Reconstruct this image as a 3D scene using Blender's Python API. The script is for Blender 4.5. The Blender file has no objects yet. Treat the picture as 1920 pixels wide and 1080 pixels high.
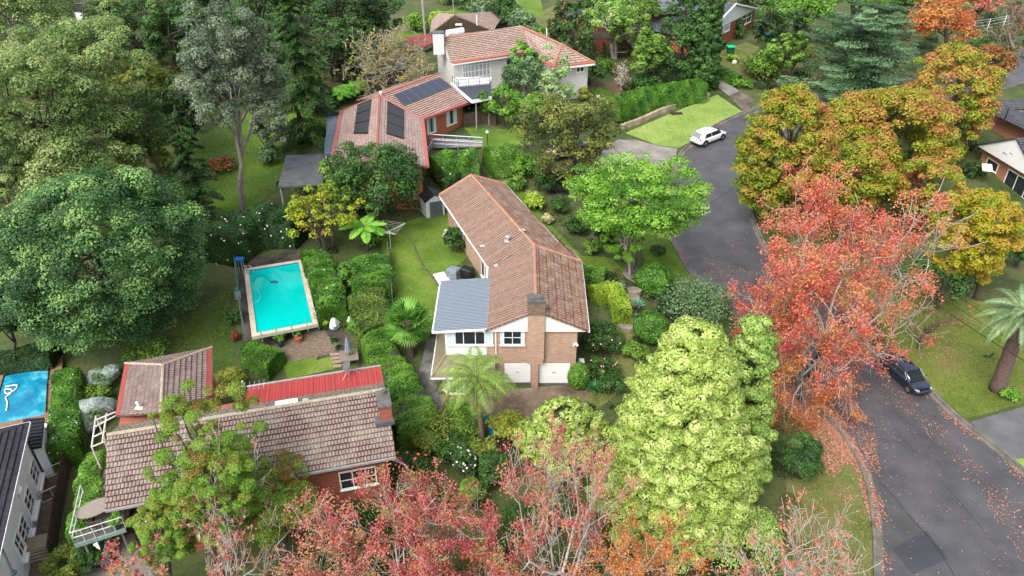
import bpy, bmesh, math, random
import numpy as np
from mathutils import Vector, Matrix
from math import radians, sin, cos, pi, sqrt, atan2
random.seed(7); RNG = np.random.default_rng(11)
scene = bpy.context.scene
COL = scene.collection

# ------------------------------------------------------------------ camera, sky, sun, exposure
CAM_H, CAM_F, CAM_T = 38.0, 1380.0, radians(32.5)
cd = bpy.data.cameras.new('camera'); cam = bpy.data.objects.new('camera', cd); COL.objects.link(cam)
cam.location = (0, 0, CAM_H); cam.rotation_euler = (radians(90) - CAM_T, 0, 0)
cd.sensor_width = 36; cd.lens = 36 * CAM_F / 1920; cd.clip_start = 0.5; cd.clip_end = 3000
scene.camera = cam
SUN_EL, SUN_AZ = radians(52), radians(213)          # azimuth measured clockwise from +Y
w = bpy.data.worlds.new('World'); scene.world = w; w.use_nodes = True
wn = w.node_tree.nodes; wl = w.node_tree.links
sky = wn.new('ShaderNodeTexSky'); sky.sky_type = 'NISHITA'; sky.sun_disc = False
sky.sun_elevation = SUN_EL; sky.sun_rotation = SUN_AZ; sky.air_density = 1.0; sky.dust_density = 4.0; sky.ozone_density = 1.0
hs = wn.new('ShaderNodeHueSaturation'); hs.inputs['Saturation'].default_value = 0.35
wl.new(sky.outputs[0], hs.inputs['Color']); wl.new(hs.outputs[0], wn['Background'].inputs['Color'])
wn['Background'].inputs['Strength'].default_value = 0.15
sd = bpy.data.lights.new('sun', 'SUN'); sd.energy = 0.9; sd.angle = radians(30); sd.color = (1.0, 0.96, 0.9)
so = bpy.data.objects.new('sun', sd); COL.objects.link(so)
sdir = Vector((sin(SUN_AZ) * cos(SUN_EL), cos(SUN_AZ) * cos(SUN_EL), sin(SUN_EL)))
so.rotation_euler = sdir.to_track_quat('Z', 'Y').to_euler(); so.location = (0, 0, 90)
scene.view_settings.view_transform = 'Standard'; scene.view_settings.look = 'None'
scene.view_settings.gamma = 1; scene.view_settings.exposure = 1.24
scene.render.film_transparent = False
scene.cycles.max_bounces = 6; scene.cycles.diffuse_bounces = 3; scene.cycles.glossy_bounces = 2
scene.cycles.transmission_bounces = 4; scene.cycles.transparent_max_bounces = 8

# ------------------------------------------------------------------ terrain and survey helpers
def sm(t):
    t = np.clip(t, 0, 1); return t * t * (3 - 2 * t)
def terr(x, y):
    return (2.5 * sm((y - 45) / 8.0) * sm((15 - x) / 6.0) + 5.0 * sm((y - 62) / 70.0)
            + 0.12 * np.sin(x * .21 + 1.3) * np.sin(y * .17) * sm((np.abs(x - 26) - 14) / 10))
def th(x, y): return float(terr(np.float64(x), np.float64(y)))
CT, ST = cos(CAM_T), sin(CAM_T)
def ray(px, py):
    u = (px - 960) / CAM_F; v = (540 - py) / CAM_F
    return Vector((u, CT + v * ST, -ST + v * CT))
def PZ(px, py, z):
    d = ray(px, py); s = (z - CAM_H) / d.z
    return Vector((d.x * s, d.y * s, z))
def PY(px, py, Y):
    d = ray(px, py); s = Y / d.y
    return Vector((d.x * s, Y, CAM_H + d.z * s))
def G(px, py, dz=0.0):
    d = ray(px, py); lo, hi = 5.0, 400.0
    for _ in range(40):
        m = (lo + hi) / 2
        if CAM_H + d.z * m > th(d.x * m, d.y * m) + dz: lo = m
        else: hi = m
    return Vector((d.x * lo, d.y * lo, CAM_H + d.z * lo))
def depth(p): return p.y * CT - (p.z - CAM_H) * ST

# ------------------------------------------------------------------ materials
def srgb(h):
    h = h.lstrip('#'); r = []
    for i in (0, 2, 4):
        c = int(h[i:i + 2], 16) / 255; r.append(c / 12.92 if c <= .04045 else ((c + .055) / 1.055) ** 2.4)
    return (r[0], r[1], r[2], 1)
def col(c, k=1.0):
    if isinstance(c, str): c = srgb(c)
    return (c[0] * k, c[1] * k, c[2] * k, 1)
def newmat(name):
    m = bpy.data.materials.new(name); m.use_nodes = True
    nt = m.node_tree; return m, nt, nt.nodes['Principled BSDF']
def N(nt, t, **kw):
    n = nt.nodes.new(t)
    for k, v in kw.items():
        if k in n.inputs: n.inputs[k].default_value = v
        else: setattr(n, k, v)
    return n
def ramp(nt, stops, interp='LINEAR'):
    r = nt.nodes.new('ShaderNodeValToRGB'); cr = r.color_ramp; cr.interpolation = interp
    while len(cr.elements) > 1: cr.elements.remove(cr.elements[-1])
    for i, (p, c) in enumerate(stops):
        e = cr.elements[0] if i == 0 else cr.elements.new(p)
        e.position = p; e.color = col(c)
    return r
def noise(nt, scale, detail=4, rough=.6, coord='Object', vec=None):
    if vec is None:
        tc = nt.nodes.new('ShaderNodeTexCoord'); vec = tc.outputs[coord]
    n = N(nt, 'ShaderNodeTexNoise', Scale=scale, Detail=detail, Roughness=rough)
    nt.links.new(vec, n.inputs['Vector']); return n
def mixc(nt, a, b, fac):
    m = nt.nodes.new('ShaderNodeMix'); m.data_type = 'RGBA'
    for i, s in ((0, fac), (6, a), (7, b)):
        if isinstance(s, (int, float)): m.inputs[i].default_value = s
        elif isinstance(s, (tuple, str)): m.inputs[i].default_value = col(s)
        else: nt.links.new(s, m.inputs[i])
    return m.outputs[2]
def rng(nt, sock, a, b, c=0, d=1):
    m = N(nt, 'ShaderNodeMapRange'); nt.links.new(sock, m.inputs[0])
    for i, v in enumerate((a, b, c, d)): m.inputs[i + 1].default_value = v
    return m.outputs[0]
def bump(nt, bs, h, strength=.4, dist=.03):
    b = N(nt, 'ShaderNodeBump', Strength=strength, Distance=dist)
    nt.links.new(h, b.inputs['Height']); nt.links.new(b.outputs[0], bs.inputs['Normal'])
MC = {}
def plain(name, c, rough=.6, metal=0.0, var=.18, vscale=2.5, spec=.4, bmp=0.0, coat=0.0):
    if name in MC: return MC[name]
    m, nt, bs = newmat(name)
    c = col(c); n = noise(nt, vscale, 6, .65)
    o = mixc(nt, col(c, 1 - var), col(c, 1 + var), rng(nt, n.outputs[0], .3, .7))
    nt.links.new(o, bs.inputs['Base Color'])
    bs.inputs['Roughness'].default_value = rough; bs.inputs['Metallic'].default_value = metal
    bs.inputs['Specular IOR Level'].default_value = spec; bs.inputs['Coat Weight'].default_value = coat
    if bmp: bump(nt, bs, noise(nt, 14, 4).outputs[0], bmp, .02)
    MC[name] = m; return m
def two(name, stops, scale, rough=.85, detail=8, b=.3, bs_=30, spec=.25, scale2=None, mix2=None):
    """ground-like: colour ramp over a broad noise, with a second fine noise"""
    if name in MC: return MC[name]
    m, nt, bs = newmat(name)
    n = noise(nt, scale, detail, .62); r = ramp(nt, stops); nt.links.new(n.outputs[0], r.inputs[0]); o = r.outputs[0]
    n2 = noise(nt, scale2 or scale * 14, 5, .7)
    k = ramp(nt, [(.3, (.62, .62, .6, 1)), (.7, (1.3, 1.3, 1.25, 1))]); nt.links.new(n2.outputs[0], k.inputs[0])
    mm = nt.nodes.new('ShaderNodeMix'); mm.data_type = 'RGBA'; mm.blend_type = 'MULTIPLY'; mm.inputs[0].default_value = mix2 or .8
    nt.links.new(o, mm.inputs[6]); nt.links.new(k.outputs[0], mm.inputs[7])
    nt.links.new(mm.outputs[2], bs.inputs['Base Color']); bs.inputs['Roughness'].default_value = rough
    bs.inputs['Specular IOR Level'].default_value = spec
    if b: bump(nt, bs, noise(nt, bs_, 5, .7).outputs[0], b, .05)
    MC[name] = m; return m
def tilemat(name, c1, c2, mortar, patch, w_=.28, h_=.34, moss=.5, pscale=.9, barrel=.5, streak=None, swap=False, bw=None):
    bw = bw or w_
    m, nt, bs = newmat(name)
    tc = nt.nodes.new('ShaderNodeTexCoord'); uv = tc.outputs['UV']
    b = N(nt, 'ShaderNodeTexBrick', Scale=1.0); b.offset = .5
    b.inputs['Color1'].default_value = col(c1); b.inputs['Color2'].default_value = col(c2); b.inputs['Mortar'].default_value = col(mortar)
    b.inputs['Mortar Size'].default_value = .04; b.inputs['Mortar Smooth'].default_value = .5  # dark row lines paint shade at the course laps, along with lap dirt
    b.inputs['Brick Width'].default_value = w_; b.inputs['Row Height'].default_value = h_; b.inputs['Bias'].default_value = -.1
    if swap:     # columns of tiles read stronger than courses
        sx = N(nt, 'ShaderNodeSeparateXYZ'); cx = N(nt, 'ShaderNodeCombineXYZ'); nt.links.new(uv, sx.inputs[0]); nt.links.new(sx.outputs[1], cx.inputs[0]); nt.links.new(sx.outputs[0], cx.inputs[1])
        nt.links.new(cx.outputs[0], b.inputs['Vector']); b.offset = 0; b.inputs['Mortar Size'].default_value = .075; b.inputs['Mortar Smooth'].default_value = .7
        b.inputs['Brick Width'].default_value = h_; b.inputs['Row Height'].default_value = w_
    else: nt.links.new(uv, b.inputs['Vector'])
    n = noise(nt, pscale, 7, .68, vec=uv)
    o = mixc(nt, b.outputs[0], patch, rng(nt, n.outputs[0], .45, .72, 0, moss))
    n3 = noise(nt, 2.2, 9, .78, vec=uv)
    k = ramp(nt, [(.3, (.5, .48, .48, 1)), (.5, (.97, .97, .97, 1)), (.72, (1.4, 1.37, 1.33, 1))]); nt.links.new(n3.outputs[0], k.inputs[0])
    mm = nt.nodes.new('ShaderNodeMix'); mm.data_type = 'RGBA'; mm.blend_type = 'MULTIPLY'; mm.inputs[0].default_value = .85
    nt.links.new(o, mm.inputs[6]); nt.links.new(k.outputs[0], mm.inputs[7])
    nt.links.new(mm.outputs[2], bs.inputs['Base Color'])
    bs.inputs['Roughness'].default_value = .7; bs.inputs['Specular IOR Level'].default_value = .3
    wv = N(nt, 'ShaderNodeTexWave', Scale=1 / bw, Distortion=0.0); wv.wave_type = 'BANDS'; wv.bands_direction = 'X'
    mp = N(nt, 'ShaderNodeMapping'); mp.inputs['Scale'].default_value = (pi / 10, 1, 1)
    nt.links.new(uv, mp.inputs[0]); nt.links.new(mp.outputs[0], wv.inputs['Vector'])
    bump(nt, bs, wv.outputs[1], barrel, .05)
    return m
def brickmat(name, c1, c2, mortar, stain=None):
    m, nt, bs = newmat(name)
    tc = nt.nodes.new('ShaderNodeTexCoord'); uv = tc.outputs['UV']
    b = N(nt, 'ShaderNodeTexBrick', Scale=1.0); b.offset = .5
    b.inputs['Color1'].default_value = col(c1); b.inputs['Color2'].default_value = col(c2); b.inputs['Mortar'].default_value = col(mortar)
    b.inputs['Mortar Size'].default_value = .008; b.inputs['Brick Width'].default_value = .24; b.inputs['Row Height'].default_value = .086
    b.inputs['Bias'].default_value = 0.0
    nt.links.new(uv, b.inputs['Vector'])
    mp = N(nt, 'ShaderNodeMapping'); mp.inputs['Scale'].default_value = (.9, 5, 1); nt.links.new(uv, mp.inputs[0])
    n = noise(nt, 1.6, 6, .7, vec=mp.outputs[0])
    k = ramp(nt, [(.3, (.68, .66, .64, 1)), (.7, (1.28, 1.28, 1.28, 1))]); nt.links.new(n.outputs[0], k.inputs[0])
    mm = nt.nodes.new('ShaderNodeMix'); mm.data_type = 'RGBA'; mm.blend_type = 'MULTIPLY'; mm.inputs[0].default_value = .8
    nt.links.new(b.outputs[0], mm.inputs[6]); nt.links.new(k.outputs[0], mm.inputs[7])
    o = mm.outputs[2]
    if stain:
        n2 = noise(nt, .5, 6, .7, vec=uv); o = mixc(nt, o, stain, rng(nt, n2.outputs[0], .5, .75, 0, .6))
    nt.links.new(o, bs.inputs['Base Color']); bs.inputs['Roughness'].default_value = .85
    bump(nt, bs, b.outputs[1], -.3, .01)
    return m
def ribmat(name, c, period=.2, rough=.4, var=.08, dark=.75, spec=.5, axis='X'):
    m, nt, bs = newmat(name)
    tc = nt.nodes.new('ShaderNodeTexCoord')
    wv = N(nt, 'ShaderNodeTexWave', Scale=1.0); wv.wave_type = 'BANDS'; wv.bands_direction = axis
    mp = N(nt, 'ShaderNodeMapping'); s = pi / 10 / period; mp.inputs['Scale'].default_value = (s, s, s)
    nt.links.new(tc.outputs['UV'], mp.inputs[0]); nt.links.new(mp.outputs[0], wv.inputs['Vector'])
    n = noise(nt, 1.2, 6, .65, vec=tc.outputs['UV'])
    o = mixc(nt, col(c, 1 - var), col(c, 1 + var), rng(nt, n.outputs[0], .3, .7))
    nt.links.new(o, bs.inputs['Base Color']); bs.inputs['Roughness'].default_value = rough; bs.inputs['Specular IOR Level'].default_value = spec
    p = N(nt, 'ShaderNodeMath', operation='POWER'); nt.links.new(wv.outputs[1], p.inputs[0]); p.inputs[1].default_value = 3
    bump(nt, bs, p.outputs[0], .9, .04)
    return m
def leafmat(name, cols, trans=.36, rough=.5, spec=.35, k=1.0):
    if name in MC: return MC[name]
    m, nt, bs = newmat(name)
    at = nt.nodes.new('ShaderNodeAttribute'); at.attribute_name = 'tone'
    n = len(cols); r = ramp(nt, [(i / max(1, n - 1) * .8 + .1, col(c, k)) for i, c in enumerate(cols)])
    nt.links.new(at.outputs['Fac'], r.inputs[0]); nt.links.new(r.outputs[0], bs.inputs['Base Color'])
    bs.inputs['Roughness'].default_value = rough; bs.inputs['Specular IOR Level'].default_value = spec
    tr = nt.nodes.new('ShaderNodeBsdfTranslucent'); nt.links.new(r.outputs[0], tr.inputs[0])
    mx = nt.nodes.new('ShaderNodeMixShader'); mx.inputs[0].default_value = trans
    nt.links.new(bs.outputs[0], mx.inputs[1]); nt.links.new(tr.outputs[0], mx.inputs[2])
    nt.links.new(mx.outputs[0], nt.nodes['Material Output'].inputs[0])
    MC[name] = m; return m

# ------------------------------------------------------------------ object helpers
def root_loc(o):
    p = Vector((0, 0, 0))
    while o is not None: p = p + o.location; o = o.parent
    return p
def tag(o, label=None, cat=None, group=None, kind=None):
    if label: o['label'] = label
    if cat: o['category'] = cat
    if group: o['group'] = group
    if kind: o['kind'] = kind
    return o
def thing(name, label, cat, loc, group=None, rz=0):
    o = bpy.data.objects.new(name, None); COL.objects.link(o); o.location = loc; o.rotation_euler = (0, 0, rz)
    o.empty_display_size = .3
    return tag(o, label, cat, group)
def copy_tree(o, parent=None):
    c = o.copy(); COL.objects.link(c)
    if parent is not None: c.parent = parent
    for ch in list(o.children): copy_tree(ch, c)
    return c
class MB:
    def __init__(s): s.v = []; s.f = []
    def add(s, vs, fs):
        k = len(s.v); s.v += [tuple(v) for v in vs]; s.f += [tuple(i + k for i in f) for f in fs]; return s
    def poly(s, pts): return s.add(pts, [tuple(range(len(pts)))])
    def box(s, c, d, rz=0, M=None):
        x, y, z = d[0] / 2, d[1] / 2, d[2] / 2
        vs = [Vector((a * x, b * y, e * z)) for e in (-1, 1) for b in (-1, 1) for a in (-1, 1)]
        R = M or Matrix.Rotation(rz, 3, 'Z'); vs = [R @ v + Vector(c) for v in vs]
        return s.add(vs, [(0, 2, 3, 1), (4, 5, 7, 6), (0, 1, 5, 4), (2, 6, 7, 3), (0, 4, 6, 2), (1, 3, 7, 5)])
    def prism(s, pts, z0, z1):
        """pts: xy list; z0/z1 numbers or lists"""
        n = len(pts)
        if sum(pts[i][0] * pts[(i + 1) % n][1] - pts[(i + 1) % n][0] * pts[i][1] for i in range(n)) < 0:
            pts = pts[::-1]
            if isinstance(z0, list): z0 = z0[::-1]
            if isinstance(z1, list): z1 = z1[::-1]
        za = z0 if isinstance(z0, list) else [z0] * n; zb = z1 if isinstance(z1, list) else [z1] * n
        vs = [(p[0], p[1], za[i]) for i, p in enumerate(pts)] + [(p[0], p[1], zb[i]) for i, p in enumerate(pts)]
        fs = [tuple(range(n))[::-1], tuple(range(n, 2 * n))] + [(i, (i + 1) % n, n + (i + 1) % n, n + i) for i in range(n)]
        return s.add(vs, fs)
    def slab(s, pts, t):
        """closed plate: 3-D polygon thickened downwards along its normal"""
        P = [Vector(p) for p in pts]; n = (P[1] - P[0]).cross(P[2] - P[0]).normalized()
        if n.z < 0: P = P[::-1]; n = -n
        k = len(P); vs = P + [p - n * t for p in P]
        return s.add(vs, [tuple(range(k)), tuple(range(k, 2 * k))[::-1]] + [(i, k + i, k + (i + 1) % k, (i + 1) % k) for i in range(k)])
    def tube(s, pts, r, n=6, cap=True):
        pts = [Vector(p) for p in pts]; k = len(pts)
        rs = r if isinstance(r, (list, tuple)) else [r] * k
        vs = []; ref = Vector((.31, .17, .93))
        for i, p in enumerate(pts):
            t = (pts[min(i + 1, k - 1)] - pts[max(i - 1, 0)])
            if t.length < 1e-6: t = Vector((0, 0, 1))
            t.normalize(); a = t.cross(ref)
            if a.length < .05: a = t.cross(Vector((1, 0, 0)))
            a.normalize(); b = t.cross(a)
            for j in range(n):
                q = 2 * pi * j / n; vs.append(p + (a * cos(q) + b * sin(q)) * rs[i])
        fs = [(i * n + j, i * n + (j + 1) % n, (i + 1) * n + (j + 1) % n, (i + 1) * n + j) for i in range(k - 1) for j in range(n)]
        if cap: fs += [tuple(range(n))[::-1], tuple(range((k - 1) * n, k * n))]
        return s.add(vs, fs)
    def lathe(s, c, prof, n=14):
        c = Vector(c); vs = []; k = len(prof)
        for (r, z) in prof:
            for j in range(n): vs.append(c + Vector((r * cos(2 * pi * j / n), r * sin(2 * pi * j / n), z)))
        fs = [(i * n + j, i * n + (j + 1) % n, (i + 1) * n + (j + 1) % n, (i + 1) * n + j) for i in range(k - 1) for j in range(n)]
        fs += [tuple(range(n))[::-1], tuple(range((k - 1) * n, k * n))]
        return s.add(vs, fs)
    def ball(s, c, r, sc=(1, 1, 1), n=10, jit=0):
        prof = [(max(.02, sin(pi * i / n)), -cos(pi * i / n)) for i in range(n + 1)]
        c = Vector(c); vs = []; m = n + 4
        for (a, z) in prof:
            for j in range(m):
                q = 1 + random.uniform(-jit, jit)
                vs.append(c + Vector((a * cos(2 * pi * j / m) * r * sc[0] * q, a * sin(2 * pi * j / m) * r * sc[1] * q, z * r * sc[2] * q)))
        fs = [(i * m + j, i * m + (j + 1) % m, (i + 1) * m + (j + 1) % m, (i + 1) * m + j) for i in range(n) for j in range(m)]
        fs += [tuple(range(m))[::-1], tuple(range(n * m, (n + 1) * m))]
        return s.add(vs, fs)
    def build_each(s, name, m, parent=None, **k):
        """one object per connected piece"""
        r = list(range(len(s.v)))
        def fd(i):
            while r[i] != i: r[i] = r[r[i]]; i = r[i]
            return i
        for f in s.f:
            for i in f[1:]: r[fd(i)] = fd(f[0])
        g = {}
        for f in s.f: g.setdefault(fd(f[0]), []).append(f)
        out = []
        for fs in g.values():
            ids = sorted({i for f in fs for i in f}); mp = {v: i for i, v in enumerate(ids)}; q = MB(); q.v = [s.v[i] for i in ids]; q.f = [tuple(mp[i] for i in f) for f in fs]; out.append(q.build(name, m, parent, **k))
        return out
    def build(s, name, m, parent=None, smooth=False, bevel=0, loc=None):
        """vertices are in world space unless the parent thing turns; uv = metres on each face"""
        me = bpy.data.meshes.new(name); o = bpy.data.objects.new(name, me); COL.objects.link(o)
        off = root_loc(parent) if parent is not None else (Vector(loc) if loc is not None else Vector((0, 0, 0)))
        me.from_pydata([(v[0] - off.x, v[1] - off.y, v[2] - off.z) for v in s.v], [], s.f)
        if parent is not None: o.parent = parent
        elif loc is not None: o.location = loc
        uv = me.uv_layers.new(name='UVMap').data; Z = Vector((0, 0, 1))
        for p in me.polygons:
            n = p.normal
            t = Z.cross(n)
            if t.length < .02: t = Vector((1, 0, 0))
            t.normalize(); b = n.cross(t)
            for li in p.loop_indices:
                v = Vector(s.v[me.loops[li].vertex_index]); uv[li].uv = (v.dot(t), v.dot(b))
        me.materials.append(m)
        if smooth: me.polygons.foreach_set('use_smooth', [True] * len(me.polygons))
        if bevel:
            md = o.modifiers.new('bevel', 'BEVEL'); md.width = bevel; md.segments = 2; md.limit_method = 'ANGLE'
        me.update(); return o
def xform(mb, M):
    mb.v = [tuple(M @ Vector(v)) for v in mb.v]; return mb
def pt_in(poly, x, y):
    """vectorised point in polygon"""
    inside = np.zeros(len(x), bool); n = len(poly)
    for i in range(n):
        x0, y0 = poly[i][0], poly[i][1]; x1, y1 = poly[(i + 1) % n][0], poly[(i + 1) % n][1]
        c = ((y0 > y) != (y1 > y)) & (x < (x1 - x0) * (y - y0) / ((y1 - y0) or 1e-9) + x0); inside ^= c
    return inside
def drape(name, pts, dz, m, step=1.5, label=None, kind='structure', smooth_edge=True, cat=None, zf=None):
    """a sheet laid over the terrain, dz above it"""
    bm = bmesh.new(); f = bm.faces.new([bm.verts.new((p[0], p[1], 0)) for p in pts])
    xs = [p[0] for p in pts]; ys = [p[1] for p in pts]
    bmesh.ops.triangulate(bm, faces=bm.faces[:])
    for ax, (a, b) in ((0, (min(xs), max(xs))), (1, (min(ys), max(ys)))):
        q = math.ceil(a / step) * step
        while q < b:
            co = [0, 0, 0]; co[ax] = q; no = [0, 0, 0]; no[ax] = 1
            bmesh.ops.bisect_plane(bm, geom=bm.verts[:] + bm.edges[:] + bm.faces[:], plane_co=co, plane_no=no); q += step
    for v in bm.verts: v.co.z = (zf(v.co.x, v.co.y) if zf else th(v.co.x, v.co.y)) + dz
    bm.normal_update()
    for f in bm.faces:
        if f.normal.z < 0: f.normal_flip()
    me = bpy.data.meshes.new(name); bm.to_mesh(me); bm.free()
    uv = me.uv_layers.new(name='UVMap').data
    for l in me.loops: uv[l.index].uv = me.vertices[l.vertex_index].co.xy
    o = bpy.data.objects.new(name, me); COL.objects.link(o); me.materials.append(m)
    tag(o, label, cat, kind=kind); return o
def catmull(pts, n=6):
    P = [Vector(p) for p in pts]; out = []
    for i in range(len(P) - 1):
        a, b, c, d = P[max(i - 1, 0)], P[i], P[i + 1], P[min(i + 2, len(P) - 1)]
        for k in range(n):
            t = k / n
            out.append(.5 * ((2 * b) + (c - a) * t + (2 * a - 5 * b + 4 * c - d) * t * t + (3 * b - a - 3 * c + d) * t ** 3))
    out.append(P[-1]); return out

# ------------------------------------------------------------------ foliage
def unit(n):
    v = RNG.normal(size=(n, 3)); return v / np.linalg.norm(v, axis=1, keepdims=True)
def norm(v): return v / np.maximum(np.linalg.norm(v, axis=1, keepdims=True), 1e-6)
class LF:
    """collects leaf-sized faces"""
    def __init__(s): s.c = []; s.n = []; s.s = []; s.t = []; s.d = []
    def add(s, c, n, size, tone, d=None):
        s.c.append(c); s.n.append(n); s.s.append(np.broadcast_to(size, (len(c),)) * np.ones(len(c))); s.t.append(np.clip(tone, 0, 1)); s.d.append(unit(len(c)) if d is None else d)
    def build(s, name, m, parent=None, aspect=.62, loc=None):
        c = np.concatenate(s.c); n = norm(np.concatenate(s.n)); sz = np.concatenate(s.s)[:, None]; tone = np.concatenate(s.t); d = np.concatenate(s.d)
        off = np.array(root_loc(parent) if parent is not None else (loc if loc is not None else (0, 0, 0)))
        t1 = norm(d - n * np.sum(d * n, 1, keepdims=True)); t2 = np.cross(n, t1)
        k = len(c); V = np.empty((k, 4, 3))
        V[:, 0] = c + t1 * sz; V[:, 1] = c + t2 * sz * aspect; V[:, 2] = c - t1 * sz; V[:, 3] = c - t2 * sz * aspect
        V -= off
        me = bpy.data.meshes.new(name)
        me.vertices.add(4 * k); me.vertices.foreach_set('co', V.astype(np.float32).ravel())
        me.loops.add(4 * k); me.loops.foreach_set('vertex_index', np.arange(4 * k, dtype=np.int32))
        me.polygons.add(k); me.polygons.foreach_set('loop_start', np.arange(0, 4 * k, 4, dtype=np.int32))
        a = me.attributes.new('tone', 'FLOAT', 'FACE'); a.data.foreach_set('value', tone.astype(np.float32))
        me.update(calc_edges=True); me.materials.append(m)
        o = bpy.data.objects.new(name, me); COL.objects.link(o)
        if parent is not None: o.parent = parent
        elif loc is not None: o.location = loc
        return o
NLEAF = [0]
def clump(L, c, r, n, size, sq=.8, tone=.5, tv=.5, up=.45, out=.8, rnd=.55, inner=.5, squash_dir=None):
    d = unit(n); d[:, 2] = np.where(d[:, 2] < -.45, -d[:, 2], d[:, 2])
    rr = inner + (1 - inner) * np.sqrt(RNG.random(n))
    p = np.array(c) + d * (rr[:, None]) * np.array((r, r, r * sq))
    nn = d * out + np.array((0, 0, up)) + unit(n) * rnd
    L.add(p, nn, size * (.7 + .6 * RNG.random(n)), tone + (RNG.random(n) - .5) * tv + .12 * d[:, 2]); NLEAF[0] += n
def lump(k=5, amp=.22):
    """low-frequency wobble over directions"""
    W = unit(k) * RNG.uniform(1.5, 4.5, (k, 1)); ph = RNG.uniform(0, 6.28, k)
    return lambda d: 1 + amp * np.sin(d @ W.T + ph).sum(1) / sqrt(k) * 1.2
def limb(mb, a, b, r0, r1, sag=.12, n=5, sides=6, k=4):
    a, b = Vector(a), Vector(b); L = (b - a).length; off = Vector((random.uniform(-1, 1), random.uniform(-1, 1), random.uniform(.1, 1))) * L * sag
    pts = [a + (b - a) * (i / k) + off * sin(pi * i / k) + Vector((random.uniform(-1, 1), random.uniform(-1, 1), random.uniform(-1, 1))) * L * .025 * (0 < i < k) for i in range(k + 1)]
    mb.tube(pts, [r0 + (r1 - r0) * i / k for i in range(k + 1)], sides, cap=False); return pts
BARK = lambda: plain('bark_brown', (.075, .055, .042, 1), .9, var=.4, vscale=5, bmp=.5)
BARKG = lambda: plain('bark_grey', (.26, .235, .205, 1), .85, var=.35, vscale=3, bmp=.4)
BARKP = lambda: plain('bark_pale', (.40, .365, .325, 1), .8, var=.3, vscale=4, bmp=.3)
def crown_dims(B, cpx):
    cx, cy, rx, ry = cpx
    C = PY(cx, cy, B.y); dep = depth(C); k = dep / CAM_F
    R = rx * k; a = atan2(CAM_H - C.z, C.y); ryy = ry * k
    rz = sqrt(max(ryy ** 2 - (R * sin(a)) ** 2, (.45 * ryy) ** 2)) / cos(a)
    return C, R, rz, dep
LK = 0.68
def leaf_size(dep, px=1.9): return max(.045, LK * px * dep / 736.0)
def tree(name, label, base, cpx, mat, bark=None, group=None, nc=60, cr=.27, cover=4.6, px=1.9, sq=.72, low=-.55, amp=.2, trunk=.03,
         limbs=14, shell=.5, stems=1, cat='tree', tv=.45, ctv=.6, aspect=.62, flowers=None, lean=0, seed=None, topbias=0, up=.45, rnd=.55, patch=.12):
    B = G(*base); C, R, rz, dep = crown_dims(B, cpx); nc = int(nc * 2.0); cr *= .74
    t = thing(name, label, cat, B, group); bark = bark or BARK()
    d = unit(nc * 4); d = d[d[:, 2] > low][:nc]; nc = len(d)
    f = lump(6, amp)(d) * (shell + (1 - shell) * RNG.random(nc) ** .45)
    P = np.array(C) + d * f[:, None] * np.array((R * .86, R * .86, rz * .86))
    P[:, 2] = np.maximum(P[:, 2], B.z + .25)
    s = leaf_size(dep, px); ntot = cover * pi * R * rz * 1.15 / (2 * s * s * aspect)
    L = LF(); rad = R * cr * RNG.uniform(.5, 1.45, nc); pat = (lump(4, 1.0)(d) - 1) * patch; wt = rad ** 2; wt /= wt.sum()
    for i in range(nc):
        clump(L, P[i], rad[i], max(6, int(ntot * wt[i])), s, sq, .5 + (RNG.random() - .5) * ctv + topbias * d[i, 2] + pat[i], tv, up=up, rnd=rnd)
    tr = MB(); r0 = max(.06, R * trunk * 2.2); top = C + Vector((0, 0, rz * .25))
    for q in range(stems):
        o = Vector((random.uniform(-.5, .5), random.uniform(-.5, .5), 0)) * (r0 * 3 if stems > 1 else 0)
        tp = top + o * 3
        pts = limb(tr, B + o + Vector((0, 0, -.15)), tp, r0, r0 * .35, .05, sides=8, k=6)
        for i in range(limbs // stems):
            j = random.randrange(nc); st = pts[random.randrange(2, 6)]
            limb(tr, st, P[j], r0 * .42, r0 * .1, .1, sides=5)
    tr.build('trunk', bark, t, smooth=True)
    L.build('crown', mat, t, aspect)
    if flowers:
        fm, k, fs = flowers; F = LF(); i = RNG.integers(0, nc, k); dd = unit(k); dd[:, 2] = np.abs(dd[:, 2])
        F.add(P[i] + dd * (rad[i] * 1.02)[:, None], dd + np.array((0, -.4, .5)), fs, RNG.random(k)); F.build('blossom', fm, t, .9)
    return t
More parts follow.
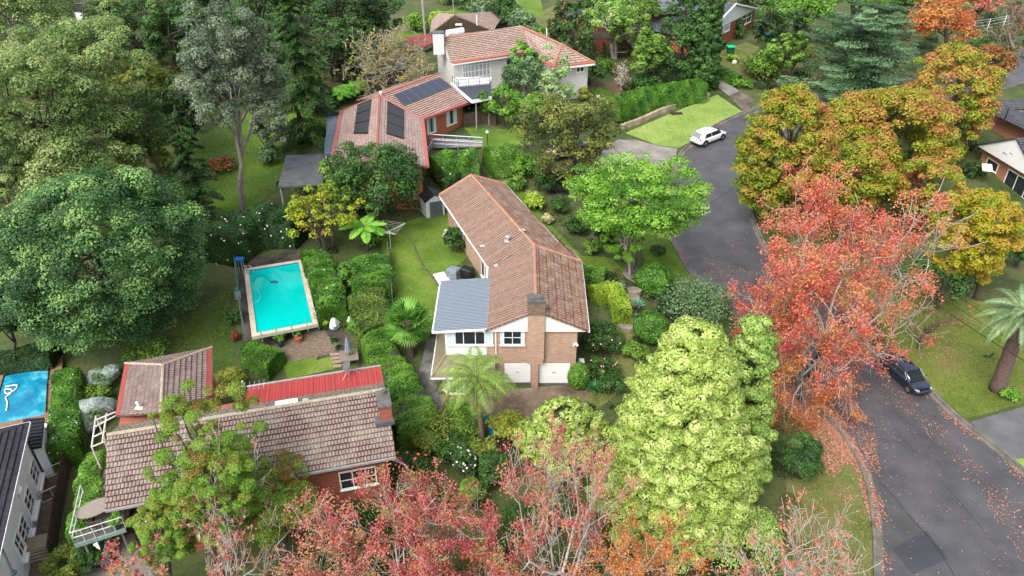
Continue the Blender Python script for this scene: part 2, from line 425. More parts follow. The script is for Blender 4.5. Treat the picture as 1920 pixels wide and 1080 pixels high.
def shrub(name, label, c, mat, group=None, cat='shrub', nc=22, px=1.8, cr=.42, cover=4.5, flowers=None, amp=.15, base=None, sq=.8, low=-.2, ctv=.5, tv=.45, dens_core=True, shell=.6):
    cx, cy, rx, ry = c
    B = G(cx, cy + ry * .55) if base is None else G(*base)
    C, R, rz, dep = crown_dims(B, (cx, cy, rx, ry)); rz = min(rz, R * 1.7)
    C.z = max(C.z, B.z + rz * .45)
    t = thing(name, label, cat, B, group); nc = int(nc * 1.6); cr *= .8
    d = unit(nc * 5); d = d[d[:, 2] > low][:nc]; nc = len(d)
    f = lump(5, amp)(d) * (shell + (1 - shell) * RNG.random(nc) ** .5)
    P = np.array(C) + d * f[:, None] * np.array((R * .72, R * .72, rz * .72)); P[:, 2] = np.maximum(P[:, 2], B.z + .1)
    s = leaf_size(dep, px); ntot = cover * pi * R * rz * 1.2 / (2 * s * s * .62); L = LF(); rad = R * cr * RNG.uniform(.75, 1.25, nc)
    for i in range(nc): clump(L, P[i], rad[i], max(6, int(ntot / nc)), s, sq, .5 + (RNG.random() - .5) * ctv, tv)
    st = MB()
    for i in range(min(7, nc)):
        limb(st, B + Vector((random.uniform(-.15, .15), random.uniform(-.15, .15), -.1)), P[i], max(.03, R * .04), .015, .1, sides=5)
    st.build('stem', BARK(), t, smooth=True); L.build('foliage', mat, t)
    if flowers:
        fm, k, fs = flowers; F = LF(); i = RNG.integers(0, nc, k); dd = unit(k); dd[:, 2] = np.abs(dd[:, 2])
        F.add(P[i] + dd * (rad[i] * 1.03)[:, None], dd + np.array((0, -.4, .5)), fs, RNG.random(k)); F.build('blossom', fm, t, .9)
    return t
def ball_shrub(name, label, c, mat, group=None, px=1.6, cover=4, sqz=.9, flowers=None, wob=.04):
    """a clipped, rounded shrub: dense skin over a solid twig core"""
    cx, cy, rx, ry = c; B = G(cx, cy + ry * .7); C, R, rz, dep = crown_dims(B, c); rz = min(rz, R * 1.4); C.z = max(C.z, B.z + rz * .6)
    t = thing(name, label, 'shrub', B, group)
    s = leaf_size(dep, px); n = int(cover * 2 * pi * R * rz / (2 * s * s * .62) * 1.1); d = unit(n); f = lump(8, wob)(d) * (1 + RNG.normal(0, .02, n))
    p = np.array(C) + d * f[:, None] * np.array((R, R, rz)) * .97; ok = p[:, 2] > B.z; p, d, n = p[ok], d[ok], ok.sum()
    L = LF(); L.add(p, d * .9 + unit(n) * .6 + np.array((0, 0, .2)), s * (.7 + .6 * RNG.random(n)), .5 + (RNG.random(n) - .5) * .7 + .2 * (lump(9, .6)(d * 3) - 1)); L.build('foliage', mat, t)
    MB().ball(C, 1, (R * .9, R * .9, rz * .9), 10, .03).build('stem', plain('twig_core', (.04, .048, .022, 1), .95), t, smooth=True)
    if flowers:
        fm, k, fs = flowers; F = LF(); dd = unit(k); dd[:, 2] = np.abs(dd[:, 2]); F.add(np.array(C) + dd * np.array((R, R, rz)), dd, fs, RNG.random(k)); F.build('blossom', fm, t, .9)
    return t
def hedge(name, label, path, width, height, mat, px=1.7, cover=4.2, wob=.08, group=None, flowers=None, rnd=.45, cat='hedge', taper=0.0, dome=.35):
    """path: px points of the hedge's top centre line; a clipped row with a leafy skin on a solid core"""
    W = width if isinstance(width, list) else [width] * len(path)
    pts = [G(p[0], p[1], height) for p in path]; P0 = catmull(pts, 5)
    wi = np.interp(np.linspace(0, len(path) - 1, len(P0)), range(len(path)), W)
    base = pts[len(pts) // 2].copy(); base.z = th(base.x, base.y)
    t = thing(name, label, cat, base, group); core = MB(); n = len(P0); L = LF()
    T = [(P0[min(i + 1, n - 1)] - P0[max(i - 1, 0)]).normalized() for i in range(n)]
    Sd = [Vector((a.y, -a.x, 0)).normalized() for a in T]
    vs = []
    for i in range(n):
        g = th(P0[i].x, P0[i].y); e = .9
        for q in ((-1, 0), (-1, .86), (-.7, .96), (.7, .96), (1, .86), (1, 0)):
            v = P0[i] + Sd[i] * (q[0] * wi[i] * .5 * e); vs.append((v.x, v.y, g - .1 + (height) * q[1]))
    fs = [(i * 6 + j, (i + 1) * 6 + j, (i + 1) * 6 + j + 1, i * 6 + j + 1) for i in range(n - 1) for j in range(5)] + [tuple(range(6)), tuple(range((n - 1) * 6, n * 6))[::-1]]
    core.add(vs, fs).build('stem', plain('twig_core', (.04, .048, .022, 1), .95), t)
    seg = [(P0[i + 1] - P0[i]).length for i in range(n - 1)]; tot = sum(seg); dep = depth(base); s = leaf_size(dep, px)
    area = tot * (max(W) + 2 * height) + 2 * max(W) * height; k = int(cover * area / (2 * s * s * .62) * .55)
    cs = np.concatenate([[0], np.cumsum(seg)]); u = RNG.random(k) * (tot + 2 * .0); ii = np.clip(np.searchsorted(cs, u) - 1, 0, n - 2); fr = (u - cs[ii]) / np.array(seg)[ii]
    A = np.array(P0); S_ = np.array(Sd); c = A[ii] * (1 - fr)[:, None] + A[ii + 1] * fr[:, None]; sd = S_[ii]; wv = wi[ii] * .5
    a = RNG.random(k) * (2 * height + wi[ii]); top = (a >= height) & (a < height + wi[ii]); left = a < height
    sx = np.where(top, (a - height) / wi[ii] * 2 - 1, np.where(left, -1, 1)); zz = np.where(top, 1, np.where(left, a / height, (a - height - wi[ii]) / height))
    endm = RNG.random(k) < (2 * max(W) * height / area)
    e0 = RNG.random(k) < .5; c = np.where(endm[:, None], np.where(e0[:, None], A[0], A[-1]), c); sd = np.where(endm[:, None], np.where(e0[:, None], S_[0], S_[-1]), sd)
    sx = np.where(endm, RNG.uniform(-1, 1, k), sx); zz = np.where(endm, RNG.random(k), zz)
    rz = 1 - dome * .5 * np.abs(sx) ** 4 * (zz > .8); 
    g = terr(c[:, 0], c[:, 1])
    wob_ = wob * (np.sin(c[:, 0] * 1.9 + c[:, 1] * 2.3 + sx * 2) + np.sin(c[:, 0] * 4.1 - c[:, 1] * 3.3 + zz * 5) * .6)
    p = c + sd * (sx * (wv + wob_ * .6))[:, None]; p[:, 2] = g + zz * height * rz + np.where(top, wob_, 0) + RNG.normal(0, .03, k)
    tv_ = np.array([(v.x, v.y, 0) for v in T])[ii]
    nn = np.where(top[:, None], np.array((0, 0, 1.)), sd * np.sign(sx)[:, None] + np.array((0, 0, .25))); ends = np.where(e0[:, None], -np.array(T[0]), np.array(T[-1])); nn = np.where(endm[:, None], ends, nn)
    p = p + np.where(endm[:, None], ends * .06, 0)
    tone = .5 + (RNG.random(k) - .5) * .6 + .22 * (np.sin(c[:, 0] * 2.7 + sx * 3) * np.sin(c[:, 1] * 2.1 + zz * 4))
    L.add(p, nn + unit(k) * rnd, s * (.7 + .6 * RNG.random(k)), tone); NLEAF[0] += k; L.build('foliage', mat, t)
    if flowers:
        fm, q, fs_ = flowers; j = RNG.integers(0, k, q); F = LF(); F.add(p[j] + norm(nn[j]) * .05, nn[j], fs_, RNG.random(q)); F.build('blossom', fm, t, .9)
    return t
def grow(B, H_, R_, depth_n=5, ntop=4, r0=.28, spread=.6, tropism=.12, seed=0, trunk_frac=.28, wander=.22, minr=.012, kids=(2, 4), shrink=.72):
    """recursive branching skeleton -> list of (pts, radii), list of tips"""
    rg = random.Random(seed); segs = []; tips = []
    def rv(): return Vector((rg.gauss(0, 1), rg.gauss(0, 1), rg.gauss(0, 1)))
    def br(p, d, L, r, lev):
        k = 4; pts = [p.copy()]; rad = [r]; q = p.copy(); dd = d.copy()
        for i in range(k):
            dd = (dd + rv() * wander * .5 + Vector((0, 0, tropism * .5))).normalized(); q = q + dd * L / k; pts.append(q.copy()); rad.append(max(minr, r * (1 - .45 * (i + 1) / k)))
        segs.append((pts, rad, lev))
        if lev >= depth_n: tips.append((q, dd)); return
        if lev >= depth_n - 2: tips.append((pts[2], dd))
        nk = rg.randint(*kids) if lev > 0 else ntop
        for j in range(nk):
            a = rg.uniform(0, 2 * pi); e = rv(); e = (e - dd * e.dot(dd)).normalized()
            nd = (dd * (1 - spread * rg.uniform(.55, 1.1)) + e * spread * rg.uniform(.7, 1.25)).normalized()
            st = pts[-1] if j < 2 else pts[rg.randint(1, 3)]
            br(st, nd, L * shrink * rg.uniform(.75, 1.2) if lev else (H_ * (1 - trunk_frac)) * .42 * rg.uniform(.8, 1.2), max(minr, rad[-1] * rg.uniform(.6, .85)), lev + 1)
    br(Vector((0, 0, 0)), Vector((rg.uniform(-.08, .08), rg.uniform(-.08, .08), 1)).normalized(), H_ * trunk_frac, r0, 0)
    # fit to the asked-for size
    P = np.array([list(p) for p, _ in tips]); c = np.median(P[:, :2], 0); sr = np.percentile(np.linalg.norm(P[:, :2] - c, axis=1), 92); hz = np.percentile(P[:, 2], 97)
    f = lambda v: B + Vector(((v.x - c[0] * min(1, v.z / hz)) * R_ / sr, (v.y - c[1] * min(1, v.z / hz)) * R_ / sr, v.z * H_ / hz))
    return [([f(p) for p in ps], rs, lv) for ps, rs, lv in segs], [(f(p), d) for p, d in tips]
def bare_tree(name, label, base, cpx, mat, bark=None, per=26, cl=.55, leafprob=lambda q: 1.0, px=2.0, seed=1, depth_n=5, ntop=4, r0=.26, minr=.014, spread=.6, tropism=.1, trunk_frac=.25,
              group=None, tv=.6, fall=0.0, kids=(2, 4), wander=.22, shrink=.72, cat='tree', darktrunk=False):
    B = G(*base); C, R, rz, dep = crown_dims(B, cpx); Ht = C.z + rz * .95 - B.z
    off = Vector((C.x - B.x, 0, 0))
    segs, tips = grow(B, Ht, R, depth_n, ntop, r0, spread, tropism, seed, trunk_frac, kids=kids, minr=minr, wander=wander, shrink=shrink)
    lean = lambda p: p + off * min(1, max(0, (p.z - B.z) / (C.z - B.z)))
    t = thing(name, label, cat, B, group); mb = MB()
    for ps, rs, lv in segs: mb.tube([lean(p) for p in ps], rs, 7 if lv < 2 else (5 if lv < 3 else 3), cap=False)
    mb.build('branch' if darktrunk else 'trunk', bark or BARKP(), t, smooth=True)
    if darktrunk:
        tk = MB()
        for ps, rs, lv in segs:
            if lv <= 0: tk.tube([lean(p) for p in ps], [r * 1.04 for r in rs], 8)
        tk.build('trunk', BARK(), t, smooth=True)
    s = leaf_size(dep, px); L = LF(); cnt = 0
    for ps, rs, lv in segs:
        if lv < depth_n - 1: continue
        ps = np.array([lean(p) for p in ps]); p = ps[-1]; pr = leafprob(((p[0] - C.x) / R, (p[2] - C.z) / rz, (p[1] - C.y) / R))
        if random.random() > pr: continue
        n = max(3, int(per * random.uniform(.4, 1.5) * (1 if lv == depth_n else .45))); f = RNG.random(n) ** .7 * 3.999 * .6 + 1.6; j = np.minimum(f.astype(int), 3); f = (f - j)[:, None]
        q = ps[j] * (1 - f) + ps[j + 1] * f + RNG.normal(0, cl * .26, (n, 3)); tone = .5 + random.uniform(-.35, .35) + (RNG.random(n) - .5) * tv
        L.add(q, unit(n) * .7 + np.array((0, 0, .8)), s * (.7 + .6 * RNG.random(n)), tone); cnt += n
    NLEAF[0] += cnt
    if cnt: L.build('crown', mat, t, .75)
    return t
# ------------------------------------------------------------------ extra plant builders
def frond_mesh(L, B, d0, length, droop, width, mat_tone, n=16, leaflets=2, s=.05, up0=.6, mb=None, vee=.5):
    """one pinnate frond: a curved midrib with leaflets on both sides"""
    d = Vector((cos(d0), sin(d0), 0)); p = Vector(B); e = up0; pts = [p.copy()]
    for i in range(n):
        e -= droop / n; p = p + (d * cos(e) + Vector((0, 0, sin(e)))) * length / n; pts.append(p.copy())
    if mb is not None: mb.tube(pts, [s * .5 * (1 - .8 * i / n) for i in range(n + 1)], 4, cap=False)
    side = Vector((-d.y, d.x, 0))
    for i in range(1, n + 1):
        t = i / n; w_ = width * (sin(pi * min(1, t * .92 + .1)) ** .6)
        tang = (pts[i] - pts[i - 1]).normalized()
        for k in range(leaflets):
            for sg in (-1, 1):
                q = pts[i - 1] + (pts[i] - pts[i - 1]) * (k / leaflets)
                ld = (side * sg + tang * .55 + Vector((0, 0, -.25 * vee - .35 * t))).normalized()
                L.add(np.array([q + ld * w_ * .5]), np.array([list(ld.cross(tang) * sg)]) + RNG.normal(0, .1, (1, 3)) , w_ * .52, np.array([mat_tone + random.uniform(-.2, .2)]), np.array([list(ld)]))
def palm(name, label, base, topz, mat, R, nf=16, width=.5, droop=1.5, trunk_r=.16, bark=None, leaf_aspect=.12, up=(.2, 1.3), dead=0, group=None, top=None, leaflets=2, n=16):
    B = G(*base); T_ = top or (B + Vector((0, 0, topz)))
    t = thing(name, label, 'palm tree', B, group); mb = MB()
    k = 9; pts = [B + (T_ - B) * (i / k) + Vector((0, 0, -.2 if i == 0 else 0)) for i in range(k + 1)]
    mb.tube(pts, [trunk_r * (1.25 - .35 * i / k + (.1 if i % 2 else 0)) for i in range(k + 1)], 10); rb = MB(); L = LF()
    for i in range(nf):
        a = 2.399 * i + random.uniform(-.2, .2); u = up[0] + (up[1] - up[0]) * (i + .5) / nf
        frond_mesh(L, T_, a, R * random.uniform(.85, 1.1), droop * random.uniform(.85, 1.2), width, .5 + random.uniform(-.2, .2), n, leaflets, .06, u, rb)
    mb.build('trunk', bark or BARKG(), t, smooth=True)
    o = L.build('crown', mat, t, leaf_aspect); rb.build('midrib', plain('palm_rib', (.22, .27, .07, 1), .6), t)
    if dead:
        for i in range(dead):
            D = LF(); frond_mesh(D, T_ + Vector((0, 0, -.2)), random.uniform(0, 6.28), R * .6, 1.0, width * .7, .5, 10, leaflets, .05, -.7)
            D.build('dead_frond', leafmat('palm_dead', ['#5a4634', '#8a7258', '#a08a70']), t, leaf_aspect)
    return t
def cone_tree(name, label, base, cpx, mat, px=1.5, cover=4.5, cr=.5, nc=380, power=.62, tiers=9, group=None, wob=.12, cat='tree'):
    """dense conical cypress of many rounded, upturned sprays in loose tiers"""
    B = G(*base); C, R, rz, dep = crown_dims(B, cpx); z0 = max(B.z + .2, C.z - rz); Ht = C.z + rz - z0
    t = thing(name, label, cat, B, group); L = LF(); s = leaf_size(dep, px); bump_ = lump(9, wob)
    u = RNG.random(nc * 3); u = u[RNG.random(len(u)) < (1.2 - u)][:nc]; nc = len(u)
    u = u * .97; u = u + .012 * np.sin(u * tiers * 2 * pi)
    a = RNG.uniform(0, 2 * pi, nc); d = np.stack([np.cos(a), np.sin(a), u * 1.3], 1)
    prof = R * np.maximum(.05, (1 - u)) ** power * bump_(norm(d)) * (.93 + .07 * np.cos(u * tiers * 2 * pi)) * RNG.uniform(.7, 1.05, nc)
    P = np.array((C.x, C.y, z0)) + np.stack([np.cos(a) * prof, np.sin(a) * prof, u * Ht], 1)
    n = int(cover * pi * R * rz * 1.5 / (2 * s * s * .62) / nc)
    for i in range(nc):
        o = norm(np.array([[cos(a[i]), sin(a[i]), .55]]))[0]; r = cr * random.uniform(.6, 1.35); tone = .5 + random.uniform(-.22, .22)
        m_ = int(4 * pi * r * r * .62 * cover / 4 / (1.4 * s * s)); dd = unit(m_ * 2); dd = dd[(dd @ o) > -.35][:m_]; k = len(dd)
        bz = 1 + .16 * np.sin(dd @ (unit(3).T * 5) + RNG.uniform(0, 6, 3)).sum(1) / 1.7
        L.add(P[i] + dd * (r * bz)[:, None] * np.array((1, 1, .78)) + o * (np.maximum(0, dd @ o) ** 2 * r * .35)[:, None], dd + unit(k) * .38, s * (.7 + .6 * RNG.random(k)), tone + (RNG.random(k) - .5) * .4); NLEAF[0] += k
    tr = MB(); tr.tube([(B.x, B.y, B.z - .2), (C.x, C.y, z0 + Ht * .5), (C.x, C.y, z0 + Ht * .95)], [R * .08, R * .05, .03], 8)
    for i in range(0, nc, 5): limb(tr, (C.x, C.y, max(B.z, P[i][2] - .8)), P[i], .06, .02, .05, sides=4)
    tr.build('trunk', BARK(), t, smooth=True)
    # twiggy dead interior every such cypress has
    core = MB(); prof_ = []
    for i in range(9):
        q = i / 8; prof_.append((max(.03, R * .42 * (1 - q) ** power), (z0 - B.z) + Ht * q * .92))
    core.lathe((C.x, C.y, B.z), prof_, 16).build('inner_twigs', plain('twig_core', (.04, .048, .022, 1), .95), t, smooth=True)
    L.build('crown', mat, t, .7); return t
def cedar(name, label, base, cpx, mat, px=1.9, layers=9, boughs=9, droop=.15, cover=4, group=None, upturn=0, power=.8, cat='tree', bark=None, asp=.35, hang=0.0):
    """tiered conifer with long, flat, spreading boughs"""
    B = G(*base); C, R, rz, dep = crown_dims(B, cpx); z0 = max(B.z + .8, C.z - rz); Ht = C.z + rz - z0
    t = thing(name, label, cat, B, group); L = LF(); tr = MB(); s = leaf_size(dep, px)
    top = Vector((C.x, C.y, z0 + Ht)); tr.tube([B + Vector((0, 0, -.2)), (B + top) / 2, top], [R * .07, R * .045, .04], 8)
    nb = layers * boughs; per = int(cover * pi * R * rz * 1.3 / (2 * s * s * asp) / nb)
    for l in range(layers):
        u = l / layers
        for b in range(boughs):
            a = random.uniform(0, 2 * pi); Lb = R * (1 - u) ** power * random.uniform(.6, 1.1) + .3; zz = z0 + Ht * (u + random.uniform(-.5, .5) / layers)
            d = np.array((cos(a), sin(a), 0)); sd = np.array((-sin(a), cos(a), 0))
            k = per; v = RNG.random(k) ** .75; wv = (RNG.random(k) - .5) * 2 * Lb * .26 * np.sin(np.clip(v * .85 + .15, 0, 1) * pi) ** .7
            zc = zz - droop * Lb * v ** 1.6 + upturn * Lb * v ** 3 + RNG.normal(0, .07, k) - hang * np.abs(RNG.normal(0, 1, k)) * Lb * .12
            p = np.array((C.x, C.y, 0)) + d * (Lb * v)[:, None] + sd * wv[:, None]; p[:, 2] = np.maximum(zc, B.z + .2)
            dirs = d + sd * (np.sign(wv) * .8)[:, None] + unit(k) * .25 - np.array((0, 0, hang))
            L.add(p, np.array((0, 0, 1.)) + unit(k) * .45 + d * .2, s * (.8 + .6 * RNG.random(k)), .5 + random.uniform(-.25, .25) + (RNG.random(k) - .5) * .45, dirs); NLEAF[0] += k
            e = np.array((C.x, C.y, zz)); tr.tube([e, e + d * Lb * .5 - np.array((0, 0, droop * Lb * .3)), e + d * Lb * .85 - np.array((0, 0, droop * Lb * .75 - upturn * Lb * .5))], [.09, .05, .015], 4, cap=False)
    tr.build('trunk', bark or BARK(), t, smooth=True); L.build('crown', mat, t, asp); return t

# ------------------------------------------------------------------ building helpers
def hit(px, py, A, Bp):
    """where the sight line meets the vertical plane through A and B"""
    d = ray(px, py); n = Vector((Bp[1] - A[1], -(Bp[0] - A[0]), 0)); s = (Vector((A[0], A[1], 0)) - Vector((0, 0, 0))).dot(n) / Vector((d.x, d.y, 0)).dot(n)
    return Vector((d.x * s, d.y * s, CAM_H + d.z * s))
class Wall:
    def __init__(s, A, Bp):
        s.A = Vector((A[0], A[1], 0)); s.B = Vector((Bp[0], Bp[1], 0)); s.t = (s.B - s.A).normalized(); n = Vector((s.t.y, -s.t.x, 0)); s.n = n if n.dot(-s.A) > 0 else -n
    def uz(s, px, py):
        p = hit(px, py, s.A, s.B); return (p - s.A).dot(s.t), p.z
    def pt(s, u, z, d=0):
        p = s.A + s.t * u + s.n * d; return Vector((p.x, p.y, z))
    def box(s, mb, u0, u1, z0, z1, d0, d1):
        vs = [s.pt(u, z, d) for z in (z0, z1) for d in (d0, d1) for u in (u0, u1)]
        return mb.add(vs, [(0, 2, 3, 1), (4, 5, 7, 6), (0, 1, 5, 4), (2, 6, 7, 3), (0, 4, 6, 2), (1, 3, 7, 5)])
GLASS = lambda: plain('window_glass', (.025, .03, .035, 1), .06, spec=.7, var=.3, vscale=.6)
WHITE = lambda: plain('white_paint', (.78, .78, .76, 1), .5, var=.04, vscale=1.5)
CURT = lambda: plain('curtain_cloth', (.55, .66, .70, 1), .8, var=.15, vscale=6)
def window(par, W, p0, p1, nx=2, ny=1, fm=None, curtain=0, pane=None, uz=None, fw=.07, name='window', label=None, sill=True, grid=None):
    if uz is None:
        u0, z1 = W.uz(*p0); u1, z0 = W.uz(*p1)
        if u1 < u0: u0, u1 = u1, u0
        if z1 < z0: z0, z1 = z1, z0
    else: u0, u1, z0, z1 = uz
    f = MB(); fm = fm or WHITE(); d0, d1 = .004, .07
    W.box(f, u0, u1, z1 - fw, z1, d0, d1); W.box(f, u0, u1, z0, z0 + fw, d0, d1)
    W.box(f, u0, u0 + fw, z0 + fw, z1 - fw, d0, d1); W.box(f, u1 - fw, u1, z0 + fw, z1 - fw, d0, d1)
    cols = grid if grid else [i / nx for i in range(1, nx)]
    for c in cols:
        uc = u0 + (u1 - u0) * c; W.box(f, uc - fw * .4, uc + fw * .4, z0 + fw, z1 - fw, d0, d1 - .012)
    for i in range(1, ny):
        zc = z0 + (z1 - z0) * i / ny; W.box(f, u0 + fw, u1 - fw, zc - fw * .3, zc + fw * .3, d0, d1 - .02)
    if sill: W.box(f, u0 - .06, u1 + .06, z0 - .09, z0 - .002, d0, .13)
    o = f.build(name, fm, par)
    if label: o['label'] = label
    g = MB(); W.box(g, u0 + fw * .5, u1 - fw * .5, z0 + fw * .5, z1 - fw * .5, .002, .02); g.build('pane', pane or GLASS(), o)
    if curtain:
        c = MB(); cw = (u1 - u0) * curtain
        W.box(c, u0 + fw, u0 + fw + cw, z0 + fw, z1 - fw, .021, .028); W.box(c, u1 - fw - cw, u1 - fw, z0 + fw, z1 - fw, .021, .028); c.build_each('curtain', CURT(), o)
    return o
def clip(poly, k, v, keep_ge):
    out = []; n = len(poly)
    for i in range(n):
        a, b = poly[i], poly[(i + 1) % n]; ia = (a[k] >= v) == keep_ge or abs(a[k] - v) < 1e-9; ib = (b[k] >= v) == keep_ge or abs(b[k] - v) < 1e-9
        if ia: out.append(a)
        if ia != ib:
            t = (v - a[k]) / (b[k] - a[k]); out.append(tuple(a[j] + (b[j] - a[j]) * t for j in range(2)))
    return out
class Roof(MB):
    """roof faces made of real lapped courses"""
    def __init__(s): super().__init__(); s.uvs = {}
    def face(s, pts, course=.34, lift=.07, under=.12):
        P = [Vector(p) for p in pts]; n = (P[1] - P[0]).cross(P[2] - P[0]).normalized()
        if n.z < 0: n = -n
        Z = Vector((0, 0, 1)); t = Z.cross(n).normalized(); b = n.cross(t); O = P[0]
        q = [((p - O).dot(t), (p - O).dot(b)) for p in P]
        v0 = min(a[1] for a in q); v1 = max(a[1] for a in q); k = max(1, round((v1 - v0) / course)); h = (v1 - v0) / k
        for i in range(k):
            c = clip(clip(q, 1, v0 + i * h, True), 1, v0 + (i + 1) * h, False)
            if len(c) < 3: continue
            f = lambda a: O + t * a[0] + b * a[1] + n * (.006 + lift * (1 - (a[1] - v0 - i * h) / h))
            s.uvs[len(s.f)] = [(a[0], (a[1] - v0) / h * .34) for a in c]; s.add([f(a) for a in c], [tuple(range(len(c)))])
            lo = [a for a in c if abs(a[1] - v0 - i * h) < 1e-6]
            if len(lo) >= 2:
                lo.sort(); a, e = lo[0], lo[-1]; A_, E_ = f(a), f(e)
                s.uvs[len(s.f)] = [(a[0], i * .34), (e[0], i * .34), (e[0], i * .34 + .01), (a[0], i * .34 + .01)]
                s.add([A_ - n * lift, E_ - n * lift, E_, A_], [(0, 1, 2, 3)])
        s.slab([p for p in P], under); return s
    def build(s, name, m, parent=None, **k):
        o = super().build(name, m, parent, **k); uv = o.data.uv_layers[0].data
        for fi, us in s.uvs.items():
            for li, u in zip(o.data.polygons[fi].loop_indices, us): uv[li].uv = u
        return o
def onplane(a, b, c, x, y):
    a, b, c = Vector(a), Vector(b), Vector(c); n = (b - a).cross(c - a); return Vector((x, y, a.z - (n.x * (x - a.x) + n.y * (y - a.y)) / n.z))
def ridge(par, lines, m, r=.13, name='ridge_cap'):
    mb = MB()
    for a, b in lines: mb.tube([Vector(a) + Vector((0, 0, .05)), Vector(b) + Vector((0, 0, .05))], r, 6)
    return mb.build(name, m, par)
def strip(mb, a, b, w_, h_=.16):
    """gutter / fascia bar from a to b"""
    a, b = Vector(a), Vector(b); d = (b - a).normalized(); s = d.cross(Vector((0, 0, 1))).normalized() * w_ / 2; u = Vector((0, 0, h_ / 2))
    vs = [p + q * s + e * u for p in (a, b) for q in (-1, 1) for e in (-1, 1)]
    mb.add(vs, [(0, 1, 3, 2), (4, 6, 7, 5), (0, 4, 5, 1), (2, 3, 7, 6), (0, 2, 6, 4), (1, 5, 7, 3)])

# ------------------------------------------------------------------ ground, roads, lawns
gm = two('ground_soil', [(.3, (.035, .035, .018, 1)), (.45, (.05, .075, .022, 1)), (.58, (.08, .095, .035, 1)), (.72, (.11, .085, .05, 1))], .22, .95)
xs = np.concatenate([np.arange(-260, -70, 14), np.arange(-70, 80, 1.25), np.arange(80, 261, 14)]); ys = np.concatenate([np.arange(-20, 18, 6), np.arange(18, 150, 1.25), np.arange(150, 520, 14)])
X, Y = np.meshgrid(xs, ys); Zt = terr(X, Y); nx, ny = len(xs), len(ys)
me = bpy.data.meshes.new('ground'); me.from_pydata(np.stack([X, Y, Zt], -1).reshape(-1, 3).tolist(), [], [(j * nx + i, j * nx + i + 1, (j + 1) * nx + i + 1, (j + 1) * nx + i) for j in range(ny - 1) for i in range(nx - 1)])
me.polygons.foreach_set('use_smooth', [True] * len(me.polygons)); me.materials.append(gm)
ground = bpy.data.objects.new('ground', me); COL.objects.link(ground); tag(ground, 'dark leaf-littered soil and ground cover under the gardens and trees', kind='structure')

def asphalt(name, base, wet):
    m, nt, bs = newmat(name); n = noise(nt, .35, 7, .65); r = ramp(nt, [(.3, col(base, .66)), (.7, col(base, 1.4))]); nt.links.new(n.outputs[0], r.inputs[0])
    n2 = noise(nt, 9, 6, .8); o = mixc(nt, r.outputs[0], col(base, 1.9), rng(nt, n2.outputs[0], .58, .75, 0, .5)); nt.links.new(o, bs.inputs['Base Color'])
    n3 = noise(nt, .6, 5, .6); nt.links.new(rng(nt, n3.outputs[0], .35, .65, wet, wet + .25), bs.inputs['Roughness']); bs.inputs['Specular IOR Level'].default_value = .5
    bump(nt, bs, noise(nt, 40, 3).outputs[0], .35, .02); return m
road_m = asphalt('wet_asphalt', (.062, .060, .066, 1), .34)
patch_m = asphalt('asphalt_patch', (.038, .039, .048, 1), .32); drive_m = asphalt('driveway_asphalt', (.10, .10, .105, 1), .4)
conc_m = two('old_concrete', [(.3, (.13, .12, .11, 1)), (.5, (.22, .20, .185, 1)), (.7, (.30, .28, .26, 1))], .5, .75, b=.2)
dirtyconc = two('stained_concrete', [(.3, (.05, .042, .035, 1)), (.5, (.12, .10, .08, 1)), (.68, (.24, .20, .16, 1))], .45, .8, b=.3)
kerb_m = two('kerb_concrete', [(.3, (.07, .065, .06, 1)), (.6, (.17, .155, .14, 1)), (.8, (.26, .22, .19, 1))], .8, .8)
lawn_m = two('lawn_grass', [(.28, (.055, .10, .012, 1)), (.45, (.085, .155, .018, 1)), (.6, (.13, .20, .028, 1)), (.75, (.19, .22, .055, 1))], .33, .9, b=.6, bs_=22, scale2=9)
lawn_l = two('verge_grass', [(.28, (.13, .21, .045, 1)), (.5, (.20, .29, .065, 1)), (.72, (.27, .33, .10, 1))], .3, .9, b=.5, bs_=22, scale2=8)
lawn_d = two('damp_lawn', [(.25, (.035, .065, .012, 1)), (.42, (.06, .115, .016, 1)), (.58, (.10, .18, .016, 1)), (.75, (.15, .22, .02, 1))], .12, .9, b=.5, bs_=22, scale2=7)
lawn_w = two('worn_grass', [(.28, (.05, .075, .016, 1)), (.42, (.09, .115, .025, 1)), (.55, (.14, .145, .05, 1)), (.7, (.15, .11, .06, 1))], .4, .9, b=.5, bs_=22, scale2=7)
def gp(pts, dz=0): return [tuple(G(p[0], p[1], dz))[:2] for p in pts]
RL = [(1630, 1300), (1642, 1150), (1643, 1040), (1636, 950), (1618, 880), (1590, 828), (1560, 793), (1515, 742), (1450, 665), (1375, 590), (1303, 522), (1276, 482), (1258, 445), (1252, 400), (1256, 355), (1262, 325), (1270, 297), (1298, 268), (1340, 237), (1394, 211), (1450, 190), (1530, 172), (1650, 155), (1780, 137), (1900, 100), (2080, 30)]
RR = [(2140, 1180), (2040, 1010), (1940, 905), (1865, 838), (1800, 787), (1745, 735), (1690, 680), (1625, 612), (1555, 560), (1480, 510), (1440, 470), (1417, 425), (1404, 385), (1400, 345), (1415, 300), (1460, 262), (1540, 232), (1650, 210), (1780, 190), (1905, 160), (2150, 80)]
left = [Vector((*p, 0)) for p in gp(RL)]; right = [Vector((*p, 0)) for p in gp(RR)]
LE = catmull(left, 5); RE = catmull(right, 5)
drape('road', [p.xy for p in LE] + [p.xy for p in RE[::-1]], .03, road_m, 2, 'wet dark asphalt road curving between the gardens')
drape('road_patch', gp([(1672, 1030), (1735, 995), (1778, 1048), (1712, 1078)]), .042, patch_m, 2, 'smooth darker rectangular asphalt repair in the road')
drape('road_trench_patch', gp([(1648, 905), (1668, 915), (1735, 1000), (1672, 1030), (1655, 1078), (1645, 1040)]), .036, asphalt('asphalt_rough', (.05, .05, .052, 1), .5), 2, 'rougher asphalt wedge along the kerb')
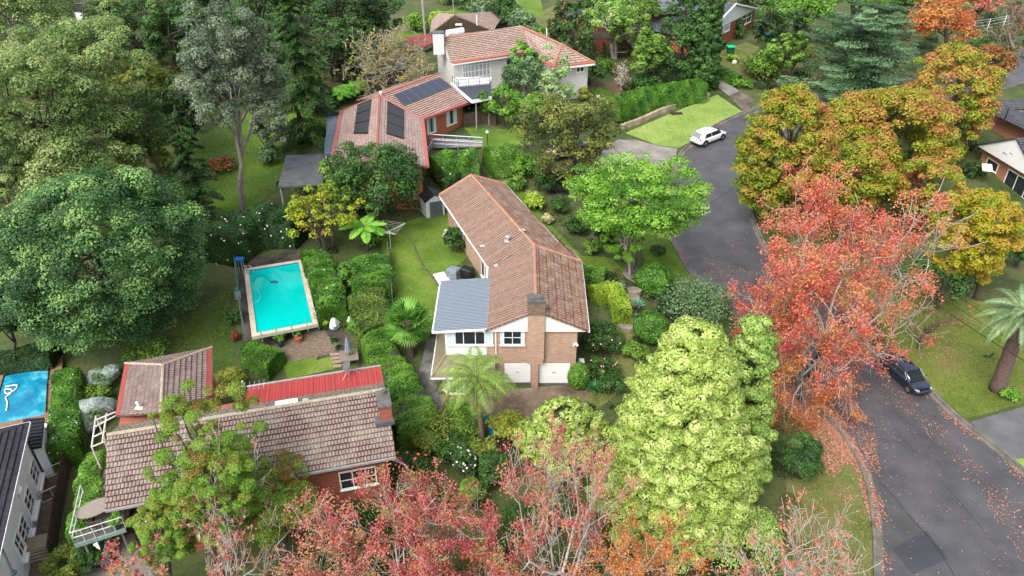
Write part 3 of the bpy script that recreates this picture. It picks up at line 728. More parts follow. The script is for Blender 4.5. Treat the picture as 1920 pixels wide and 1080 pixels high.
def kerb(name, line, side, lab):
    mb = MB(); n = len(line); out = []
    for i in range(n):
        t = (line[min(i + 1, n - 1)] - line[max(i - 1, 0)]); t.z = 0; t.normalize(); s_ = Vector((-t.y, t.x, 0)) * side
        g = th(line[i].x, line[i].y); p = line[i]
        out.append([p + s_ * -.42 + Vector((0, 0, g + .045)), p + s_ * -.02 + Vector((0, 0, g + .04)), p + Vector((0, 0, g + .16)), p + s_ * .2 + Vector((0, 0, g + .17)), p + s_ * .24 + Vector((0, 0, g - .1))])
    vs = [v for r in out for v in r]
    mb.add(vs, [(i * 5 + j, i * 5 + j + 1, (i + 1) * 5 + j + 1, (i + 1) * 5 + j) for i in range(n - 1) for j in range(4)])
    o = mb.build(name, kerb_m); tag(o, lab, 'kerb', kind='structure')
kerb('kerb', LE, 1, 'grey concrete kerb and gutter on the gardens side of the road'); kerb('kerb', RE, -1, 'grey concrete kerb and gutter on the outer side of the road')
sm_ = MB(); tar = plain('tar_seam_and_shadow', (.014, .014, .016, 1), .5)
for pts_ in ([(1650, 905), (1668, 922), (1700, 962), (1738, 1003)], [(1738, 1003), (1760, 1030), (1790, 1080)], [(1640, 742), (1700, 830), (1790, 930), (1900, 1060)]):  # two tar seams, then a cable's shadow painted as a thinner line
    pp_ = catmull([G(*p, .05) for p in pts_], 5)
    for a, b in zip(pp_, pp_[1:]): d = (b - a).normalized(); s_ = Vector((-d.y, d.x, 0)) * (.017 if pts_[0][0] != 1640 else .006); sm_.add([a - s_, b - s_, b + s_, a + s_], [(0, 1, 2, 3)])
tag(sm_.build('road_seam_and_shadow', tar), 'dark tar seams and a thin painted cable shadow on the road surface', kind='structure')
# verges, lawns
drape('lawn', gp([(1640, 1150), (1640, 1040), (1632, 950), (1614, 880), (1586, 830), (1556, 796), (1500, 770), (1470, 850), (1480, 1000), (1400, 1150)]), .05, lawn_w, 1.5, 'worn kerbside grass strewn with orange leaves')
drape('lawn', gp([(1630, 610), (1750, 732), (1808, 785), (1838, 780), (1960, 745), (1960, 610), (1850, 570), (1700, 530), (1580, 520)]), .05, two('leafy_grass', [(.28, (.06, .095, .014, 1)), (.45, (.10, .14, .02, 1)), (.6, (.15, .165, .04, 1)), (.72, (.17, .12, .05, 1))], .2, .9, b=.5, bs_=22, scale2=6), 1.5, 'grass verge with fallen leaves behind the parked dark blue sedan')
drape('lawn', gp([(1898, 862), (1960, 840), (2100, 900), (2000, 960)]), .05, lawn_l, 1.5, 'small bright grass corner below the grey driveway')
drape('driveway', gp([(1818, 792), (1930, 760), (2050, 760), (2080, 850), (1890, 862)]), .056, drive_m, 1.5, 'wet grey asphalt driveway crossing the right-hand verge')
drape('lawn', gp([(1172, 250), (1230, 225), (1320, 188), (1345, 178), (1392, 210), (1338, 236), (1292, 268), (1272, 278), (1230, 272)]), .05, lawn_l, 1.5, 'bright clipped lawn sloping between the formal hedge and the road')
drape('driveway', gp([(1160, 262), (1190, 262), (1235, 274), (1270, 279), (1266, 300), (1235, 312), (1150, 330), (1120, 300), (1140, 270)]), .058, conc_m, 1.5, 'pale concrete driveway beside the bright clipped lawn')
drape('driveway', gp([(1322, 138), (1348, 143), (1386, 172), (1366, 180), (1340, 158)]), .056, conc_m, 1.5, 'pale upper slab of the driveway beside the cypress')
drape('driveway', gp([(1366, 180), (1386, 172), (1415, 186), (1402, 207), (1394, 209)]), .058, dirtyconc, 1.5, 'dark stained lower slab of the driveway meeting the road')
drape('lawn', gp([(1350, 95), (1400, 80), (1440, 95), (1430, 130), (1400, 150), (1350, 130)]), .05, lawn_w, 1.5, 'brown-green worn grass in front of the red brick gable house')
drape('lawn', gp([(715, 455), (735, 425), (790, 408), (845, 400), (870, 430), (880, 480), (835, 520), (822, 560), (815, 625), (780, 640), (740, 600), (730, 520)]), .05, lawn_m, 1.0, 'mown back lawn beside the terracotta roofed house')
drape('lawn', gp([(925, 345), (960, 335), (1030, 420), (1090, 480), (1180, 500), (1170, 520), (1100, 500), (1040, 460), (985, 405)]), .05, lawn_m, 1.0, 'narrow side lawn along the right wall of the terracotta roofed house')
drape('lawn', gp([(1195, 425), (1255, 440), (1274, 485), (1302, 525), (1240, 545), (1210, 500)]), .05, lawn_m, 1.0, 'kerbside grass under the feathery green street tree')
drape('lawn', gp([(1165, 600), (1215, 640), (1200, 700), (1120, 770), (1090, 740), (1140, 690)]), .05, lawn_w, 1.0, 'sloping grass path between the shrubs right of the brick garage')
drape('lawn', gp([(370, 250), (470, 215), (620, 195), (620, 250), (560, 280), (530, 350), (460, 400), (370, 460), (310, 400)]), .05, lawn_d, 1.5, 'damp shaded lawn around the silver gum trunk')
drape('lawn', gp([(870, 240), (985, 245), (995, 272), (905, 280)]), .05, lawn_m, 1.5, 'small lawn below the brick house with solar panels')
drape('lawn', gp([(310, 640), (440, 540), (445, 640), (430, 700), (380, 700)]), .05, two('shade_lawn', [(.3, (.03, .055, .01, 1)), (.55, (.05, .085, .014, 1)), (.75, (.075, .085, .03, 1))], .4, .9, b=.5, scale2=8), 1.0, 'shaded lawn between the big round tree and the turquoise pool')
drape('lawn', gp([(528, 675), (620, 655), (635, 690), (540, 712)]), .05, lawn_m, 1.0, 'small green lawn strip behind the red metal roof')
drape('lawn', gp([(700, 90), (760, 55), (900, -5), (1010, -20), (1020, 30), (900, 20), (760, 80)]), .05, lawn_m, 3, 'far green lawn behind the white rendered house')
drape('lawn', gp([(1000, 30), (1080, 10), (1085, 60), (1030, 80)]), .05, lawn_w, 3, 'far pale grass slope beyond the white rendered house')
drape('lawn', gp([(1105, 165), (1130, 160), (1180, 190), (1130, 200)]), .05, lawn_m, 3, 'small green lawn corner behind the formal hedge')
drape('yard', gp([(1090, 150), (1180, 140), (1190, 180), (1130, 178)]), .045, two('bare_soil', [(.3, (.07, .045, .03, 1)), (.7, (.16, .11, .075, 1))], .6, .95), 2, 'bare brown soil round the leafless shrub')
drape('forecourt', gp([(790, 748), (850, 735), (1000, 728), (1090, 720), (1120, 745), (1010, 790), (880, 805), (800, 800)]), .05, two('dirt_forecourt', [(.28, (.05, .035, .025, 1)), (.45, (.12, .085, .06, 1)), (.6, (.21, .155, .115, 1)), (.75, (.30, .24, .19, 1))], .35, .9, b=.5), 1.0, 'patchy brown dirt forecourt in front of the garage doors')
drape('path', gp([(800, 640), (822, 630), (815, 700), (828, 760), (800, 775), (785, 700)]), .055, two('crazy_paving', [(.3, (.05, .048, .045, 1)), (.5, (.13, .125, .12, 1)), (.7, (.21, .20, .19, 1))], 1.3, .8, b=.6, bs_=6), 1.0, 'grey crazy paved stone path left of the brick house')
drape('patio', gp([(448, 490), (560, 470), (600, 520), (625, 600), (660, 640), (655, 668), (530, 690), (470, 640), (455, 640)]), .05, two('damp_patio', [(.3, (.022, .02, .017, 1)), (.5, (.055, .047, .04, 1)), (.7, (.12, .10, .085, 1))], .7, .7, b=.4), 1.0, 'dark damp paving around the turquoise pool')
pav = brickmat('patio_brick', (.12, .08, .055, 1), (.20, .14, .10, 1), (.07, .06, .045, 1), (.09, .085, .05, 1))
drape('patio', gp([(500, 655), (600, 615), (635, 650), (620, 665), (530, 682)]), .07, pav, 1.0, 'brown brick paved patio below the turquoise pool')
drape('path', gp([(88, 845), (128, 838), (118, 900), (85, 1085), (55, 1085), (72, 950)]), .055, brickmat('path_paver', (.13, .085, .05, 1), (.22, .15, .09, 1), (.07, .05, .035, 1)), 1.0, 'brown paved side path below the white rendered wall')
drape('driveway', gp([(150, 1085), (160, 1030), (250, 1000), (290, 1085)]), .055, conc_m, 1.0, 'concrete car space under the timber deck')
drape('yard', gp([(1180, 300), (1010, 320), (1040, 380), (1090, 350)]), .045, two('purple_mulch', [(.3, (.05, .03, .035, 1)), (.7, (.14, .09, .095, 1))], 1.2, .95), 1.5, 'leaf covered purple-brown mulch under the dark wattle tree')
gr = MB(); c0 = G(1268, 212, .07); gr.box(c0, (1.7, 1.1, .04), .1); gr.build('drain_grate', plain('rusty_grate', (.035, .022, .016, 1), .8, var=.4), kind if False else None) if False else tag(gr.build('drain_cover', plain('rusty_grate', (.035, .022, .016, 1), .8, var=.4)), 'flat dark brown drain cover set in the bright sloping lawn', 'drain cover')
# ------------------------------------------------------------------ house with the long terracotta roof
TERRA = tilemat('terracotta_tile', '#97796a', '#846b5e', '#4e372f', '#7c7266', moss=.7, w_=.33, h_=60.0, swap=True)
TERRA2 = tilemat('terracotta_tile_weathered', '#94705f', '#7d6152', '#4a362f', '#94897a', moss=.85, w_=.33, h_=.68, swap=True)
RIDGE_A = plain('terracotta_ridge', '#a27762', .7, var=.35, vscale=3)
BRICK_A = brickmat('tan_brick', '#b3937c', '#a07f69', '#b5a594', '#8d7663')
A0 = (-2.1, 44.85, 5.6); A1 = (1.78, 44.85, 7.4); A2 = (1.9, 54.7, 7.4); A3 = (5.78, 44.85, 5.6)
A4 = tuple(onplane(A3, A1, A2, 6.05, 55.2)); A5 = (-2.1, 54.3, 5.6); A6 = (-4.15, 69.4, 7.4); A7 = tuple(onplane(A2, A6, A5, -7.4, 68.1))
A8 = tuple(onplane(A2, A6, A4, -.73, 71.1)); A9 = tuple(onplane(A2, A6, A4, 4.13, 58.25)); A10 = tuple(onplane(A2, A6, A4, 5.15, 57.8))
hA = thing('brick_house', 'two storey tan brick house with bent terracotta roof, front chimney and white garage doors', 'house', (0, 50, 0))
r = Roof(); r.face([A0, A1, A2, tuple(onplane(A0, A1, A2, A5[0], A5[1]))], lift=.035); r.face([A2, A6, A7, A5], lift=.035); roofA = r.build('roof', TERRA, hA)
r = Roof(); r.face([A3, A4, A2, A1]); r.face([A2, A4, A10, A9, A8, A6]); r.build('roof', TERRA2, hA)['label'] = 'mossy weathered tile slopes facing the road side'
ridge(hA, [(A1, A2), (A2, A6), (A2, A4), (A6, A7), (A6, A8)], RIDGE_A)
ga = MB()
for a, b in ((A0, A5), (A5, A7), (A3, A4), (A9, A8), (A4, A10), (A10, A9)): strip(ga, Vector(a) + Vector((0, 0, -.06)), Vector(b) + Vector((0, 0, -.06)), .14, .15)
ga.build('gutter', WHITE(), hA)
wl_ = MB(); wl_.prism([(-1.95, 45.2), (4.96, 45.2), (5.25, 54.9), (4.5, 57.1), (3.55, 57.6), (-1.1, 70.0), (-6.6, 67.8), (-1.75, 54.5)], -.4, 5.45)
wl_.build('wall', BRICK_A, hA)
gb = MB(); gb.slab([(-2.0, 45.0, 5.42), (5.66, 45.0, 5.42), (5.66, 45.0, 5.56), (1.78, 45.0, 7.33), (-2.0, 45.0, 5.6)], .1); gb.build('gable', WHITE(), hA)
sf = MB(); sf.box((1.83, 45.13, 5.47), (7.7, .2, .05)); sf.build('soffit', WHITE(), hA)
ch = MB(); WA = Wall((-10, 45.2), (10, 45.2)); k0 = WA.uz(989, 600)[0] - 10; k1 = WA.uz(1021, 600)[0] - 10
ch.prism([(k0, 44.8), (k1, 44.8), (k1, 45.75), (k0, 45.75)], 2.9, 8.15); ch.prism([(k0 + .02, 44.82), (k1 - .02, 44.82), (k1 - .3, 44.82 + .4), (k0 + .3, 45.22)], 2.5, 2.9)
k2 = WA.uz(996, 700)[0] - 10; k3 = WA.uz(1009, 700)[0] - 10; ch.prism([(k2, 44.8), (k3, 44.8), (k3, 45.2), (k2, 45.2)], -.2, 2.6)
chA = ch.build('chimney', BRICK_A, hA)
cp = MB(); cp.prism([(k0 - .05, 44.75), (k1 + .05, 44.75), (k1 + .05, 45.8), (k0 - .05, 45.8)], 8.15, 8.32); cp.prism([(k0 + .2, 45.0), (k1 - .2, 45.0), (k1 - .2, 45.55), (k0 + .2, 45.55)], 8.3, 8.42); cp.build('chimney_cap', plain('sooty_concrete', (.10, .095, .09, 1), .9, var=.4), chA)
so_ = MB(); so_.prism([(k0 - .004, 44.796), (k1 + .004, 44.796), (k1 + .004, 45.754), (k0 - .004, 45.754)], 7.0, 8.14); so_.build('chimney_shaft', brickmat('sooty_brick', '#7d6653', '#5b4a3d', '#8a7a68', '#3a302a'), chA)
for (a, b) in (((946, 681), (994.5, 716)), ((1011, 681), (1067, 717))):
    u0, z1 = WA.uz(*a); u1, z0 = WA.uz(*b); d = MB(); n = 9
    for i in range(n): WA.box(d, u0, u1, z0 + (z1 - z0) * i / n, z0 + (z1 - z0) * (i + .93) / n, .004, .05)
    o = d.build('garage_door', WHITE(), hA); q = MB(); WA.box(q, (u0 + u1) / 2 - .15, (u0 + u1) / 2 + .15, z0 + 1.02, z0 + 1.06, .052, .08); q.build('handle', plain('steel', (.3, .3, .3, 1), .35, 1), o)
    q = MB(); WA.box(q, u0 - .02, u1 + .02, z0 - .22, z0 - .005, .004, .1); q.build('threshold', plain('slate_blue', (.10, .11, .13, 1), .6), o)
    q = MB(); WA.box(q, u0 - .1, u1 + .1, z1 + .01, z1 + .18, .003, .02); q.build('lintel', brickmat('lintel_brick', '#a98a78', '#8f6f60', '#c2b2a2'), hA)
window(hA, WA, (938, 619), (983.5, 646), 2, 2, curtain=.12)
# sunroom with grey metal roof
sun = MB(); sun.prism([(-5.1, 45.22), (-1.96, 45.22), (-1.96, 51.6), (-5.1, 51.6)], 2.6, 5.35); sun.build('sunroom', WHITE(), hA)
sb = MB(); sb.prism([(-5.0, 45.3), (-1.97, 45.3), (-1.97, 51.5), (-5.0, 51.5)], -.3, 2.6); sb.build('wall', BRICK_A, hA)
WS = Wall((-10, 45.22), (10, 45.22)); o = window(hA, WS, (837, 620.5), (924.5, 646), 3, 1, grid=[.36, .62], curtain=.17, label='wide sunroom window with pale blue curtains')
met = MB(); met.slab([(-5.95, 45.0, 5.42), (-1.8, 45.0, 5.72), (-1.8, 52.3, 5.72), (-5.95, 52.3, 5.42)], .07); met.build('sunroom_roof', ribmat('blue_grey_metal', '#4f5860', .19, .45, axis='Y'), hA)
mt = MB()
for i in range(36): y = 45.12 + i * .2; mt.slab([(-5.93, y, 5.447), (-1.82, y, 5.747), (-1.82, y + .09, 5.747), (-5.93, y + .09, 5.447)], .025)
mt.build('roof_rib', plain('blue_grey_rib', '#818b96', .45, var=.06), hA)
mg = MB(); strip(mg, (-6.0, 44.95, 5.38), (-1.8, 44.95, 5.66), .12, .13); strip(mg, (-6.0, 44.95, 5.38), (-6.0, 52.3, 5.38), .1, .13); mg.build('gutter', WHITE(), hA)
dp = MB(); xd = WS.uz(930, 640)[0] - 10; dp.tube([(xd, 45.12, 5.4), (xd, 45.12, 3.2)], .05); dp.build('downpipe', WHITE(), hA)
e0 = PZ(808, 709, 2.35); sk = MB()
E0 = (e0.x, e0.y, 2.35); E1 = (-1.3, e0.y, 2.35); E2 = (e0.x, 51.5, 2.35); I0 = (-5.12, 45.15, 3.1); I1 = (-1.3, 45.15, 3.1); I2 = (-5.12, 51.5, 3.1)
sk.slab([E0, E1, I1, I0], .06); sk.slab([E0, I0, I2, E2], .06); sk.build('skirt_roof', ribmat('olive_metal', (.20, .18, .105, 1), .17, .55, .25), hA)
sg = MB(); strip(sg, (E0[0], E0[1], 2.3), (E1[0], E1[1], 2.3), .1, .12); strip(sg, (E0[0], E0[1], 2.3), (E2[0], E2[1], 2.3), .1, .12); sg.build('gutter', WHITE(), hA)
ridge(hA, [(I0, E0)], plain('olive_cap', (.27, .24, .15, 1), .6), .08, 'hip_cap')
by = MB(); yb = PZ(845, 748, .05).y; bx0, bx1 = -5.25, -3.6; bay = [(bx0 - .25, 45.3), (bx0 - .1, yb + .55), (bx0 + .45, yb), (bx1, yb), (bx1 + .3, yb + .55), (bx1 + .3, 45.3)]
by.prism(bay, -.2, .42); by.build('bay_base', brickmat('red_bay_brick', '#a4553d', '#8c4734', '#a08d80'), hA)
b2 = MB(); b2.prism([(x * .985 + -.07, y + .03) for x, y in bay], .42, 2.3); b2.build('bay_window', WHITE(), hA)
Wb = Wall((bx0 + .45, yb + .03), (bx1 - .07, yb + .03)); window(hA, Wb, None, None, 2, 2, uz=(.0, (bx1 - bx0 - .55), .62, 2.0))
Wc = Wall((bx0 - .1, yb + .58), (bx0 + .40, yb + .03)); window(hA, Wc, None, None, 1, 2, uz=(.12, .62, .62, 2.0))
Wl = Wall((-1.75, 54.5), (-6.6, 67.8)); window(hA, Wl, (885, 478), (888, 500), 1, 1, uz=(2.0, 2.9, 3.0, 4.7)); window(hA, Wl, None, None, 2, 1, uz=(8.5, 10.0, 3.9, 4.9))
vp = MB(); q = onplane(A2, A6, A5, *PZ(952, 452, 6.8).xy); vp.box(q + Vector((0, 0, .03)), (.6, .5, .06)); vp.lathe(q, [(.12, 0), (.12, .4), (.22, .4), (.22, .52), (.03, .6)], 10); vp.build('roof_vent', plain('galvanised', (.55, .57, .58, 1), .35, .6), hA)
fl = MB()
for p in ((932, 491), (979, 454), (905, 455)):
    q = onplane(A2, A6, A5, *PZ(*p, 6.3).xy); fl.box(q + Vector((0, 0, .07)), (.55, .4, .04), .4)
fl.build('flashing', plain('galvanised', (.55, .57, .58, 1), .35, .6), hA)
sl = MB(); q = WA.pt(WA.uz(1079, 643)[0], WA.uz(1079, 643)[1], .12); sl.box(q, (.3, .16, .1)); sl.ball(q + Vector((-.12, -.06, -.1)), .09); sl.ball(q + Vector((.14, -.06, -.1)), .09); sl.build('security_light', WHITE(), hA)
ac = MB(); q = G(1085, 690, .5); ac.box((5.55, 46.2, 1.0 + th(5.55, 46.2)), (.42, .95, .8)); tac = tag(ac.build('air_conditioner', WHITE(), None, bevel=.02, loc=(5.55, 46.2, th(5.55, 46.2))), 'white air conditioning unit against the right side of the tan brick house', 'air conditioner')
gl = MB(); gl.box((5.55, 46.2, .45 + th(5.55, 46.2)), (.3, .8, .9 - .6)); gl.build('bracket', plain('steel', (.3, .3, .3, 1), .35, 1), tac)
gg = MB(); gg.lathe((5.55, 45.715, 1.0 + th(5.55, 46.2)), [(.01, 0), (.28, 0), (.28, .01)], 14); 

# ------------------------------------------------------------------ front-left house with the grey-pink tiles
GREYT = tilemat('grey_pink_tile', '#897a72', '#7e7068', '#4c312e', '#978e82', w_=.2, moss=.8, pscale=.45)
GREYM = tilemat('mossy_grey_tile', '#7d7268', '#6e645a', '#4d4138', '#827b68', w_=.3, moss=.9, pscale=.6)
REDP = plain('red_roof_paint', '#8f423c', .6, var=.12, vscale=1.5)
BRICK_R = brickmat('red_brick', '#9d4f35', '#84402c', '#8a7466', '#6a3a2a')
hB = thing('brick_house', 'red brick house under a broad grey-pink roof with a red metal strip behind', 'house', (-15, 34, 0))
b0 = PZ(197, 955, 5.5); b1 = PZ(742, 855, 5.5); ud = (b1 - b0).normalized(); pd = Vector((-ud.y, ud.x, 0))
rr_ = PZ(718, 732, 7.6); run = (rr_ - b1).dot(pd); R0 = b0 + pd * run; R0.z = 7.6; R1 = b1 + pd * run; R1.z = 7.6
slope = 2.1 / run; bk = 2.1; K0 = R0 + pd * bk - Vector((0, 0, bk * slope)); K1 = R1 + pd * bk - Vector((0, 0, bk * slope))
r = Roof(); r.face([b0, b1, R1, R0], lift=.075); r.build('roof', GREYT, hB)
bk2 = 4.2; K2 = R0 + pd * bk2 - Vector((0, 0, bk2 * slope)); uL = 4.4
Km0 = R0 + ud * (uL + 3.0) + pd * bk - Vector((0, 0, bk * slope)); r = Roof(); r.face([R0, R1, K1, K0]); r.build('roof', GREYM, hB)['label'] = 'lichen covered grey back slope of the roof'
mr = MB(); m0 = Km0 + Vector((0, 0, .08)); m1 = K1 + Vector((0, 0, .08)); o1 = m1 + pd * 2.3 - Vector((0, 0, .42)); o0 = m0 + pd * 2.3 - Vector((0, 0, .42)); mr.slab([m0, m1, o1, o0], .06); mr.build('metal_roof', ribmat('red_metal', '#a23c38', .2, .42, .1), hB)
mg = MB()
for i in range(int((m1 - m0).length / .35)):
    a = m0 + ud * (i * .35 + .1); e = a + pd * 2.3 - Vector((0, 0, .42)); mg.tube([a + Vector((0, 0, .01)), e + Vector((0, 0, .01))], .012, 4)
mg.build('roof_rib', plain('red_rib', '#9c3a36', .45), hB)
e_ = MB(); strip(e_, o0 + pd * .06, o1 + pd * .06, .14, .14); strip(e_, b0 - pd * .06 - Vector((0, 0, .08)), b1 - pd * .06 - Vector((0, 0, .08)), .14, .14); e_.build('gutter', plain('grey_gutter', (.28, .27, .26, 1), .6), hB)
ridge(hB, [(R0, R1)], plain('mossy_ridge', '#9b9080', .85, var=.3, vscale=4), .12)
# rear wing, hipped
q0 = PZ(217, 780, 5.5); q1 = PZ(398, 742, 5.5); q2 = PZ(398, 652, 5.5); q3 = PZ(235, 682, 5.5)
g0 = PZ(302, 774, 6.75); g1 = PZ(306, 685, 6.75); rw = [Vector(v) for v in (q0, q1, q2, q3)]
r = Roof(); r.face([q3, q0, g0, g1]); r.face([q1, q2, g1, g0]); r.face([q2, q3, g1]); r.build('roof', tilemat('pink_grey_tile', '#887773', '#7e6c68', '#4d3734', '#938578', w_=.2, moss=.7, pscale=.5), hB)['label'] = 'hipped pink-grey roof of the rear wing'
ridge(hB, [(g0, g1), (g1, q2), (g1, q3)], plain('mossy_ridge', '#9b9080', .85, var=.3, vscale=4), .1)
rd = MB()
def band(a, b, inn, w_):
    a, b = Vector(a), Vector(b); d = Vector(inn).normalized() * w_; z = Vector((0, 0, .075)); mb_pts = [a + z, b + z, b + d + z, a + d + z]; rd.slab(mb_pts, .03)
band(q0, q3, (g0 - q0).cross(q3 - q0).cross(q3 - q0) * -1 if False else ((g0 + g1) / 2 - (q0 + q3) / 2), .45); band(q1, q2, (g0 + g1) / 2 - (q1 + q2) / 2, .5); rd.build_each('roof_edge', REDP, hB)
ew = MB(); ew.prism([(v.x, v.y) for v in (q0 + (g0 - q0) * .12 - pd * 3, q1 + (g0 - q1) * .12 - pd * 3, q2 + (g1 - q2) * .14, q3 + (g1 - q3) * .14)], 1.0, 5.42); ew.build('wall', BRICK_R, hB)
ind = .55; f0 = b0 + ud * 2.9 + pd * ind; f1 = b1 - ud * .5 + pd * ind; f2 = K1 - ud * .5 + pd * 2.0; f3 = K0 + ud * 2.9 + pd * 1.6
ww = MB(); ww.prism([(v.x, v.y) for v in (f0, f1, f2, f3)], -.4, [5.42, 5.42, 5.45, 5.45]); 
ww.add([tuple(v) for v in (f1 + Vector((0, 0, 0)), R1 - ud * .5 + Vector((0, 0, -.15)), K1 - ud * .5 + Vector((0, 0, -.15)))] + [tuple(v) for v in (f1 - ud * .2, R1 - ud * .7 + Vector((0, 0, -.15)), K1 - ud * .7 + Vector((0, 0, -.15)))], [(0, 1, 2), (3, 5, 4), (0, 3, 4, 1), (1, 4, 5, 2), (2, 5, 3, 0)]); ww.build('wall', BRICK_R, hB)
WB = Wall(f0, f1); window(hB, WB, (634, 886), (708, 905), 3, 2, grid=[.36, .72], label='wide white framed front window with three lights')
window(hB, WB, (258, 952), (282, 975), 1, 1); window(hB, WB, (300, 940), (345, 965), 2, 1)
chb = MB(); cb = PZ(722, 772, 6.9); chb.box((cb.x, cb.y, cb.z + .35), (.75, 1.5, 1.3), atan2(ud.y, ud.x)); co = chb.build('chimney', BRICK_R, hB); c2 = MB(); c2.box((cb.x, cb.y, cb.z + 1.03), (.85, 1.6, .14), atan2(ud.y, ud.x)); c2.lathe((cb.x, cb.y + .45, cb.z + 1.1), [(.16, 0), (.14, .3)], 8); c2.build('chimney_cap', plain('sooty_concrete', (.10, .095, .09, 1), .9, var=.4), co)
c3 = MB(); c3.box((cb.x - .12, cb.y, cb.z - .2), (1.15, 1.9, .3), atan2(ud.y, ud.x)); c3.build('flashing', plain('lead_grey', (.12, .13, .15, 1), .5, .4), co)
sky_ = MB(); s0 = R0 + ud * ((PZ(538, 745, 7.3) - R0).dot(ud)) + pd * .45 - Vector((0, 0, .45 * slope - .12)); sky_.box(s0, (1.35, .55, .12), atan2(ud.y, ud.x)); sky_.build('skylight', plain('skylight_white', (.75, .78, .8, 1), .25), hB)
sk2 = MB(); sk2.box(s0 + ud * 1.15 - pd * .1, (.35, .35, .18), atan2(ud.y, ud.x)); sk2.build('roof_vent', plain('galvanised', (.55, .57, .58, 1), .35, .6), hB)
vp = MB(); q = (q0 + g0) / 2 + Vector((-.1, .5, .1)); vp.tube([q, q + Vector((0, 0, .45)), q + Vector((.1, -.25, .65))], .09, 8); vp.box(q, (.5, .3, .05)); vp.build('roof_vent', WHITE(), hB)
def dish(name, label, p, face, r_=.38, legs=True, m=None):
    t = thing(name, label, 'satellite dish', p); mb = MB(); prof = [(.02, 0)] + [(r_ * i / 6, .22 * r_ * (i / 6) ** 2 * 2) for i in range(1, 7)] + [(r_ * .97, .46 * r_), (.03, .03)]
    mb.lathe((0, 0, 0), prof, 16); M = Matrix.Translation(Vector(p) + Vector((0, 0, .75))) @ Vector(face).to_track_quat('Z', 'Y').to_matrix().to_4x4(); xform(mb, M); mb.build('reflector', m or plain('dish_grey', (.10, .10, .11, 1), .5), t, smooth=True)
    lg = MB(); P = Vector(p); f = Vector(face).normalized()
    lg.tube([P + Vector((0, 0, .0)), P + Vector((0, 0, .75))], .03)
    if legs:
        for a in (.5, 2.6, 4.4): lg.tube([P + Vector((0, 0, .55)), P + Vector((cos(a) * 1.0, sin(a) * .8, -.12 + (.22 if sin(a) < 0 else -.1)))], .028)
    lg.tube([P + Vector((0, 0, .75)) - f * .02 + Vector((0, 0, -r_ * .6)), P + Vector((0, 0, .75)) + f * .45], .015); lg.build('mount', plain('mount_pink', (.42, .33, .33, 1), .5), t); return t
pd_ = PZ(655, 702, 6.2); dish('satellite_dish', 'dark satellite dish on pale tripod legs standing on the red metal roof', pd_ + Vector((0, 0, -.05)), (-.5, -.35, .55))
an = thing('tv_antenna', 'grey stick TV antenna on the ridge at the left end of the red metal roof', 'antenna', PZ(455, 760, 7.5)); q = root_loc(an); mb = MB(); mb.tube([q, q + Vector((0, 0, 1.5))], .03); mb.tube([q + Vector((0, 0, 1.4)) - ud * .2, q + Vector((0, 0, 1.4)) + ud * 1.6], .02)
mb.build('mast', plain('galvanised', (.55, .57, .58, 1), .35, .6), an); mb = MB()
for i in range(6): c = q + Vector((0, 0, 1.4)) + ud * (.1 + i * .28); mb.tube([c - pd * .45, c + pd * .45], .013, 4)
mb.build('element', plain('galvanised', (.55, .57, .58, 1), .35, .6), an)
sp = PZ(452, 735, 7.6); pn = MB(); pn.slab([sp, sp + ud * .12 + pd * .5 + Vector((0, 0, .5)), sp + ud * .12 + pd * .9 + Vector((0, 0, -.1)), sp + pd * .3 - Vector((0, 0, .5))], .04); pn.build('flue_panel', WHITE(), an)
# deck in front of the left end
dz = 2.55; D = [PZ(*p, dz) for p in ((140, 1020), (236, 990), (228, 930), (205, 870), (176, 862), (160, 930))]
dk = thing('deck', 'raised grey deck with white pipe railing at the left end of the red brick house', 'deck', (D[0].x, D[0].y, 0)); mb = MB(); mb.prism([(v.x, v.y) for v in D], dz - .18, dz); mb.build('floor', two('deck_grey', [(.3, (.07, .065, .06, 1)), (.7, (.19, .18, .17, 1))], .8, .7), dk)
mb = MB(); strip(mb, D[0] - Vector((0, .06, .12)), D[1] - Vector((0, .06, .12)), .06, .28); mb.build('fascia', plain('pale_green_paint', (.22, .32, .29, 1), .5), dk)
mb = MB()
for a, b in ((D[0], D[1]), (D[0], D[5])):
    for h in (.95, .5): mb.tube([a + Vector((0, 0, h)), b + Vector((0, 0, h))], .03, 6)
    n = 5
    for i in range(n + 1): c = a + (b - a) * i / n; mb.tube([c, c + Vector((0, 0, .95))], .025, 5)
mb.build('railing', plain('pale_pipe', (.55, .58, .57, 1), .4), dk)
mb = MB()
for c in (D[0] + Vector((.3, .3, 0)), D[1] + Vector((-.6, .3, 0)), D[5] + Vector((.2, 0, 0))): mb.tube([(c.x, c.y, -.1), (c.x, c.y, dz - .18)], .07)
mb.build_each('post', plain('post_grey', (.25, .24, .22, 1), .7), dk)
# pergola frame
pg = thing('pergola', 'white timber pergola frame at the back corner of the grey-pink tiled roof', 'pergola', G(185, 850)); mb = MB(); pz = 4.6
PP = [PZ(*p, pz) for p in ((176, 830), (215, 790), (182, 792), (172, 800), (198, 835), (215, 772))]
for a, b in (((172, 838), (196, 828)), ((174, 820), (198, 808)), ((178, 800), (220, 778)), ((178, 788), (218, 772)), ((180, 780), (172, 838)), ((200, 775), (192, 830))): mb.tube([PZ(*a, pz), PZ(*b, pz)], .055, 5)
mb.build('beam', plain('pale_timber', (.55, .52, .46, 1), .7), pg); mb = MB()
for a in ((172, 838), (180, 782), (196, 828)): q = PZ(*a, pz); mb.tube([(q.x, q.y, th(q.x, q.y)), q], .06, 5)
mb.build_each('post', plain('pale_timber', (.55, .52, .46, 1), .7), pg)

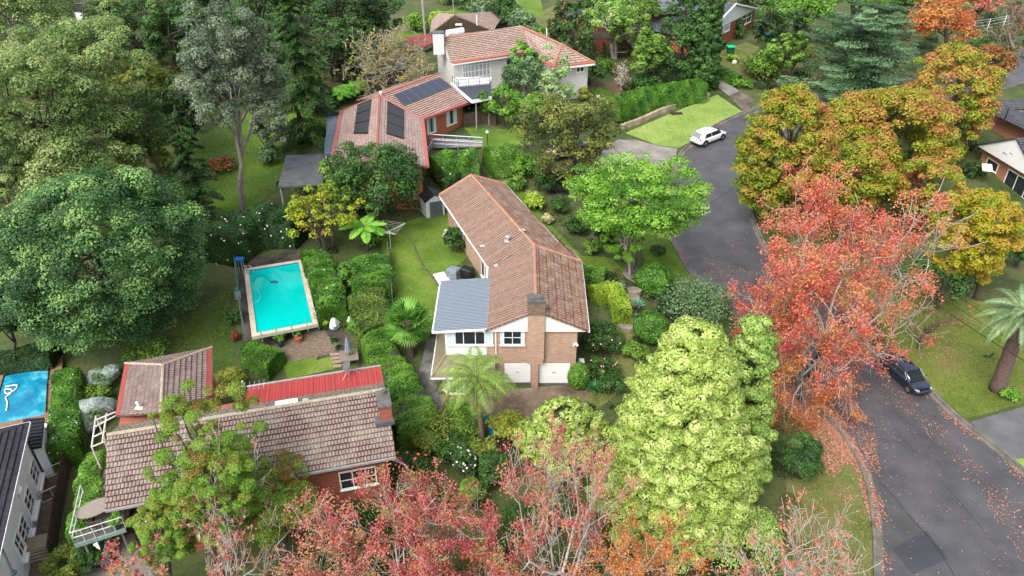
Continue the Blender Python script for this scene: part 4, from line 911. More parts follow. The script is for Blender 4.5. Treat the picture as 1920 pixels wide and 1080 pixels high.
# ------------------------------------------------------------------ white house at the left edge
DARKT = tilemat('charcoal_tile', '#34343c', '#2a2a31', '#1a1a1e', '#3a3a40', w_=1.1, h_=.34, moss=.3, barrel=.05)
hC = thing('white_house', 'white rendered two storey house with dark charcoal roof at the left edge of the view', 'house', (-36, 32, 0)); RENDER = plain('white_render', (.76, .77, .78, 1), .75, var=.06, vscale=.8)
c0 = PZ(85, 900, 0); c1 = PZ(50, 1090, 0); cdv = (c1 - c0).normalized(); c1 = c0 + cdv * 22; cn = Vector((-cdv.y, cdv.x, 0))
if cn.x < 0: cn = -cn
WC = Wall(c0, c1); WC.n = cn; zt = WC.pt(0, 0); zC = hit(39, 815, c0, c0 + cn).z if False else PY(39, 815, c0.y).z
zC = max(4.6, min(6.4, zC)); mb = MB(); mb.prism([(v.x, v.y) for v in (c0, c1, c1 - cn * 9, c0 - cn * 9)], -.3, zC); mb.build('wall', RENDER, hC)
ea = c0 + cn * .45 - cdv * .5; ea.z = zC + .05; eb = c1 + cn * .45 + cdv * .3; eb.z = zC + .05; rl = [ea, eb, eb - cn * 5 + Vector((0, 0, 2.1)), ea - cn * 5 + cdv * 4.5 + Vector((0, 0, 2.1))]
r = Roof(); r.face(rl); r.face([ea, rl[3], ea - cn * 10]); r.face([rl[3], rl[2], eb - cn * 10, ea - cn * 10]); r.build('roof', DARKT, hC); mb = MB(); strip(mb, ea, eb, .12, .14); strip(mb, ea, ea - cn * 10, .12, .14); mb.build('gutter', plain('white_gutter', (.7, .7, .7, 1), .5), hC)
for a, b, c in (((56, 868), (72, 905), 3), ((46, 918), (62, 962), 3), ((36, 975), (52, 1012), 3), ((30, 1005), (40, 1040), 2)):
    u0, z1 = WC.uz(a[0], a[1]); u1, z0 = WC.uz(b[0], b[1]); um = (u0 + u1) / 2; wd = 1.5 if c == 3 else 1.0; zm = max(1.6, min(3.4, (z0 + z1) / 2))
    window(hC, WC, None, None, 2, c, uz=(um - wd / 2, um + wd / 2, zm - .75, zm + .75)); mb = MB(); WC.box(mb, um - wd / 2 - .1, um + wd / 2 + .1, zm - .98, zm - .86, .005, .3); mb.build('sill', WHITE(), hC)
for k in (1.5, 5.0): window(hC, WC, None, None, 2, 1, uz=(k, k + 1.1, zC - .75, zC - .25))
mb = MB(); WC.box(mb, .02, 22, 3.6, 3.72, .003, .06); mb.build('string_course', RENDER, hC)
mb = MB(); mb.tube([WC.pt(0.1, zC - .1, .1), WC.pt(.1, .1, .1)], .06); mb.build('downpipe', plain('dark_pipe', (.02, .02, .025, 1), .4), hC)
a0 = PZ(43, 786, 3.1); a1 = PZ(83, 783, 3.1); a2 = PZ(77, 838, 2.9); a3 = PZ(52, 842, 2.9); mb = MB(); r = Roof(); r.face([a3, a2, a1, a0]); r.build('annex_roof', DARKT, hC)
mb.prism([(v.x, v.y) for v in (a3 + Vector((.1, .3, 0)), a2 + Vector((-.2, .3, 0)), a1 + Vector((-.2, -.1, 0)), a0)], -.2, 2.8); mb.build('annex', RENDER, hC)
pw = PZ(38, 1062, 5.0); 
dh = dish('satellite_dish', 'small pale satellite dish bracketed to the white rendered wall', WC.pt(WC.uz(40, 958)[0], 3.4, .25), (.6, -.6, .5), .32, False, WHITE())
mb = MB(); x = PZ(24, 1075, 4.0); mb.tube([PZ(-30, 970, 4.6), PZ(-5, 1010, 4.6), PZ(24, 1075, 4.6)], .06, 8); mb.lathe(PZ(25, 1074, 4.5), [(.02, -.1), (.16, -.06), (.18, .06), (.02, .12)], 10)
tag(mb.build('street_lamp', plain('lamp_dark', (.03, .045, .06, 1), .4), None, loc=(x.x, x.y, 0)), 'dark arm of a street lamp reaching in at the bottom left', 'street lamp')
po = MB(); qx = PZ(-30, 970, 4.6); po.tube([(qx.x, qx.y, 0), (qx.x, qx.y, 4.65)], .08, 8); po.build_each('post', plain('lamp_dark', (.03, .045, .06, 1), .4), bpy.data.objects['street_lamp'])
# store box, gate, fence beside it
bx = thing('storage_box', 'brown slatted storage box on the paved path beside the white house', 'storage box', G(82, 1040)); q = root_loc(bx); mb = MB(); rz_ = atan2(cdv.y, cdv.x) + pi / 2; mb.box(q + Vector((0, 0, .55)), (1.3, .95, 1.1), rz_); mb.build('body', plain('box_timber', (.16, .115, .075, 1), .8, var=.3), bx)
mb = MB(); mb.box(q + Vector((0, 0, 1.14)), (1.45, 1.1, .07), rz_); mb.build('lid', plain('box_lid', (.25, .19, .13, 1), .7, var=.2), bx); mb = MB()
R_ = Matrix.Rotation(rz_, 3, 'Z')
for i in range(4): mb.box(q + R_ @ Vector((0, -.485, .2 + i * .26)), (1.3, .03, .12), rz_)
mb.build('slat', plain('slat_pale', (.4, .34, .27, 1), .7), bx)
gt = thing('gate_railing', 'white metal railing crossing the paved path below the white house', 'railing', G(102, 925)); mb = MB(); P4 = [G(84, 900), G(123, 885), G(122, 925), G(82, 945)]
for a, b in ((0, 1), (3, 2)):
    mb = MB()
    for h in (.95, .12): mb.tube([P4[a] + Vector((0, 0, h)), P4[b] + Vector((0, 0, h))], .028, 5)
    for i in range(3): c = P4[a] + (P4[b] - P4[a]) * i / 2; mb.tube([c, c + Vector((0, 0, .97))], .026, 5)
    mb.build('frame', plain('white_metal', (.72, .71, .68, 1), .4), gt); mb = MB()
for i in range(8):
    c = P4[0] + (P4[1] - P4[0]) * (i + .5) / 8; e = P4[3] + (P4[2] - P4[3]) * (i + .5) / 8; mb.box((c + e) / 2 + Vector((0, 0, .1)), (.13, (c - e).length, .05), atan2((c - e).y, (c - e).x) - pi / 2)
mb.build('tread', plain('step_timber', (.13, .075, .045, 1), .8, var=.25), gt)
# ------------------------------------------------------------------ brick house with solar panels
def zat(base_px, top_px, dz=0): b = G(*base_px); return PY(top_px[0], top_px[1], b.y).z
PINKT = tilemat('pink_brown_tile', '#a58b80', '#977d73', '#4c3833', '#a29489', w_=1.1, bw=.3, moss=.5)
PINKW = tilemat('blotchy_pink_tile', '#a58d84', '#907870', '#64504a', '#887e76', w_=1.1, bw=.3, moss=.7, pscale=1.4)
REDR = plain('terracotta_red_trim', '#9a5a50', .65, var=.12, vscale=2)
BRICK_O = brickmat('orange_brick', '#b5633f', '#9c5034', '#a58270')
wb = G(868, 237); eD = zat((868, 237), (877, 190)); eD = min(max(eD, wb.z + 2.6), wb.z + 4.2); rD = eD + 2.0
hD = thing('brick_house', 'orange brick house with solar panels and black heating mats on its pink tile roof', 'house', (wb.x - 8, wb.y, wb.z))
J = PZ(712, 180, rD); Rr = PZ(823, 138, rD); V = PZ(790, 223, eD); Er = PZ(877, 189, eD); Lt = PZ(641, 209, eD); Lb = PZ(622, 310, eD); Jb = PZ(706, 300, rD); Vb = PZ(799, 312, eD)
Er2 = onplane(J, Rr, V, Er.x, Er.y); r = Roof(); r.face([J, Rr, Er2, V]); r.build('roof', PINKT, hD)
Vb2 = onplane(J, V, Jb, Vb.x, Vb.y); Lb2 = onplane(J, Lt, Jb, Lb.x, Lb.y)
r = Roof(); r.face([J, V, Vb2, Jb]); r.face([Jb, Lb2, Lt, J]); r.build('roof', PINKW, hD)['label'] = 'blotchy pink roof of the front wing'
bkv = (J - V).cross(Vector((0, 0, 1))); back = [J, Rr, Rr + (Rr - Er2) * 1.0 - Vector((0, 0, 2 * (Rr.z - Er2.z))), J + (Rr - Er2) - Vector((0, 0, 2 * (Rr.z - Er2.z)))]
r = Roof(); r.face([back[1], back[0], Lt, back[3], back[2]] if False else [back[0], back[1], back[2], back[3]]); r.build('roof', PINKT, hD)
ridge(hD, [(J, Jb), (J, Rr), (J, V), (J, Lt)], REDR, .14)
mb = MB(); z = Vector((0, 0, .07))
strip(mb, V - Vector((0, .1, .05)), Er2 - Vector((0, .1, .05)), .5, .28); strip(mb, V - Vector((-.1, 0, .05)), Vb2 - Vector((-.1, 0, .05)), .45, .28); strip(mb, Lt + Vector((-.05, 0, 0)), Lb2 + Vector((-.05, 0, 0)), .4, .28); mb.build('fascia', REDR, hD)
mb = MB(); off = Vector((-.45, .55, 0)); f = [V + Vector((-.5, .6, 0)), Er2 + Vector((-.7, .35, 0)), back[2] + Vector((-.5, -.6, 0)), Lt + Vector((.5, .2, 0)), Lb2 + Vector((.5, .1, 0)), Vb2 + Vector((-.5, 0, 0))]
mb.prism([(v.x, v.y) for v in f], -.0, eD - .02); mb.build('wall', BRICK_O, hD)
mb = MB(); mb.slab([f[1] + Vector((.02, .0, 0)), back[2] + Vector((-.48, -.6, 0)), Rr + Vector((-.6, 0, -.15))], .1); mb.build('gable', BRICK_O, hD)
WD = Wall(f[0], f[1]); window(hD, WD, (799.5, 222), (817.5, 245), 3, 1, curtain=.2, name='window'); window(hD, WD, (836, 204), (856, 229), 3, 1, curtain=.25)
# solar panels and pool heating mats lie on the roof planes
nP = (Rr - J).cross(V - J).normalized(); nP = nP if nP.z > 0 else -nP
def onroof(px, py, A, n, lift): d = ray(px, py); O = Vector((0, 0, CAM_H)); s = (A - O).dot(n) / d.dot(n); return O + d * s + n * lift
s0, s1, s2, s3 = (onroof(*p, J, nP, .14) for p in ((738, 180), (825, 147), (847, 164), (757, 200)))
pm, nt_, bs_ = newmat('solar_glass'); bs_.inputs['Base Color'].default_value = (.022, .03, .05, 1); bs_.inputs['Roughness'].default_value = .25; bs_.inputs['Specular IOR Level'].default_value = .8
frm = plain('panel_frame', (.18, .19, .2, 1), .4, .5); 
for i in range(6):
    a, b = i / 6 + .004, (i + 1) / 6 - .004; p = [s0 + (s1 - s0) * a, s0 + (s1 - s0) * b, s3 + (s2 - s3) * b, s3 + (s2 - s3) * a]
    mb = MB(); mb.slab(p, .05); t = mb.build('solar_panel', frm, hD); mb = MB(); c = sum(p, Vector()) / 4; mb.slab([c + (q - c) * .955 + nP * .008 for q in p], .02); mb.build('pane', pm, t)
nL = (Lt - J).cross(Jb - J).normalized(); nL = nL if nL.z > 0 else -nL; nR = (V - J).cross(Jb - J).normalized(); nR = nR if nR.z > 0 else -nR
BLK = ribmat('black_rubber_mat', (.010, .011, .014, 1), .12, .45, .2)
for px, n_, lb in ((((671, 198), (697, 187), (690, 252), (664, 252)), nL, 'black pool heating mat left of the red ridge on the pink roof'), (((726, 191), (757, 208), (757, 262), (724, 252)), nR, 'black pool heating mat right of the red ridge on the pink roof')):
    mb = MB(); mb.slab([onroof(*p, J, n_, .13) for p in px], .05); o = mb.build('heating_mat', BLK, hD); o['label'] = lb
    st = MB(); P4 = [onroof(*p, J, n_, .15) for p in px]
    for k in range(4): strip(st, P4[0] + (P4[3] - P4[0]) * (k / 3 * .96 + .02), P4[1] + (P4[2] - P4[1]) * (k / 3 * .96 + .02), .12, .05)
    st.build_each('header_pipe', plain('black_pipe', (.012, .012, .014, 1), .4), o)
# grey tiled lean-to and dark carport at its left
SLATE = tilemat('slate_grey_tile', '#5f6a76', '#535d69', '#3a434d', '#6d7680', w_=.42, h_=.4, moss=.4, barrel=.1)
zl = eD - .25; p = [PZ(615, 210, zl), PZ(640, 208, zl + .2), PZ(625, 290, zl + .2), PZ(608, 290, zl)]
vt = thing('veranda', 'slate grey tiled veranda roof along the left side of the solar panel house', 'veranda', G(612, 300)); r = Roof(); r.face(p, lift=.025); r.build('roof', SLATE, vt)
mb = MB()
for q in (p[0], p[3], (p[0] + p[3]) / 2): mb.tube([(q.x + .15, q.y, th(q.x, q.y)), (q.x + .15, q.y, q.z - .1)], .07, 6)
mb.build_each('post', WHITE(), vt)
zc = zl - .3; p = [PZ(536, 291, zc), PZ(608, 289, zc), PZ(605, 345, zc), PZ(521, 350, zc)]
vt = thing('carport', 'flat dark charcoal roofed carport below the slate grey veranda', 'carport', G(560, 370)); mb = MB(); mb.slab(p, .16); mb.build('roof', plain('bitumen_roof', (.075, .078, .085, 1), .75, var=.4, vscale=1.2), vt)
mb = MB()
for q in p: c = q + (sum(p, Vector()) / 4 - q) * .08; mb.tube([(c.x, c.y, th(c.x, c.y) - .1), (c.x, c.y, q.z - .1)], .08, 6)
mb.build_each('post', plain('post_grey', (.25, .24, .22, 1), .7), vt)
# steel frame ramp railing
rp = thing('ramp', 'pale grey ramp with pipe railings leading from the orange brick house to its lawn', 'ramp', G(850, 272)); mb = MB(); A_ = G(802, 275, .9); B_ = G(800, 262, .9); C_ = G(905, 272, .7); D_ = G(905, 264, .7); gm_ = plain('galv_rail', (.34, .36, .41, 1), .45, .3)
for a, b in ((G(812, 262, 1.5), C_ + Vector((0, 0, .3))), (G(806, 252, 1.6), D_ + Vector((0, 0, .4))), (G(799, 282, 1.2), G(812, 262, 1.5))):
    mb.tube([a, b], .085, 6); mb.tube([a - Vector((0, 0, .5)), b - Vector((0, 0, .45))], .05, 6)
    for k in range(5): c = a + (b - a) * k / 4; mb.tube([(c.x, c.y, th(c.x, c.y)), c], .05, 5)
mb.build('railing', gm_, rp); mb = MB(); mb.slab([G(808, 276, .55), G(806, 264, .55), G(904, 268, .25), G(904, 275, .25)], .15); mb.build('floor', conc_m, rp)
gl = thing('garden_lamp', 'white globe garden lamp on a thin black post beside the ramp', 'lamp', G(914, 272)); q = root_loc(gl); mb = MB(); mb.tube([q, q + Vector((0, 0, 1.5))], .05); mb.build_each('post', plain('black_metal', (.02, .02, .02, 1), .5), gl); mb = MB(); mb.ball(q + Vector((0, 0, 1.68)), .2); mb.build('globe', plain('opal_globe', (.8, .8, .78, 1), .3), gl, smooth=True)
vp = MB(); q = J + (Rr - J) * .02; vp.lathe(q, [(.13, -.1), (.13, .35), (.2, .35), (.18, .5), (.02, .55)], 10); vp.build('roof_vent', WHITE(), hD)

# ------------------------------------------------------------------ white rendered house
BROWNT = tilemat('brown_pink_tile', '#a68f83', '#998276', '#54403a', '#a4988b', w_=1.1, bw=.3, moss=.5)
wE = G(848, 185); hE_ = PY(848, 120, wE.y).z; eE = hE_; rE = eE + 2.3
hE = thing('white_house', 'white rendered house with brown tile roofs, red edged eaves and a glazed balcony door', 'house', (wE.x + 8, wE.y, wE.z))
e0 = PZ(848, 119, eE); e1 = PZ(1000, 97, eE); t0 = PZ(829, 72, rE); t1 = PZ(978, 51, rE); r = Roof(); r.face([e0, e1, onplane(e0, e1, t0, t1.x, t1.y), t0]); 
w0 = PZ(998, 100, eE); w1 = PZ(1038, 127, eE); w2 = PZ(1115, 118, eE); h0 = PZ(1053, 84, rE); t1b = PZ(978, 51, rE)
r.face([w0, w1, h0, t1b]); r.face([w1, w2, h0]); r.face([h0, w2, w2 + Vector((-6, 14, 0)), t1b]) ; r.face([t0, t1, t1 + (t1 - e1) - Vector((0, 0, 2 * (rE - eE))), t0 + (t0 - e0) - Vector((0, 0, 2 * (rE - eE)))])
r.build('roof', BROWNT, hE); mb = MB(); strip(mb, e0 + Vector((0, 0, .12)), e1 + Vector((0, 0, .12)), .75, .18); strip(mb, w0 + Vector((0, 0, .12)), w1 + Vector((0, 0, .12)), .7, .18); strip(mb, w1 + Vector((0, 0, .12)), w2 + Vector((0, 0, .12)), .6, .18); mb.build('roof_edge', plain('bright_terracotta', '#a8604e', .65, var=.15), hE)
mb = MB()
for a, b in ((e0, e1), (w0, w1), (w1, w2)): strip(mb, a - Vector((0, .25, .1)), b - Vector((0, .25, .1)), .2, .22)
mb.build('gutter', WHITE(), hE); ridge(hE, [(t0, t1), (t1, h0), (h0, w1), (h0, w2)], plain('brown_ridge', '#a0705c', .7, var=.2), .16)
RE_ = plain('cream_render', (.60, .585, .56, 1), .8, var=.07, vscale=.6)
mb = MB(); bk = (t0 - e0); bk.z = 0; mb.prism([(v.x, v.y) for v in (e0 + Vector((.1, .5, 0)), e1 + Vector((0, .6, 0)), e1 + bk * 1.85, e0 + bk * 1.85 + Vector((.2, 0, 0)))], wE.z - 2, eE - .02)
mb.slab([e0 + Vector((.12, .5, -.05)), t0 + Vector((.12, 0, -.12)), e0 + bk * 1.9 + Vector((.12, 0, -.05))], .15)
mb.prism([(v.x, v.y) for v in (w0 + Vector((.3, .5, 0)), w1 + Vector((.2, .6, 0)), w2 + Vector((-.8, .6, 0)), w2 + Vector((-6, 12, 0)), t1 + Vector((0, 3, 0)))], wE.z - 2, eE - .05); mb.build('wall', RE_, hE)
WE = Wall(e0 + Vector((.1, .5, 0)), e1 + Vector((0, .6, 0))); NETG = plain('net_curtained_glass', (.36, .39, .40, 1), .12, spec=.7, var=.25, vscale=1.5); window(hE, WE, (866, 113), (920, 151), 4, 4, name='window', label='large white glazed balcony window', fw=.13, grid=[.1, .2, .3, .44, .58, .72, .86], pane=NETG); window(hE, WE, (948, 110), (968, 130), 2, 1, fw=.12)
WE2 = Wall(w1 + Vector((.2, .6, 0)), w2 + Vector((-.8, .6, 0))); window(hE, WE2, (1080, 126), (1095, 134), 2, 1, fw=.12); WE3 = Wall(w0 + Vector((.3, .5, 0)), w1 + Vector((.2, .6, 0))); window(hE, WE3, (1012, 120), (1022, 140), 1, 2, fw=.12)
mb = MB(); cq = PZ(822, 78, rE - .2); mb.box(cq + Vector((0, 0, -.2)), (1.5, 1.2, 2.8), .1); co = mb.build('chimney', RE_, hE); mb = MB(); mb.box(cq + Vector((0, 0, 1.26)), (1.6, 1.3, .12), .1); mb.build('chimney_cap', plain('lead_grey', (.12, .13, .15, 1), .5, .4), co)
zb = PZ(848, 157, wE.z).z + 3.0; c_ = [PZ(*p, zb) for p in ((847, 155), (920, 152), (922, 181), (886, 188))]
cpt = thing('carport', 'black ribbed metal carport roof with white edge under the balcony of the white rendered house', 'carport', (c_[3].x, c_[3].y, th(c_[3].x, c_[3].y)))
mb = MB(); mb.slab(c_, .1); mb.build('roof', ribmat('black_metal_roof', (.035, .042, .055, 1), .35, .4, .15), cpt); mb = MB()
strip(mb, c_[0] - Vector((.1, .1, .15)), c_[3] - Vector((.1, .1, .15)), .14, .4); strip(mb, c_[3] - Vector((0, .12, .15)), c_[2] - Vector((0, .12, .15)), .14, .4); mb.build('fascia', WHITE(), cpt)
mb = MB()
for q in (c_[3] + Vector((.4, .4, 0)), c_[2] + Vector((-.4, .4, 0))): mb.tube([(q.x, q.y, th(q.x, q.y) - .2), (q.x, q.y, q.z - .1)], .1)
mb.build_each('post', plain('post_grey', (.25, .24, .22, 1), .7), cpt)
mb = MB(); ra = [PZ(*p, zb + .9) for p in ((848, 143), (859, 150), (918, 144))]
for a, b in ((ra[0], ra[1]), (ra[1], ra[2])):
    mb.tube([a, b], .05); mb.tube([a - Vector((0, 0, .45)), b - Vector((0, 0, .45))], .04); mb.tube([a - Vector((0, 0, .85)), b - Vector((0, 0, .85))], .04)
    for k in range(4): c = a + (b - a) * k / 3; mb.tube([c - Vector((0, 0, .9)), c], .05)
mb.build('balcony_railing', plain('rail_grey', (.2, .2, .2, 1), .5), hE); mb = MB(); mb.slab([ra[0] - Vector((.1, 0, .88)), ra[1] - Vector((.1, .1, .88)), ra[2] - Vector((0, .1, .88)), ra[2] + Vector((.2, 3, -.88)), ra[0] + Vector((0, 2.5, -.88))], .18); mb.build('balcony', RE_, hE)
# rear wing, annex and solar water heater
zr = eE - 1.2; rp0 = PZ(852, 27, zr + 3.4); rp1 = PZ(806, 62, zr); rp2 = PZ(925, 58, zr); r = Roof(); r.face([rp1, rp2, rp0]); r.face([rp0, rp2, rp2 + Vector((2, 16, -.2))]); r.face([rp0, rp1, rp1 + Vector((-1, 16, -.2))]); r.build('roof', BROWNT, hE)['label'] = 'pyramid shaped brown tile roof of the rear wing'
mb = MB(); mb.prism([(rp1.x + .5, rp1.y + .5), (rp2.x - .5, rp2.y + .5), (rp2.x - .2, rp2.y + 12), (rp1.x + .5, rp1.y + 12)], wE.z - 1, zr - .05); mb.build('wall', RE_, hE)
zx = zr - 1.2; r = MB(); r.slab([PZ(752, 72, zx), PZ(808, 62, zx + .7), PZ(812, 80, zx + .5), PZ(785, 92, zx)], .12); r.build('annex_roof', plain('dull_red_roof', '#8f4442', .7, var=.15), hE)
mb = MB(); mb.prism([(v.x, v.y) for v in (PZ(756, 74, zx), PZ(806, 66, zx), PZ(809, 80, zx), PZ(785, 90, zx))], wE.z - 1, zx - .15); mb.build('annex', RE_, hE)
sw = thing('solar_water_heater', 'white cylindrical solar water tank on the brown tile roof beside the chimney', 'water heater', PZ(855, 62, rE - .8)); mb = MB(); a = PZ(838, 62, rE - .3); b = PZ(868, 57, rE - .3); mb.tube([a, b], .42, 12); mb.build('tank', WHITE(), sw, smooth=False); mb = MB(); mb.box((a + b) / 2 + Vector((0, -.2, -.55)), (2.4, 1.2, .12), .1); mb.build('stand', plain('galvanised', (.55, .57, .58, 1), .35, .6), sw)
mb = MB(); q = PZ(860, 46, zr + 2.0); mb.box(q, (1.0, .7, .15)); mb.build('skylight', WHITE(), hE); mb = MB()
for p in ((894, 40), (1025, 66)): q = PZ(p[0], p[1], rE - 1); mb.tube([q - Vector((0, 0, .6)), q + Vector((0, 0, 1.0))], .09, 6)
mb.build('vent_pipe', WHITE(), hE)
# grey roofed outbuilding behind the bare lichen tree
zo = th(-22, 118) + 2.1; p = [PZ(668, 118, zo), PZ(752, 100, zo + .5), PZ(760, 128, zo + .3), PZ(690, 138, zo)]
ob = thing('outbuilding', 'low outbuilding with a pale grey metal roof behind the bare lichen covered tree', 'shed', G(700, 165)); mb = MB(); mb.slab(p, .12); mb.build('roof', ribmat('pale_grey_roof', (.22, .24, .27, 1), .4, .5), ob); mb = MB(); ctr = sum(p, Vector()) / 4; mb.prism([((v + (ctr - v) * .06).x, (v + (ctr - v) * .06).y) for v in p], th(-22, 115) - .5, zo - .15); mb.build('wall', plain('dark_boards', (.06, .045, .035, 1), .85, var=.3), ob)

# ------------------------------------------------------------------ red brick houses at the top
GREYR = tilemat('grey_roof_tile', '#7c8288', '#6c7278', '#2f3236', '#8b8f92', w_=.33, moss=.35)
RB = brickmat('deep_red_brick', '#96402c', '#7f3526', '#8a6a58')
wF = G(1368, 88); eF = PY(1368, 50, wF.y).z; hF = thing('brick_house', 'red brick house with a white gable and grey tile roof behind the tall cypress', 'house', wF)
a = PZ(1318, 72, eF); b = PZ(1425, 17, eF); ap = PZ(1388, -2, eF + 3.0); fd = (b - a); fd.z = 0; bd = Vector((-fd.y, fd.x, 0)).normalized(); bd = bd if bd.x < 0 else -bd
apx = (a + b) / 2; apx.z = eF + 3.1; r = Roof(); r.face([a, apx, apx + bd * 26, a + bd * 26]); r.face([b, apx, apx + bd * 26, b + bd * 26]); r.build('roof', GREYR, hF)
mb = MB(); o_ = bd * .5; mb.slab([a + o_, b + o_, apx + o_ - Vector((0, 0, .15))], .15); mb.build('gable', plain('pale_weatherboard', (.62, .66, .64, 1), .6, var=.05), hF)
mb = MB(); fu = fd.normalized(); mb.prism([(v.x, v.y) for v in (a + fu * .7 + bd * .7, b - fu * .7 + bd * .7, b - fu * .7 + bd * 25, a + fu * .7 + bd * 25)], wF.z - 1.5, eF + .02); mb.build('wall', RB, hF)
WF = Wall(a + fu * .7 + bd * .7, b - fu * .7 + bd * .7); window(hF, WF, (1347, 46), (1367, 56), 2, 2, fw=.13, pane=NETG); window(hF, WF, (1392, 26), (1407, 40), 2, 2, fw=.13)
mb = MB()
for u, v in ((a, apx), (b, apx)): strip(mb, u, v, .2, .25)
mb.build('bargeboard', WHITE(), hF)
wH = G(1150, 85); hH = thing('brick_house', 'red brick house with a grey roof half hidden by trees, brick pier below', 'house', wH); eH = wH.z + 5.2
p = [PZ(1130, 28, eH), PZ(1330, 25, eH), PZ(1330, -12, eH + 2.4), PZ(1130, -8, eH + 2.4)]; r = Roof(); r.face(p); r.build('roof', GREYR, hH)
mb = MB(); mb.prism([(p[0].x + .6, p[0].y + .8), (p[1].x - .6, p[1].y + .8), (p[1].x - .6, p[1].y + 12), (p[0].x + .6, p[0].y + 12)], wH.z - 1, eH - .1); mb.build('wall', RB, hH); WH = Wall((p[0].x, p[0].y + .8), (p[1].x, p[1].y + .8)); window(hH, WH, None, None, 3, 1, uz=(9, 12, wH.z + 2.6, wH.z + 4.2), fw=.12); window(hH, WH, None, None, 2, 1, uz=(3, 4.6, wH.z + 2.6, wH.z + 4.2), fw=.12)
mb = MB(); q = G(1122, 100); mb.box(q + Vector((0, 0, 1.6)), (1.2, 1.2, 3.4)); mb.build('pier', RB, hH); mb = MB(); mb.slab([PZ(1112, 72, q.z + 3.4), PZ(1190, 72, q.z + 3.4), PZ(1185, 62, q.z + 3.9), PZ(1115, 62, q.z + 3.9)], .15); mb.build('veranda_roof', plain('weathered_deck', (.11, .09, .08, 1), .8, var=.3), hH)
mb = MB()
for k in range(7): a_ = G(1150 + k * 4, 98); mb.tube([a_, a_ + Vector((0, 0, 1.0))], .05, 4)
mb.tube([G(1150, 98, 1), G(1174, 98, 1)], .06, 4); mb.build('railing', plain('pale_timber', (.55, .52, .46, 1), .7), hH)
# house at the right edge
DG = tilemat('dark_grey_tile', '#54565c', '#46484e', '#222327', '#606266', w_=.33, moss=.35)
wG = G(1872, 392); eG = wG.z + 3.0; hG = thing('white_gable_house', 'house with a white gable, dark grey tile roof and glass doors at the right edge', 'house', wG)
a = PZ(1828, 272, eG + .1); b = PZ(1952, 347, eG + .1); fd = (b - a); fd.z = 0; bd = Vector((-fd.y, fd.x, 0)).normalized(); bd = bd if bd.x > 0 else -bd; fu = fd.normalized()
apx = PZ(1888, 262, eG + 2.6); apx = (a + b) / 2; apx.z = eG + 3.3
r = Roof(); r.face([a, apx, apx + bd * 16, a + bd * 16]); r.face([b, apx, apx + bd * 16, b + bd * 16]); r.build('roof', DG, hG); mb = MB(); mb.slab([a + bd * .3, b + bd * .3, apx + bd * .3 - Vector((0, 0, .1))], .15); gbo = mb.build('gable', WHITE(), hG)
mb = MB(); q = a + (b - a) * .42 + bd * .13 + Vector((0, 0, 1.0)); mb.box(q, (.7, .06, .16), atan2(fd.y, fd.x)); q = a + (b - a) * .5 + bd * .13 + Vector((0, 0, 1.35)); mb.box(q, (.5, .06, .12), atan2(fd.y, fd.x)); mb.build('vent', plain('vent_grey', (.45, .45, .45, 1), .6), gbo)
mb = MB(); mb.prism([(v.x, v.y) for v in (a + fu * .6 + bd * .9, b - fu * .3 + bd * .9, b - fu * .3 + bd * 15, a + fu * .6 + bd * 15)], wG.z - .6, eG); mb.build('wall', brickmat('peach_brick', '#b0714f', '#9a6044', '#b89a86'), hG)
WG = Wall(a + fu * .6 + bd * .9, b - fu * .3 + bd * .9); Lw = (b - a).length; window(hG, WG, None, None, 3, 1, uz=(Lw * .42, Lw * .86, wG.z + .15, wG.z + 2.35), fw=.12, sill=False, name='glass_door'); window(hG, WG, None, None, 1, 1, uz=(Lw * .1, Lw * .28, wG.z + 1.0, wG.z + 2.2), fw=.1)
l0 = PZ(1862, 238, eG + 1.5); r = Roof(); r.face([PZ(1856, 212, eG + 1.2), PZ(1960, 262, eG + 1.2), PZ(1990, 225, eG + 2.4), PZ(1880, 200, eG + 2.2)]); r.face([PZ(1868, 205, eG + 1.2), PZ(1935, 205, eG + 1.2), PZ(1945, 183, eG + 2.2), PZ(1872, 188, eG + 2.2)]); r.build('roof', DG, hG)['label'] = 'dark grey roof of the rear wing'
mb = MB(); mb.prism([tuple(PZ(*p, eG + 1))[:2] for p in ((1862, 210), (1960, 256), (1985, 225), (1885, 200))], wG.z - .5, eG + 1.0); mb.build('rear_wall', brickmat('peach_brick2', '#b0714f', '#9a6044', '#b89a86'), hG)
mb = MB(); q = PZ(1882, 226, eG + 1.8); mb.tube([q - Vector((0, 0, .5)), q + Vector((.1, 0, 1.6))], .09); mb.build('flue', plain('black_metal', (.02, .02, .02, 1), .5), hG)
mb = MB(); mb.slab([G(1842, 320, 2.0), G(1862, 322, 2.0), G(1860, 308, 2.3), G(1841, 306, 2.3)], .06); tag(mb.build('shade_awning', plain('cream_canvas', (.6, .52, .47, 1), .7), None, loc=tuple(G(1850, 320))), 'pale pink canvas awning beside the white gable house', 'awning')
hX = thing('house', 'fragment of a grey roofed white house showing between the tall gums at the top left', 'house', G(165, 40)); zX = root_loc(hX).z; r = Roof(); r.face([PZ(138, 22, zX + 3.2), PZ(195, 28, zX + 3.2), PZ(190, 8, zX + 5), PZ(140, 6, zX + 5)]); r.build('roof', GREYR, hX); mb = MB(); mb.prism([tuple(PZ(*p, zX + 3))[:2] for p in ((140, 22), (194, 27), (190, 10), (142, 10))], zX - .5, zX + 3.1); mb.build('wall', RE_, hX)
WX = Wall(PZ(140, 22, zX + 3), PZ(194, 27, zX + 3)); window(hX, WX, None, None, 2, 1, uz=(2, 4, zX + 1, zX + 2.4), fw=.12)

